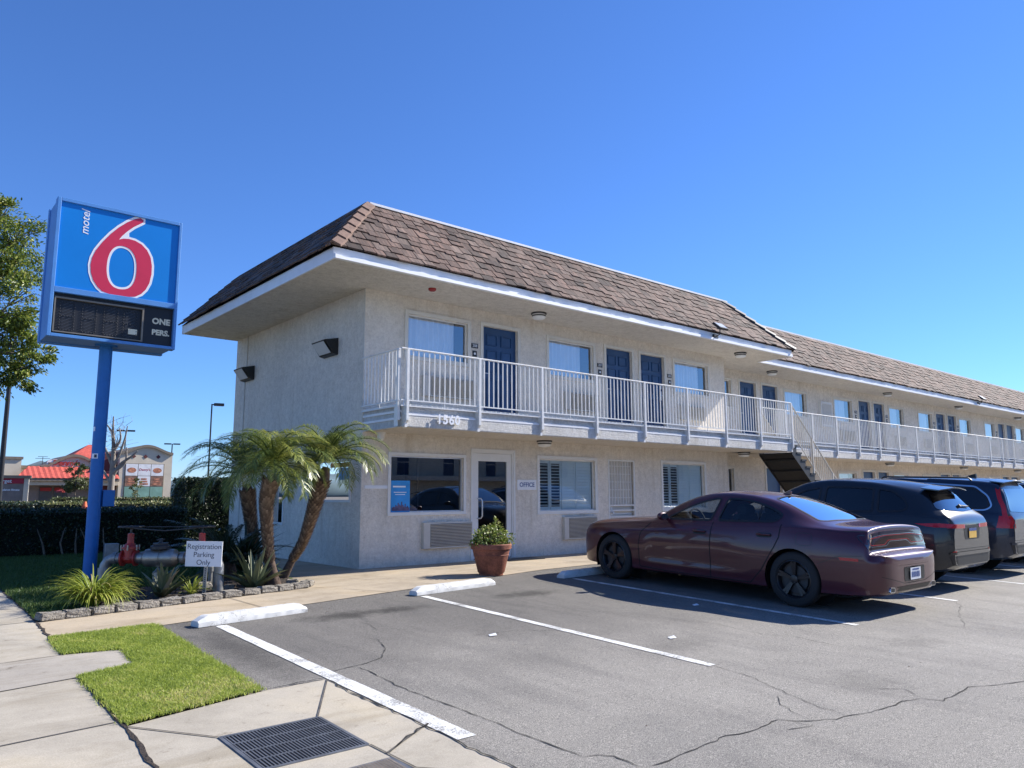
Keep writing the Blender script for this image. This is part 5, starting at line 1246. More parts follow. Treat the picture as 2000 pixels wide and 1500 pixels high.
mb.build('trunk', 'bark pale', t, smooth=60)

# ---------------------------------------------------------------- cars
def pchip(kn):
    x = np.array([k[0] for k in kn], float); y = np.array([k[1] for k in kn], float); h = np.diff(x); dl = np.diff(y)/h
    d = np.zeros(len(x)); d[0] = dl[0]; d[-1] = dl[-1]
    for i in range(1, len(x)-1):
        if dl[i-1]*dl[i] > 0:
            w1 = 2*h[i]+h[i-1]; w2 = h[i]+2*h[i-1]; d[i] = (w1+w2)/(w1/dl[i-1]+w2/dl[i])
    def f(t):
        t = min(max(t, x[0]), x[-1]); i = min(int(np.searchsorted(x, t, 'right'))-1, len(x)-2); i = max(i, 0)
        s = (t-x[i])/h[i]; h00 = (1+2*s)*(1-s)**2; h10 = s*(1-s)**2; h01 = s*s*(3-2*s); h11 = s*s*(s-1)
        return h00*y[i]+h10*h[i]*d[i]+h01*y[i+1]+h11*h[i]*d[i+1]
    return f
def resample(poly, step=.04, closed=True):
    out = []; n = len(poly)
    for i in range(n if closed else n-1):
        a = Vector(poly[i]); b = Vector(poly[(i+1) % n]); k = max(1, int((b-a).length/step))
        out += [tuple(a.lerp(b, j/k)) for j in range(k)]
    if not closed: out.append(tuple(poly[-1]))
    return out
def poff(lp, d):
    P = [Vector(p) for p in lp]; A = sum(P[i-1].x*P[i].y-P[i].x*P[i-1].y for i in range(len(P))); out = []
    for i in range(len(P)):
        t = (P[(i+1) % len(P)]-P[i-1]).normalized(); n = Vector((t.y, -t.x))*(1 if A > 0 else -1); out.append(tuple(P[i]+n*d))
    return out
def round_poly(poly, r=.06, k=4):
    out = []; n = len(poly)
    for i in range(n):
        p = Vector(poly[i]); a = Vector(poly[i-1]); b = Vector(poly[(i+1) % n]); ra = min(r, (a-p).length*.45); rb = min(r, (b-p).length*.45)
        A = p+(a-p).normalized()*ra; Bq = p+(b-p).normalized()*rb
        for j in range(k+1):
            t = j/k; out.append(tuple(A*(1-t)**2+p*2*t*(1-t)+Bq*t*t))
    return out
def inside(x, y, poly):
    c = False; j = len(poly)-1
    for i in range(len(poly)):
        a, b = poly[i], poly[j]; j = i
        if (a[1] > y) != (b[1] > y) and x < (b[0]-a[0])*(y-a[1])/(b[1]-a[1])+a[0]: c = not c
    return c
class Car:
    def __init__(s, name, label, cat, x, ynose, sp, paint, group=None):
        s.sp = sp; L = sp['L']; s.L = L; s.paint = paint
        yc = ynose-L/2
        s.root = thing(name, label, cat, (x, yc, gz(yc)), 0, group); s.root.rotation_euler = (math.atan(SLOPE), 0, 0)
        C = {k: pchip(v) for k, v in sp['curves'].items()}
        ts = sorted(set([round(v, 4) for v in np.arange(0, L, .03)]+[L]+sp.get('extra', [])))
        rings = []
        for t in ts:
            zb, w, zs, so, wr, zr, zt = (C[k](t) for k in ('zb', 'w', 'zs', 'so', 'wr', 'zr', 'zt'))
            zs = min(zs, zt-.02); zr = min(max(zr, zs+.004), zt-.004); wr = min(wr, w-so-.01); ws = w-so
            cr = sp.get('crease', .60); zm = min(max(cr, zb+.15), zs-.10)
            key = [(w-.035, zb+.035), (w-.012, zb+(zm-zb)*.45), (w, zm), (w-.010-.10*so, zm+(zs-zm)*.55), (ws+.020, zs-.045), (ws-.008, zs-.002), (wr+(ws-wr)*.47+sp.get('bulge', .012), zs+(zr-zs)*.5), (wr, zr), (wr*.78, zr+(zt-zr)*.52), (wr*.42, zr+(zt-zr)*.88), (0, zt)]
            P = [np.array(k) for k in key]; P = [2*P[0]-P[1]]+P+[np.array([-key[-2][0], key[-2][1]])]
            half = [(0, zb), (w*.45, zb), (w*.8, zb)]
            for i in range(1, len(P)-2):
                a, b, c, d = P[i-1:i+3]; m = 6
                for j in range(m):
                    q = j/m; half.append(tuple(.5*((2*b)+(c-a)*q+(2*a-5*b+4*c-d)*q*q+(3*b-a-3*c+d)*q**3)))
            half.append(key[-1])
            if 'dent' in sp: half = [(p[0]-(sp['dent'](t, p[1]) if p[0] > .6 else 0), p[1]) for p in half]
            ring = [(p[0], L/2-t, p[1]) for p in half]+[(-p[0], L/2-t, p[1]) for p in half[-2:0:-1]]
            rings.append(ring)
        n = len(rings[0]); V = [p for r_ in rings for p in r_]
        F = [(i*n+k, i*n+(k+1) % n, (i+1)*n+(k+1) % n, (i+1)*n+k) for i in range(len(rings)-1) for k in range(n)]
        F += [tuple(range(n)), tuple(range((len(rings)-1)*n, len(rings)*n))[::-1]]
        s.bm = bmesh.new(); vs = [s.bm.verts.new(v) for v in V]
        for f in F: s.bm.faces.new([vs[i] for i in f])
        bmesh.ops.recalc_face_normals(s.bm, faces=s.bm.faces)
        s.bvh = BVHTree.FromBMesh(s.bm)
    def hit(s, u, v, axis, side=1):
        if axis == 'side': o, d = Vector((side*3, s.L/2-u, v)), Vector((-side, 0, 0))
        elif axis == 'top': o, d = Vector((u, s.L/2-v, 4)), Vector((0, 0, -1))
        elif axis == 'rear': o, d = Vector((u, -s.L/2-2, v)), Vector((0, 1, 0))
        else: o, d = Vector((u, s.L/2+2, v)), Vector((0, -1, 0))
        p, n, i, dist = s.bvh.ray_cast(o, d)
        if p is None:
            q = s.bvh.find_nearest(o+d*2.5); p, n = q[0], q[1]
        if n.dot(d) > 0: n = -n
        return p, n
    def patch(s, name, poly, axis, m, off=.004, side=1, step=.06, parent=None):
        bm = bmesh.new(); bm.faces.new([bm.verts.new((p[0], p[1], 0)) for p in poly])
        for k in (0, 1):
            lo, hi = min(p[k] for p in poly), max(p[k] for p in poly); no = (1, 0, 0) if k == 0 else (0, 1, 0); c = lo+step
            while c < hi:
                bmesh.ops.bisect_plane(bm, geom=bm.verts[:]+bm.edges[:]+bm.faces[:], plane_co=(c, c, 0), plane_no=no); c += step
        bmesh.ops.triangulate(bm, faces=[f for f in bm.faces if len(f.verts) > 4])
        for v in bm.verts:
            p, n = s.hit(v.co.x, v.co.y, axis, side); v.co = p+n*off
        bmesh.ops.recalc_face_normals(bm, faces=bm.faces)
        me = bpy.data.meshes.new(name); bm.to_mesh(me); bm.free()
        return link(name, me, m, parent or s.root, 180)
    def band(s, name, loops, axis, m, wi, wo, off=.004, side=1, closed=True, parent=None, both=True):
        if axis == 'side' and both:
            s.band(name, loops, axis, m, wi, wo, off, 1, closed, parent, False); return s.band(name, loops, axis, m, wi, wo, off, -1, closed, parent, False)
        mb = MB()
        for lp in loops:
            lp = resample(lp, .03, closed)
            if closed: a, b = poff(lp, wo), poff(lp, -wi)
            else:
                a, b = [], []
                for i, p in enumerate(lp):
                    t = (Vector(lp[min(i+1, len(lp)-1)])-Vector(lp[max(i-1, 0)])).normalized(); q = Vector((-t.y, t.x)); a.append(tuple(Vector(p)+q*wo)); b.append(tuple(Vector(p)-q*wi))
            for sd in ((1, -1) if (axis == 'side' and both) else (side,)):
                vs = []
                for p, q in zip(a, b):
                    for r_ in (p, q): h, nn = s.hit(r_[0], r_[1], axis, sd); vs.append(h+nn*off)
                n = len(lp)
                mb.add(vs, [(2*i, 2*i+1, (2*i+3) % (2*n), (2*i+2) % (2*n)) for i in range(n if closed else n-1)])
        return mb.build(name, m, parent or s.root, False, 180)
    def cut(s, poly, axis, zmin=.0, xmin=.3):
        lp = [Vector(p) for p in poly]; P2 = [tuple(p) for p in lp]
        fs = []
        for f in s.bm.faces:
            c = f.calc_center_median()
            u, v = ((s.L/2-c.y, c.z) if axis == 'side' else (c.x, s.L/2-c.y))
            if axis == 'side' and abs(c.x) < xmin: continue
            if c.z < zmin: continue
            if axis == 'top' and f.normal.z < .1: continue
            if inside(u, v, P2): fs.append(f)
        bmesh.ops.delete(s.bm, geom=fs, context='FACES')
        for v in s.bm.verts:
            if not v.is_boundary: continue
            q = Vector((s.L/2-v.co.y, v.co.z)) if axis == 'side' else Vector((v.co.x, s.L/2-v.co.y))
            if axis == 'side' and abs(v.co.x) < xmin: continue
            best = None
            for i in range(len(lp)):
                a, b = lp[i-1], lp[i]; ab = b-a; t = max(0, min(1, (q-a).dot(ab)/max(ab.length_squared, 1e-9))); pt = a+ab*t; d = (pt-q).length
                if best is None or d < best[0]: best = (d, pt)
            if best[0] < .035:
                pt = best[1]
                if axis == 'side':
                    if abs(v.co.x) > .62 and v.co.z > .25:
                        h, nn = s.hit(pt.x, pt.y, 'side', 1 if v.co.x > 0 else -1); v.co = h
                    else: v.co.y = s.L/2-pt.x; v.co.z = pt.y
                else:
                    h, nn = s.hit(pt.x, pt.y, 'top'); v.co = h
    def circle(s, t, z, r, n=48): return [(t+r*math.cos(2*math.pi*k/n), z+r*math.sin(2*math.pi*k/n)) for k in range(n)]
    def body(s, angle=32):
        me = bpy.data.meshes.new('body'); s.bm.to_mesh(me); s.bm.free()
        return link('body', me, s.paint, s.root, angle)
    def wheels(s, rim='rim black', spokes=5):
        sp = s.sp; R0 = sp['R']
        for t in sp['axles']:
            for sd in (-1, 1):
                xo = sp['track']*sd; c = (0, s.L/2-t, R0)
                mb = MB(); r = R0
                prof = [(r*.68, .02), (r*.72, .0), (r*.90, .004), (r*.965, .018), (r, .045), (r, .17), (r*.965, .2), (r*.9, .215), (r*.68, .2)]
                mb.lathe([(a, xo-sd*b) for a, b in prof], c, 'x', 48, False)
                ty = mb.build('wheel', 'tyre', s.root, False, 50)
                mb = MB()
                mb.lathe([(a, xo-sd*b) for a, b in [(r*.69, .012), (r*.66, .008), (r*.63, .02), (r*.61, .09), (r*.05, .095)]], c, 'x', 48, False)
                mb.build('rim_barrel', rim, ty, False, 40)
                mb = MB(); mb.lathe([(r*.14, xo-sd*.068), (r*.50, xo-sd*.068), (r*.50, xo-sd*.085), (r*.14, xo-sd*.085)], c, 'x', 32, False); mb.build('brake_disc', 'dark metal', ty, False, 40)
                mb = MB()
                for k in range(spokes):
                    a = 2*math.pi*k/spokes+.3
                    for da in ((-.10, .10) if spokes == 5 else (0,)):
                        q0 = Vector((xo-sd*.035, c[1]+r*.10*math.cos(a), c[2]+r*.10*math.sin(a))); q1 = Vector((xo-sd*.016, c[1]+r*.64*math.cos(a+da), c[2]+r*.64*math.sin(a+da)))
                        d = (q1-q0).normalized(); w = Vector((1, 0, 0)).cross(d)*r*.045; w2 = w*1.1; o = Vector((-sd*.03, 0, 0))
                        mb.add([q0-w, q0+w, q1+w2, q1-w2, q0-w+o, q0+w+o, q1+w2+o, q1-w2+o], [(0, 1, 2, 3), (0, 4, 5, 1), (1, 5, 6, 2), (2, 6, 7, 3), (3, 7, 4, 0)])
                mb.lathe([(r*.17, xo-sd*.035), (r*.15, xo-sd*.022), (r*.08, xo-sd*.018), (.004, xo-sd*.018)], c, 'x', 20)
                for k in range(5):
                    a = 2*math.pi*(k+.5)/5; mb.lathe([(.012, xo-sd*.03), (.010, xo-sd*.016), (.003, xo-sd*.015)], (0, c[1]+r*.13*math.cos(a), c[2]+r*.13*math.sin(a)), 'x', 8)
                mb.build('rim', rim, ty, False, 35)
            # liner of the wheel arch
            n = 20; Ra = sp['arch']+.012
            for sd in (-1, 1):
                mb = MB(); vs = []
                for k in range(n+1):
                    a = R(-25)+R(230)*k/n
                    for x in (sp['track']-.03, .5): vs.append((sd*x, s.L/2-t+Ra*math.cos(a), R0+Ra*math.sin(a)))
                mb.add(vs, [(2*k, 2*k+1, 2*k+3, 2*k+2) for k in range(n)]); m0 = len(mb.v)
                mb.add([(sd*.5, s.L/2-t+Ra*math.cos(2*math.pi*k/24), R0+Ra*math.sin(2*math.pi*k/24)) for k in range(24)], [tuple(range(24))])
                mb.build('arch_liner', 'black trim', s.root, False)
    def glazing(s, polys, axis, m, name, cut=True, frame='black trim', wi=.018, wo=.012):
        for lp in polys:
            lp = round_poly(lp, .05)
            if cut: s.cut(lp, axis, .75)
            for sd in ((1, -1) if axis == 'side' else (1,)):
                o = s.patch(name, poff(lp, .004) if cut else lp, axis, m, -.003 if cut else .004, sd)
                s.band('window_frame', [lp], axis, frame, wi, wo, .004 if cut else .007, sd, parent=o, both=False)
    def seats(s, t0, t1, zf, zc):
        mb = MB(); y = lambda t: s.L/2-t
        def cushion(x, t, w=.26, back=.46, h=True):
            mb.prism([(x-w, y(t-.45), zf+.30), (x-w, y(t+.08), zf+.22), (x-w, y(t+.08), zf+.36), (x-w, y(t-.45), zf+.42)], (2*w, 0, 0))
            mb.prism([(x-w*.92, y(t), zf+.3), (x-w*.92, y(t+.13), zf+.3), (x-w*.92, y(t+.30), zf+.3+back), (x-w*.92, y(t+.20), zf+.3+back)], (1.84*w, 0, 0))
            if h: mb.lathe([(.02, -.13), (.085, -.12), (.10, -.06), (.10, .06), (.085, .12), (.02, .13)], (x, y(t+.25), zf+.3+back+.05), 'x', 12)
        for x in (-.38, .38): cushion(x, t0)
        for x in (-.4, .4): cushion(x, t1, .36, .36, False)
        mb.box((-.72, y(t0-.85), zf+.3), (.72, y(t0-1.15), zf+.60)); mb.box((-.78, y(t0-1.2), zf-.02), (.78, y(t1+.4), zf)); 
        o = mb.build('seats', 'seat', s.root, False, 35, bevel=.02)
        mb = MB(); c = Vector((-.38, y(t0-.62), zf+.62)); mb.tube([c+Vector((.18*math.cos(a), .06*math.sin(a), .17*math.sin(a))) for a in np.linspace(0, 6.2832, 25)], .015, 6); mb.tube([c, c+Vector((0, .25, -.05))], .03, 6); mb.build('steering_wheel', 'black trim', s.root, False, 60)
    def mirrors(s, t, z, m):
        for sd in (-1, 1):
            h, n = s.hit(t, z-.03, 'side', sd)
            mb = MB(); mb.tube([h, h+Vector((sd*.09, -.02, .035))], [.035, .025], 8)
            c = h+Vector((sd*.17, -.02, .06)); bm = bmesh.new(); bmesh.ops.create_uvsphere(bm, u_segments=16, v_segments=10, radius=1)
            vs = [(c.x+v.co.x*.105, c.y+(v.co.y if v.co.y > 0 else v.co.y*.35)*.08, c.z+v.co.z*.065*(1 if abs(v.co.z) < .9 else .95)) for v in bm.verts]; fs = [tuple(v.index for v in f.verts) for f in bm.faces]; bm.free()
            mb.add(vs, fs); o = mb.build('side_mirror', m, s.root, False, 70)
            mb = MB(); mb.lathe([(.055, -.0355), (.002, -.0365)], (0, 0, 0), 'y', 16); mb.v = [(c.x+v[0]*1.5, c.y+v[1], c.z+v[2]*.9) for v in mb.v]; mb.build('mirror_glass', 'chrome', o, False)
    def handles(s, spots, m):
        for t, z in spots:
            for sd in (-1, 1):
                s.patch('handle_shade', round_poly([(t-.02, z-.035), (t+.21, z-.03), (t+.21, z+.03), (t-.02, z+.03)], .03), 'side', 'black trim', .0015, sd)  # flat black patch painted as the shade of the scoop behind the handle
                h, n = s.hit(t, z, 'side', sd); h2, n2 = s.hit(t+.19, z+.005, 'side', sd)
                mb = MB(); mb.tube([h+n*.002, h+n*.022, h.lerp(h2, .5)+n*.036, h2+n2*.026, h2+n2*.002], [.012, .02, .021, .02, .012], 8, flat=.8); mb.build('door_handle', m, s.root, False, 60)

# ---- the maroon saloon
def sstep(a, b, x): x = min(1, max(0, (x-a)/(b-a))); return x*x*(3-2*x)
def scallop(t, z):
    return .017*sstep(1.50, 1.72, t+(.62-z)*.25)*(1-sstep(2.7, 3.6, t))*sstep(.36, .42, z)*(1-sstep(.46, .90, z))
ch = dict(L=5.23, dent=scallop, axles=(.86, 4.06), R=.362, arch=.405, track=.955, crease=.66,
 extra=[5.0, 5.005, 5.045, 5.05, 5.175, 5.195, 5.21, 5.22, 5.226], curves=dict(
 zb=[(0, .26), (.3, .20), (1.2, .19), (3.6, .19), (4.7, .21), (5.1, .25), (5.18, .28), (5.23, .36)],
 w=[(0, .66), (.06, .78), (.2, .88), (.45, .945), (.9, .972), (1.5, .965), (2.6, .97), (3.6, .985), (4.2, .99), (4.7, .965), (5.0, .92), (5.10, .885), (5.16, .82), (5.20, .72), (5.225, .56), (5.23, .45)],
 zs=[(0, .64), (.06, .77), (.3, .865), (.9, .925), (1.5, .965), (2.0, .995), (2.8, 1.025), (3.5, 1.045), (4.0, 1.06), (4.5, 1.045), (4.9, 1.015), (5.0, .99), (5.05, .76), (5.2, .73), (5.23, .67)],
 so=[(0, .05), (.5, .07), (1.5, .085), (2.5, .075), (3.6, .07), (4.2, .08), (5.0, .09), (5.05, .03), (5.23, .03)],
 wr=[(0, .55), (.3, .70), (1.0, .76), (1.5, .77), (1.75, .76), (2.1, .69), (2.5, .635), (3.0, .625), (3.5, .625), (3.9, .64), (4.3, .70), (4.5, .76), (5.0, .76), (5.05, .78), (5.16, .76), (5.2, .68), (5.23, .42)],
 zr=[(0, .69), (.06, .82), (.25, .905), (.9, .97), (1.4, 1.005), (1.55, 1.02), (1.8, 1.135), (2.1, 1.285), (2.35, 1.375), (2.6, 1.425), (2.9, 1.44), (3.2, 1.425), (3.5, 1.385), (3.8, 1.31), (4.1, 1.205), (4.35, 1.115), (4.5, 1.085), (4.9, 1.065), (5.0, 1.055), (5.05, .785), (5.20, .75), (5.23, .69)],
 zt=[(0, .71), (.06, .84), (.25, .93), (.8, 1.0), (1.3, 1.04), (1.5, 1.055), (1.6, 1.08), (1.8, 1.185), (2.1, 1.345), (2.35, 1.44), (2.6, 1.49), (2.85, 1.505), (3.2, 1.492), (3.5, 1.452), (3.8, 1.37), (4.1, 1.255), (4.35, 1.155), (4.5, 1.118), (4.7, 1.11), (4.95, 1.115), (5.0, 1.105), (5.05, .80), (5.15, .775), (5.21, .745), (5.23, .70)]))
c = Car('parked_sedan', 'dark maroon four door sedan with black wheels parked nearest, its tail towards the lot', 'car', 3.56, -2.90, ch, 'paint maroon')
fw = [(1.86, 1.035), (2.05, 1.135), (2.25, 1.235), (2.45, 1.315), (2.70, 1.375), (2.79, 1.385), (2.72, 1.055)]
rw = [(2.84, 1.06), (2.90, 1.385), (3.15, 1.385), (3.40, 1.345), (3.62, 1.285), (3.80, 1.21), (3.84, 1.17), (3.76, 1.095)]
ws_ = [(-.66, 1.66), (.66, 1.66), (.70, 1.80), (.56, 2.32), (0, 2.36), (-.56, 2.32), (-.70, 1.80)]
bw_ = [(-.50, 3.58), (0, 3.53), (.50, 3.58), (.66, 4.30), (.55, 4.36), (0, 4.40), (-.55, 4.36), (-.66, 4.30)]
for t in ch['axles']: c.cut(c.circle(t, .362, ch['arch']), 'side', 0, .5)
c.glazing([fw, rw], 'side', 'car glass', 'side_window'); c.glazing([ws_], 'top', 'car glass', 'windscreen'); c.glazing([bw_], 'top', 'car glass rear', 'rear_window')
c.body(48); c.wheels(); c.seats(2.75, 3.42, .40, 0); c.mirrors(1.93, 1.05, 'paint maroon')
c.band('window_divider', [[(3.50, 1.085), (3.47, 1.325)]], 'side', 'black trim', .012, .012, .002, closed=False)
c.band('door_seam', [[(1.42, .27), (1.40, .6), (1.44, .80), (1.60, .96)], [(2.76, .25), (2.75, .7), (2.77, 1.04)], [(3.60, .44), (3.70, .60), (3.80, .76), (3.87, .90), (3.88, 1.07)], [(1.42, .27), (2.0, .245), (2.75, .245), (3.42, .25), (3.60, .44)]], 'side', 'pit dark', .007, .007, .0018, closed=False)
c.band('rocker_trim', [[(1.36, .215), (2.4, .21), (3.56, .215)]], 'side', 'black trim', .02, .03, .003, closed=False)
c.band('bumper_crease_shade', [[(-.80, .50), (-.3, .40), (.3, .40), (.80, .50)]], 'rear', 'pit dark', .003, .003, .002, closed=False)  # dark line painted as the shade along the bumper crease
c.band('hood_seam', [[(-.74, 1.52), (-.70, .9), (-.60, .25)], [(.74, 1.52), (.70, .9), (.60, .25)]], 'top', 'pit dark', .005, .005, .002, closed=False)
c.handles([(2.47, .885), (3.55, .915)], 'paint maroon')
c.patch('side_marker', [(4.72, .675), (4.94, .675), (4.94, .71), (4.70, .71)], 'side', 'tail lamp red', .004, -1); c.patch('side_marker', [(4.72, .675), (4.94, .675), (4.94, .71), (4.70, .71)], 'side', 'tail lamp red', .004, 1)
c.band('fuel_door', [round_poly([(4.12, .82), (4.34, .82), (4.34, .98), (4.12, .98)], .05)], 'side', 'black trim', .003, .003, .0015, -1, both=False)
c.band('bumper_seam', [[(4.42, .60), (4.7, .725), (4.98, .745)]], 'side', 'black trim', .003, .003, .0015, closed=False)
lamp = c.patch('taillight', round_poly([(-.87, .822), (.87, .822), (.89, .91), (.86, 1.0), (.5, 1.035), (0, 1.045), (-.5, 1.035), (-.86, 1.0), (-.89, .91)], .03), 'rear', 'tail lamp', .006)
c.band('lamp_ring', [round_poly([(-.80, .855), (-.36, .855), (-.26, .91), (.26, .91), (.36, .855), (.80, .855), (.82, .91), (.79, .968), (.4, .998), (-.4, .998), (-.79, .968), (-.82, .91)], .03)], 'rear', 'chrome', .003, .003, .009, parent=lamp)
c.band('lamp_ring', [round_poly([(-.78, .872), (-.40, .872), (-.30, .925), (.30, .925), (.40, .872), (.78, .872), (.80, .91), (.77, .955), (.4, .985), (-.4, .985), (-.77, .955), (-.80, .91)], .03)], 'rear', 'tail lamp red', .003, .003, .008, parent=lamp)
c.band('trunk_seam', [[(-.86, 1.035), (-.5, 1.062), (0, 1.07), (.5, 1.062), (.86, 1.035)]], 'rear', 'black trim', .004, .004, .002, closed=False)
rc = c.patch('plate_recess', round_poly([(-.30, .42), (.30, .42), (.31, .60), (-.31, .60)], .03), 'rear', 'black trim', .003)
pl_ = c.patch('license_plate', [(-.155, .435), (.155, .435), (.155, .585), (-.155, .585)], 'rear', 'plate white', .016)
pm = [c.patch('plate_mark', [(-.12+.05*k, .465), (-.085+.05*k, .465), (-.085+.05*k, .535), (-.12+.05*k, .535)], 'rear', 'ink blue', .0185, parent=pl_) for k in range(5)]
c.patch('plate_mark', [(-.10, .552), (.10, .552), (.10, .572), (-.10, .572)], 'rear', 'ink blue', .0185, parent=pl_)
c.patch('diffuser', [(-.45, .305), (.45, .305), (.50, .365), (-.50, .365)], 'rear', 'black trim', .004)
for x in (-.62, .62):
    p, n = c.hit(x, .335, 'rear'); mb = MB(); lp = round_poly([(x-.07, .305), (x+.06, .30), (x+.07, .36), (x-.05, .37)], .02)
    mb.prism([(q[0], p.y-.012, q[1]) for q in lp], (0, .08, 0)); e = mb.build('exhaust_tip', 'chrome', c.root, False, 40)
    mb = MB(); mb.add([((q[0]-x)*.82+x, p.y-.014, (q[1]-.335)*.82+.335) for q in lp], [tuple(range(len(lp)))]); mb.build('exhaust_bore', 'pit dark', e, False)
for x in (-.58, .58): c.patch('headlight', [(x-.16, .60), (x+.16, .60), (x+.14, .70), (x-.14, .70)], 'front', 'head lamp', .004)
c.patch('grille', round_poly([(-.50, .42), (.50, .42), (.56, .66), (-.56, .66)], .05), 'front', 'black trim', .004)
mb = MB(); p, n = c.hit(.0, 3.45, 'top'); mb.prism([(-.02, p.y+.09, p.z-.01), (-.02, p.y-.07, p.z-.01), (-.02, p.y-.075, p.z+.05), (-.02, p.y-.02, p.z+.045)], (.04, 0, 0)); mb.build('roof_antenna', 'paint maroon', c.root, False, bevel=.006)
for k in range(0): pass

# ---- tall cars beyond it
def suv_curves(h=1.70, L=4.78, drop=.10):
    k = h/1.70; e = L
    return dict(zb=[(0, .32), (.3, .26), (1.2, .24), (L-1, .25), (L-.15, .32), (L, .40)],
     w=[(0, .66), (.08, .80), (.25, .90), (.5, .95), (1, .975), (2.5, .975), (3.6, .985), (L-.6, .97), (L-.25, .92), (L-.10, .85), (L, .74)],
     zs=[(0, .74), (.12, .88), (.4, .96), (1.0, 1.04), (1.6, 1.09), (2.4, 1.11), (3.4, 1.14), (L-.7, 1.17), (L-.2, 1.15), (L-.08, 1.08), (L, 1.0)],
     so=[(0, .05), (.6, .07), (2, .075), (L-.5, .09), (L, .06)],
     wr=[(0, .56), (.3, .72), (1.2, .80), (1.7, .76), (2.2, .69), (2.6, .655), (3.4, .64), (L-.55, .61), (L-.25, .64), (L-.1, .72), (L, .66)],
     zr=[(0, .80), (.12, .94), (.4, 1.02), (1.0, 1.10), (1.45, 1.15), (1.8, 1.34*k), (2.1, 1.49*k), (2.4, 1.585*k), (2.8, 1.625*k), (3.4, 1.605*k), (L-.75, 1.51*k), (L-.52, 1.46*k), (L-.42, 1.40*k), (L-.13, 1.19), (L-.05, 1.13), (L, 1.04)],
     zt=[(0, .83), (.1, .97), (.4, 1.06), (1.0, 1.13), (1.4, 1.17), (1.75, 1.37*k), (2.05, 1.54*k), (2.35, 1.645*k), (2.7, 1.69*k), (3.0, 1.70*k), (3.5, 1.685*k), (L-.7, (1.66-drop*.3)*k), (L-.46, (1.625-drop*.4)*k), (L-.42, 1.555*k), (L-.13, 1.235), (L-.05, 1.16), (L, 1.06)])
def suv(name, label, x, yn, L, h, paint, R0=.375, chrome=False, axles=None, wagon=False, group=None):
    cv = suv_curves(h, L, .03 if wagon else .10)
    if wagon:
        k = h/1.70
        cv['zr'] = cv['zr'][:10]+[(3.4, 1.625*k), (L-.65, 1.60*k), (L-.30, 1.55*k), (L-.16, 1.42*k), (L-.06, 1.14), (L, 1.04)]
        cv['zt'] = cv['zt'][:10]+[(3.5, 1.70*k), (L-.6, 1.685*k), (L-.27, 1.65*k), (L-.22, 1.58*k), (L-.06, 1.2), (L, 1.06)]
        cv['wr'] = cv['wr'][:7]+[(L-.5, .64), (L-.2, .67), (L-.05, .74), (L, .66)]
    axles = axles or (.88, L-1.02)
    sp = dict(L=L, axles=axles, R=R0, arch=R0+.05, track=.965, crease=.70, curves=cv)
    c = Car(name, label, 'car', x, yn, sp, paint, group)
    for t in axles: c.cut(c.circle(t, R0, sp['arch']), 'side', 0, .5)
    k = h/1.70; r1 = L-.70 if not wagon else L-.42
    g1 = [(1.75, 1.17), (2.05, 1.35*k), (2.35, 1.47*k), (2.62, 1.53*k), (2.60, 1.15)]
    g2 = [(2.70, 1.155), (2.72, 1.54*k), (3.15, 1.545*k), (3.52, 1.535*k), (3.56, 1.185)]
    g3 = [(3.64, 1.19), (3.60, 1.53*k), (r1-.22, 1.50*k), (r1, 1.36*k), (r1+.06, 1.27), (r1-.02, 1.215)]
    fr = 'black trim'
    c.glazing([g1, g2, g3], 'side', 'car glass dark', 'side_window')
    c.glazing([[(-.66, 1.52), (.66, 1.52), (.72, 1.7), (.58, 2.30), (0, 2.36), (-.58, 2.30), (-.72, 1.7)]], 'top', 'car glass', 'windscreen')
    if wagon: bwz = [(-.60, 1.50*k), (.60, 1.50*k), (.70, 1.18), (0, 1.15), (-.70, 1.18)]
    else: bwz = [(-.54, 1.46*k), (.54, 1.46*k), (.70, 1.255), (0, 1.225), (-.70, 1.255)]
    c.patch('rear_window', round_poly(bwz, .05), 'rear', 'car glass rear', .006); c.patch('rear_window_backing', round_poly(bwz, .05), 'rear', 'black trim', .002)
    c.body(); c.wheels(); c.seats(2.75, 3.6, .52, 0); c.mirrors(1.85, 1.18, paint)
    c.band('door_seam', [[(1.60, .36), (1.56, .9), (1.66, 1.1)], [(2.66, .33), (2.65, 1.14)], [(3.35, .5), (3.52, .75), (3.60, 1.0), (3.62, 1.17)]], 'side', 'black trim', .004, .004, .0018, closed=False)
    c.band('sill_cladding', [[(1.36, .36), (2.4, .34), (L-1.6, .36)]], 'side', 'black trim', .07, .05, .003, closed=False)
    c.handles([(2.40, .99), (3.36, 1.02)], paint)
    c.band('tailgate_seam', [[(-.72, 1.20), (-.74, .66), (.74, .66), (.72, 1.20)]], 'rear', 'black trim', .005, .005, .003, closed=False)
    c.patch('bumper_step', [(-.80, .585), (.80, .585), (.80, .62), (-.80, .62)], 'rear', paint, .02)
    # tailgate spoiler
    ts_ = L-.42 if wagon else L-.52; p, n = c.hit(0, ts_+.02, 'top'); mb = MB(); ln = .20 if wagon else .24
    vs = []
    for i in range(13):
        u = -1+i/6; a, n_ = c.hit(u*.60, ts_, 'top'); q = max(a.z+.006, p.z-.035*u*u)
        yy = c.L/2-ts_; vs += [(u*.60, yy, q), (u*.58, yy-.09-ln*(1-.25*u*u), q-.03), (u*.58, yy-.09-ln*(1-.25*u*u), q-.048), (u*.60, yy-.02, q-.02)]
    mb.add(vs, [(4*i+j, 4*i+(j+1) % 4, 4*i+4+(j+1) % 4, 4*i+4+j) for i in range(12) for j in range(4)]+[(0, 1, 2, 3), (51, 50, 49, 48)])
    mb.build('roof_spoiler', paint, c.root, False, 40)
    return c
s1 = suv('parked_crossover', 'dark charcoal crossover with thin tail lights and a yellow plate parked beside the maroon sedan', 6.62, -3.05, 4.74, 1.735, 'paint grey')
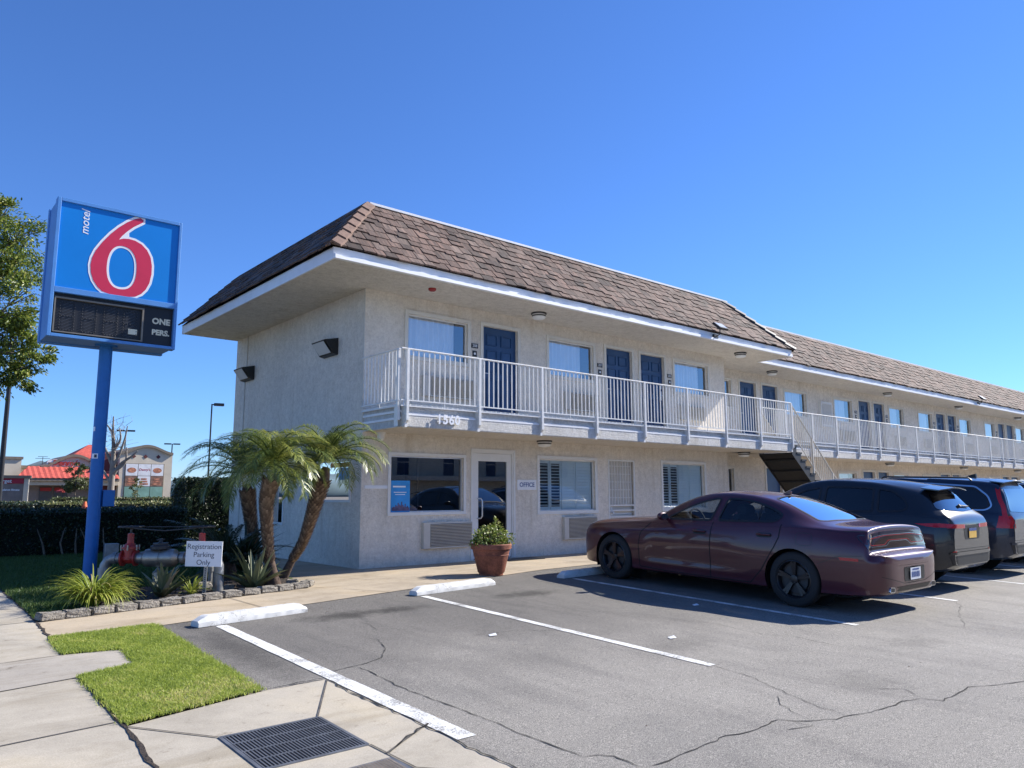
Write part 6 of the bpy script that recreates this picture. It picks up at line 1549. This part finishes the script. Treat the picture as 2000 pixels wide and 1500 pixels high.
L = s1.L
for sd in (-1, 1):
    lp = [(L-.50, 1.035), (L-.16, 1.055), (L-.05, 1.045), (L-.05, .995), (L-.2, .99), (L-.34, 1.0)]
    s1.patch('taillight', lp, 'side', 'tail lamp red', .005, sd)
s1.patch('light_bar', [(-.80, .985), (-.30, .975), (-.30, 1.035), (-.80, 1.05)], 'rear', 'tail lamp red', .006); s1.patch('light_bar', [(.30, .975), (.80, .985), (.80, 1.05), (.30, 1.035)], 'rear', 'tail lamp red', .006)
s1.patch('plate_recess', round_poly([(-.30, .80), (.30, .80), (.34, 1.02), (-.34, 1.02)], .04), 'rear', 'black trim', .003)
q = s1.patch('license_plate', [(-.155, .82), (.155, .82), (.155, .975), (-.155, .975)], 'rear', 'plate yellow', .014); s1.patch('plate_band', [(-.155, .93), (.155, .93), (.155, .975), (-.155, .975)], 'rear', 'ink blue', .016, parent=q)
s1.patch('bumper_trim', [(-.74, .42), (.74, .42), (.80, .56), (-.80, .56)], 'rear', 'black trim', .005)
for x in (-.72, .72): s1.patch('reflector', [(x-.07, .60), (x+.03, .60), (x+.07, .64), (x-.03, .64)], 'rear', 'tail lamp red', .006)
p, n = s1.hit(0, 1.30, 'rear'); mb = MB(); mb.tube([p+n*.03, p+n*.03+Vector((.35, 0, -.02))], .012, 6); mb.tube([p+n*.01, p+n*.04], .025, 8); mb.build('rear_wiper', 'black trim', s1.root, False)
s2 = suv('parked_wagon', 'black tall estate with silver window surrounds and vertical red tail lights', 9.78, -2.75, 4.92, 1.80, 'paint navy', wagon=True)
L = s2.L; r1 = L-.42; k = 1.8/1.7
s2.band('chrome_strip', [round_poly([(1.72, 1.155), (2.05, 1.37*k), (2.35, 1.49*k), (2.7, 1.56*k), (3.5, 1.565*k), (r1-.20, 1.53*k), (r1+.02, 1.37*k), (r1+.10, 1.265), (r1, 1.19), (2.6, 1.135)], .06)], 'side', 'chrome', .014, .014, .009)
for sd in (-1, 1):
    s2.band('taillight', [[(L-.13, .90), (L-.12, 1.08), (L-.15, 1.26), (L-.215, 1.42), (L-.26, 1.60)]], 'side', 'tail lamp red', .035, .035, .006, sd, closed=False, both=False)
    s2.patch('taillight', [(L-.24, .88), (L-.06, .88), (L-.06, 1.06), (L-.20, 1.10)], 'side', 'tail lamp red', .007, sd)
    s2.patch('tail_lamp_face', [(sd*.66, .88), (sd*.86, .88), (sd*.84, 1.10), (sd*.72, 1.10)], 'rear', 'tail lamp red', .006)
    mb = MB(); a, n = s2.hit(sd*.58, 2.5, 'top'); b, n2 = s2.hit(sd*.58, 4.2, 'top'); mb.tube([a, a+Vector((0, -.06, .05)), a.lerp(b, .5)+Vector((0, 0, .05)), b+Vector((0, .06, .05)), b], .018, 6); mb.build('roof_rail', 'black trim', s2.root, False, 60)
mb = MB(); p, n = s2.hit(0, 4.0, 'top'); mb.prism([(-.03, p.y+.16, p.z-.01), (-.03, p.y-.10, p.z-.01), (-.03, p.y-.09, p.z+.075), (-.03, p.y-.03, p.z+.06)], (.06, 0, 0)); mb.build('roof_antenna', 'black trim', s2.root, False)
s2.patch('license_plate', [(-.15, .84), (.15, .84), (.15, .99), (-.15, .99)], 'rear', 'plate white', .012)
s2.patch('bumper_trim', [(-.74, .42), (.74, .42), (.80, .58), (-.80, .58)], 'rear', 'black trim', .005)
s3 = suv('parked_suv', 'farthest parked dark car with silver roof rails at the right edge', 12.85, -2.75, 4.75, 1.76, 'paint black', wagon=True)
for sd in (-1, 1):
    mb = MB(); a, n = s3.hit(sd*.58, 2.5, 'top'); b, n2 = s3.hit(sd*.58, 4.1, 'top'); mb.tube([a, a+Vector((0, -.06, .06)), a.lerp(b, .5)+Vector((0, 0, .06)), b+Vector((0, .06, .06)), b], .022, 6); mb.build('roof_rail', 'aluminium', s3.root, False, 60)
    L = s3.L; s3.patch('taillight', [(L-.30, .95), (L-.06, .95), (L-.06, 1.1), (L-.3, 1.1)], 'side', 'tail lamp red', .006, sd)

# ---------------------------------------------------------------- across the street: restaurant, sign, lamps, hill
mat('cream wall', (.60, .52, .40), .9, var=.08, vs=1.5, bump=.2, bs=20); mat('cap brown', (.20, .165, .125), .8); mat('roof red', (.48, .085, .06), .8, var=.25, vs=6)
mat('sign crimson', (.40, .012, .035), .5); mat('taupe', (.24, .19, .16), .8); mat('awning red', (.38, .03, .03), .7); mat('pale green glass', (.20, .34, .27), .15, var=.3, vs=1.2)
mat('poster white', (.74, .73, .72), .5); mat('poster food', (.45, .18, .10), .6, var=.6, vs=5); mat('poster brown', (.22, .12, .08), .6, var=.5, vs=4)
mat('mountain haze', (.10, .14, .16), 1, var=.3, vs=.01); mat('maroon dark', (.12, .03, .03), .8)  # bluish hill tone puts the haze of distance into the colour
AZR = R(12.392); Q = thing('restaurant', 'cream restaurant with curved parapets and red tiled roofs far across the street', 'restaurant', (5.87, 46.118, 0), 0)
lb = lambda mb, n, m, p=Q, **k: mb.build(n, m, p, False, **k)
def arch_wall(u0, u1, z0, z1, zp, d0, d1, name, cap=True, k=24):
    top = []
    for i in range(k+1):
        t = i/k; s = .5-.5*math.cos(2*math.pi*t); top.append((u0+(u1-u0)*t, z1+(zp-z1)*s**.85))
    mb = MB(); mb.prism([(u0, d0, z0)]+[(p[0], d0, p[1]) for p in top]+[(u1, d0, z0)], (0, d1-d0, 0)); w = lb(mb, name, 'cream wall')
    if cap:
        mb = MB()
        for a, b in zip(top, top[1:]): mb.prism([(a[0], d0-.18, a[1]-.02), (b[0], d0-.18, b[1]-.02), (b[0], d0-.18, b[1]+.16), (a[0], d0-.18, a[1]+.16)], (0, d1-d0+.3, 0))
        mb.build('parapet_cap', 'cap brown', w, False)
    return w
bl = arch_wall(.95, 4.45, 0, 4.32, 4.84, 0, 9, 'tower_wall')
mb = MB(); mb.box((1.30, -.03, 1.22), (3.92, .0, 3.66)); wn = lb(mb, 'poster_window', 'cap brown')
gx = [1.34, 2.16, 3.02, 3.88]
for i in range(3):
    mb = MB(); mb.box((gx[i]+.02, -.05, 2.80), (gx[i+1]-.02, -.031, 3.62)); o = mb.build('poster', 'poster white', wn, False)
    mb = MB(); mb.box((gx[i]+.02, -.05, 2.06), (gx[i+1]-.02, -.031, 2.77)); mb.build('poster', 'poster white' if i == 1 else 'poster brown', wn, False)
    cx = (gx[i]+gx[i+1])/2
    if i != 1:
        mb = MB(); mb.lathe([(.30, -.056), (.28, -.052)], (cx, 0, 3.18), 'y', 16)
        for q in range(len(mb.v)): v = mb.v[q]; mb.v[q] = (v[0], v[1], 3.18+(v[2]-3.18)*.62)
        mb.build('plate_picture', 'poster food', wn, False)
    mb = MB()
    for j in range(3): mb.box((cx-.28+.04*j, -.056, 2.16+.17*j), (cx+.28-.05*j, -.052, 2.28+.17*j))
    mb.build('meal_picture', 'poster food', wn, False)
for i, (a, b) in enumerate(((1.34, 2.2), (2.24, 3.0), (3.04, 3.88))): mb = MB(); mb.box((a, -.05, 1.26), (b, -.031, 2.02)); mb.build('window_pane', 'pale green glass', wn, False)
mb = MB(); mb.box((1.1, -.1, 1.08), (4.2, -.01, 1.16)); lb(mb, 'red_band', 'awning red')
for u in (1.83, 2.61, 3.47):
    mb = MB(); mb.prism([(u-.15, -.03, 4.16), (u, -.03, 4.01), (u+.15, -.03, 4.16), (u, -.03, 4.31)], (0, .03, 0)); lb(mb, 'diamond_tile', 'maroon dark')
aw = arch_wall(-3.62, .4, 2.6, 3.25, 4.08, 1.2, 6, 'sign_wall')
mb = MB(); mb.box((-5.0, 2.2, 0), (.95, 8, 3.25)); lb(mb, 'wall', 'cream wall')
mb = MB(); mb.box((-5.05, 2.1, 3.25), (-3.6, 8.1, 3.45)); mb.build('parapet_cap', 'cap brown', Q, False)
mb = MB(); mb.box((-5.85, 1.5, 0), (-4.70, 4, 3.82)); lt = lb(mb, 'side_tower', 'cream wall'); mb = MB(); mb.box((-5.95, 1.4, 3.821), (-4.62, 4.1, 3.99)); mb.build('parapet_cap', 'cap brown', lt, False)
def tiled(u0, u1, d0, z0, d1, z1, name, hipl=0):
    mb = MB(); n = int((u1-u0)/.16); m_ = 8; vs = []
    for i in range(n+1):
        for j in range(m_+1):
            t = j/m_; u = u0+(u1-u0)*i/n; u = max(u, u0+hipl*t); wv = .035*abs(math.sin(i*math.pi/2)); vs.append((u, d0+(d1-d0)*t, z0+(z1-z0)*t+wv+(.03 if j % 2 else 0)))
    mb.add(vs, [(i*(m_+1)+j, (i+1)*(m_+1)+j, (i+1)*(m_+1)+j+1, i*(m_+1)+j+1) for i in range(n) for j in range(m_)])
    return lb(mb, name, 'roof red')
tiled(-5.2, .9, -.5, 2.55, 1.15, 3.35, 'tile_roof', .9)
mb = MB(); mb.box((-5.1, -.45, 2.36), (.9, -.3, 2.53)); lb(mb, 'roof_fascia', 'cap brown'); mb = MB(); mb.box((-4.35, -.2, 2.1), (.9, 1.2, 2.35)); lb(mb, 'lintel', 'cream wall')
mb = MB(); mb.add([(-2.0, 2, 3.9), (1.3, 2, 3.9), (1.3, 7, 3.9), (-2.0, 7, 3.9), (-.3, 4, 5.1), (.4, 4, 5.1)], [(0, 1, 5, 4), (1, 2, 5), (2, 3, 4, 5), (3, 0, 4)]); lb(mb, 'upper_roof', 'roof red')
mb = MB(); mb.box((-.05, .6, 0), (.949, 3, 4.35)); lb(mb, 'dark_return', 'maroon dark')  # return wall in plain dark maroon
mb = MB(); mb.box((-4.3, 1.0, 0), (.9, 1.05, 2.1)); lb(mb, 'porch_wall', 'taupe')
for a, b in ((-3.62, -2.9), (-2.78, -1.98)):
    mb = MB(); mb.box((a, .93, 1.0), (b, .99, 2.02)); o = lb(mb, 'entrance_window', 'room dark'); mb = MB(); mb.box((a+.03, .90, 1.72), (b-.03, .925, 1.95)); mb.build('window_banner', 'awning red', o, False)
mb = MB(); mb.box((-4.5, .9, 0), (-4.32, 1.2, 2.35)); lb(mb, 'pillar', 'cream wall')
T4 = Matrix.Translation((-2.15, 1.14, 3.62)) @ Matrix.Rotation(R(90), 4, 'X')
text_mesh('lettering', "Denny's", .52, 'awning red', Q, T4, extrude=.03, shear=.2, bold=.012, world=False); text_mesh('lettering_outline', "Denny's", .52, 'poster white', Q, Matrix.Translation((0, .035, 0)) @ T4, extrude=.01, shear=.2, bold=.05, world=False)
mb = MB(); mb.lathe([(.24, 1.19), (.24, 1.14)], (-3.05, 0, 3.60), 'y', 20); o = lb(mb, 'logo_disc', 'poster white'); mb = MB(); mb.box((-3.21, 1.12, 3.56), (-2.89, 1.139, 3.65)); mb.build('logo_band', 'maroon dark', o, False)
text_mesh('poster_text', "Denny's", .23, 'awning red', wn, Matrix.Translation((2.59, -.053, 3.22)) @ Matrix.Rotation(R(90), 4, 'X'), extrude=.002, shear=.2, bold=.004, world=False)
# umbrella table and bush-level clutter by the entrance
U_ = thing('patio_umbrella', 'small red parasol standing before the restaurant entrance', 'parasol', (0, 0, 0)); fu = Q.matrix_basis if False else Matrix.Translation((5.87, 46.118, 0)) @ Matrix.Rotation(0, 4, 'Z')
p = fu @ Vector((-2.75, -2.0, 0)); U_.location = p
mb = MB(); mb.lathe([(.42, 1.62), (.38, 1.72), (.05, 1.84), (.01, 1.86)], n=10); mb.build('canopy', 'awning red', U_, False); mb = MB(); mb.tube([(0, 0, 0), (0, 0, 1.8)], .025, 6); mb.build('pole', 'dark metal', U_, False)
# monument sign of the shops
MS = thing('monument_sign', 'low brown shop sign with a crimson band at the left edge', 'monument sign', tuple((Matrix.Translation((-7.0058, -12.484, 0)) @ Matrix.Rotation(-AZR, 4, 'Z') @ Vector((0, 45, 0)))), -AZR)
mb = MB(); mb.box((-5.7, -.15, 0), (-3.46, .15, 2.24)); lb(mb, 'panel', 'taupe', MS); mb = MB(); mb.box((-3.459, -.2, 0), (-3.26, .2, 2.24)); lb(mb, 'pier', 'cream wall', MS)
mb = MB(); mb.box((-5.9, -.28, 2.241), (-3.18, .28, 2.38)); lb(mb, 'cap', 'cap brown', MS); mb = MB(); mb.box((-5.7, -.18, 1.98), (-3.47, -.151, 2.24)); lb(mb, 'band', 'sign crimson', MS)
text_mesh('lettering', 'target', .24, 'poster white', MS, Matrix.Translation((-4.26, -.19, 2.10)) @ Matrix.Rotation(R(90), 4, 'X'), extrude=.004, bold=.006, world=False)
text_mesh('lettering', 'planet fitness', .135, 'poster white', MS, Matrix.Translation((-3.98, -.16, 1.675)) @ Matrix.Rotation(R(90), 4, 'X'), extrude=.004, bold=.006, world=False)
# parked cars in the far lot, seen only as roofs above the shrubs
for x, y, lb_ in ((1.7, 49.2, 'white car far away behind the shrubs beside the crimson sign'), (3.1, 48.2, 'pale silver car far behind the shrubs near the red parasol')):
    mb = MB(); prof = [(-2.1, .35), (-2.15, .8), (-1.4, .95), (-.8, 1.42), (.6, 1.45), (1.3, 1.0), (2.1, .9), (2.15, .4)]
    f_ = thing('distant_car', lb_, 'car', (x, y, 0), R(-12)); mb.prism([(p[0], -.85, p[1]) for p in prof], (0, 1.7, 0)); mb.build('body', 'paint white', f_, False, 40, bevel=.08)
    mb = MB(); mb.prism([(-1.15, -.87, 1.0), (-.75, -.87, 1.36), (.55, -.87, 1.38), (1.0, -.87, 1.0)], (0, 1.74, 0)); mb.build('windows', 'car glass dark', f_, False)
    mb = MB()
    for u in (-1.35, 1.35):
        for v in (-.86, .70): mb.lathe([(.32, v), (.32, v+.16)], (u, 0, .32), 'y', 16)
    mb.build('wheels', 'tyre', f_, False)
# lot lamps
def lamp(name, label, x, y, h, heads, r=.07, az=0, hl=.55):
    t = thing(name, label, 'light pole', (x, y, 0), az, None); mb = MB(); mb.tube([(0, 0, 0), (0, 0, h)], [r, r*.7], 8); mb.build('pole', 'dark metal', t, False, 60)
    for s in heads:
        mb = MB(); mb.box((s*.12-.0, -.16, h-.10), (s*(hl+.12), .16, h+.05)); mb.box((-.03, -.03, h-.06), (s*.14, .03, h)); mb.build('lamp_head', 'dark metal', t, False)
lamp('light_pole', 'tall lot light with one head behind the palms', 8.55, 33.2, 6.75, (1,), .06, -.2); lamp('light_pole', 'lot light with two heads behind the leafless tree', 12.65, 69.3, 7.8, (-1, 1), .09, -.25, .7)
lamp('light_pole', 'most distant twin headed lot light right of the curved parapet', 22.4, 87.4, 7.85, (-1, 1), .1, -.25, .8)
t = thing('street_pole', 'dark bare street pole at the left edge under the tree', 'pole', (-1.97, 30.2, 0)); mb = MB(); mb.tube([(0, 0, 0), (-.12, -1.0, 8.5)], [.13, .08], 10); mb.build('shaft', 'dark metal', t, False, 60)
t = thing('rooftop_antenna', 'small aerial standing on the restaurant roof', 'antenna', tuple(fu @ Vector((-3.1, 4, 3.4)))); mb = MB(); mb.tube([(0, 0, 0), (0, 0, .75)], .02, 5); mb.tube([(-.45, 0, .62), (.45, 0, .62)], .016, 5); mb.tube([(-.3, 0, .75), (.3, 0, .75)], .016, 5); mb.build('mast', 'dark metal', t, False)
tc = thing('traffic_cone', 'orange cone by the shrub row left of the blue pole', 'cone', (.55, 24.9, 0)); mb = MB(); MATS['cone'] = mat('cone', (.65, .13, .04), .6); mb.lathe([(.17, .0), (.15, .75), (.05, 1.12)], n=14); mb.build('cone_body', 'cone', tc, False, 40); mb = MB(); mb.box((-.24, -.24, 0), (.24, .24, .03)); mb.build('base', 'black trim', tc, False)
# distant hills
mb = MB(); n = 90; vs = []
for i in range(n+1):
    a = R(-30+120*i/n); rr = 2200; h = 60+26*math.sin(i*.5)+16*math.sin(i*1.3+1)+8*math.sin(i*2.9)
    vs += [(rr*math.sin(a), rr*math.cos(a), -5), (rr*.98*math.sin(a), rr*.98*math.cos(a), h*.5), ((rr+300)*math.sin(a), (rr+300)*math.cos(a), h)]
mb.add(vs, [(3*i+j, 3*i+3+j, 3*i+4+j, 3*i+1+j) for i in range(n) for j in range(2)]); tag(mb.build('hills', 'mountain haze', smooth=180), kind='structure')
# the motel's opposite wing, behind the photographer: it is what the ground floor panes mirror
OW = thing('opposite_wing', 'plain two storey grey wing facing the motel from across the parking lot', 'building', (30, -34, 0))
mb = MB(); wall_openings(mb, 2, 70, -1, 5.4, [(6+4*i, 7.0+4*i, z, z+1.9) for i in range(15) for z in (-.5, 2.8)], lambda u, z, d: (u, -34-d, z)); mb.build('wall', 'stucco wall', OW)
mb = MB()
for i in range(15):
    for z in (-.5, 2.8): mb.box((6+4*i, -34.09, z), (7+4*i, -34.08, z+1.9))
mb.build('doors', 'door blue', OW)
mb = MB(); mb.box((1, -34.0, 2.4), (71, -32.6, 2.7)); mb.box((1, -32.65, 3.6), (71, -32.6, 3.66)); mb.build('walkway', 'stucco fascia', OW)
mb = MB(); mb.prism([(1, -32.5, 5.3), (1, -34, 7.0), (1, -41, 7.0), (1, -41, 5.3)], (70, 0, 0)); mb.build('roof', 'dark metal', OW)
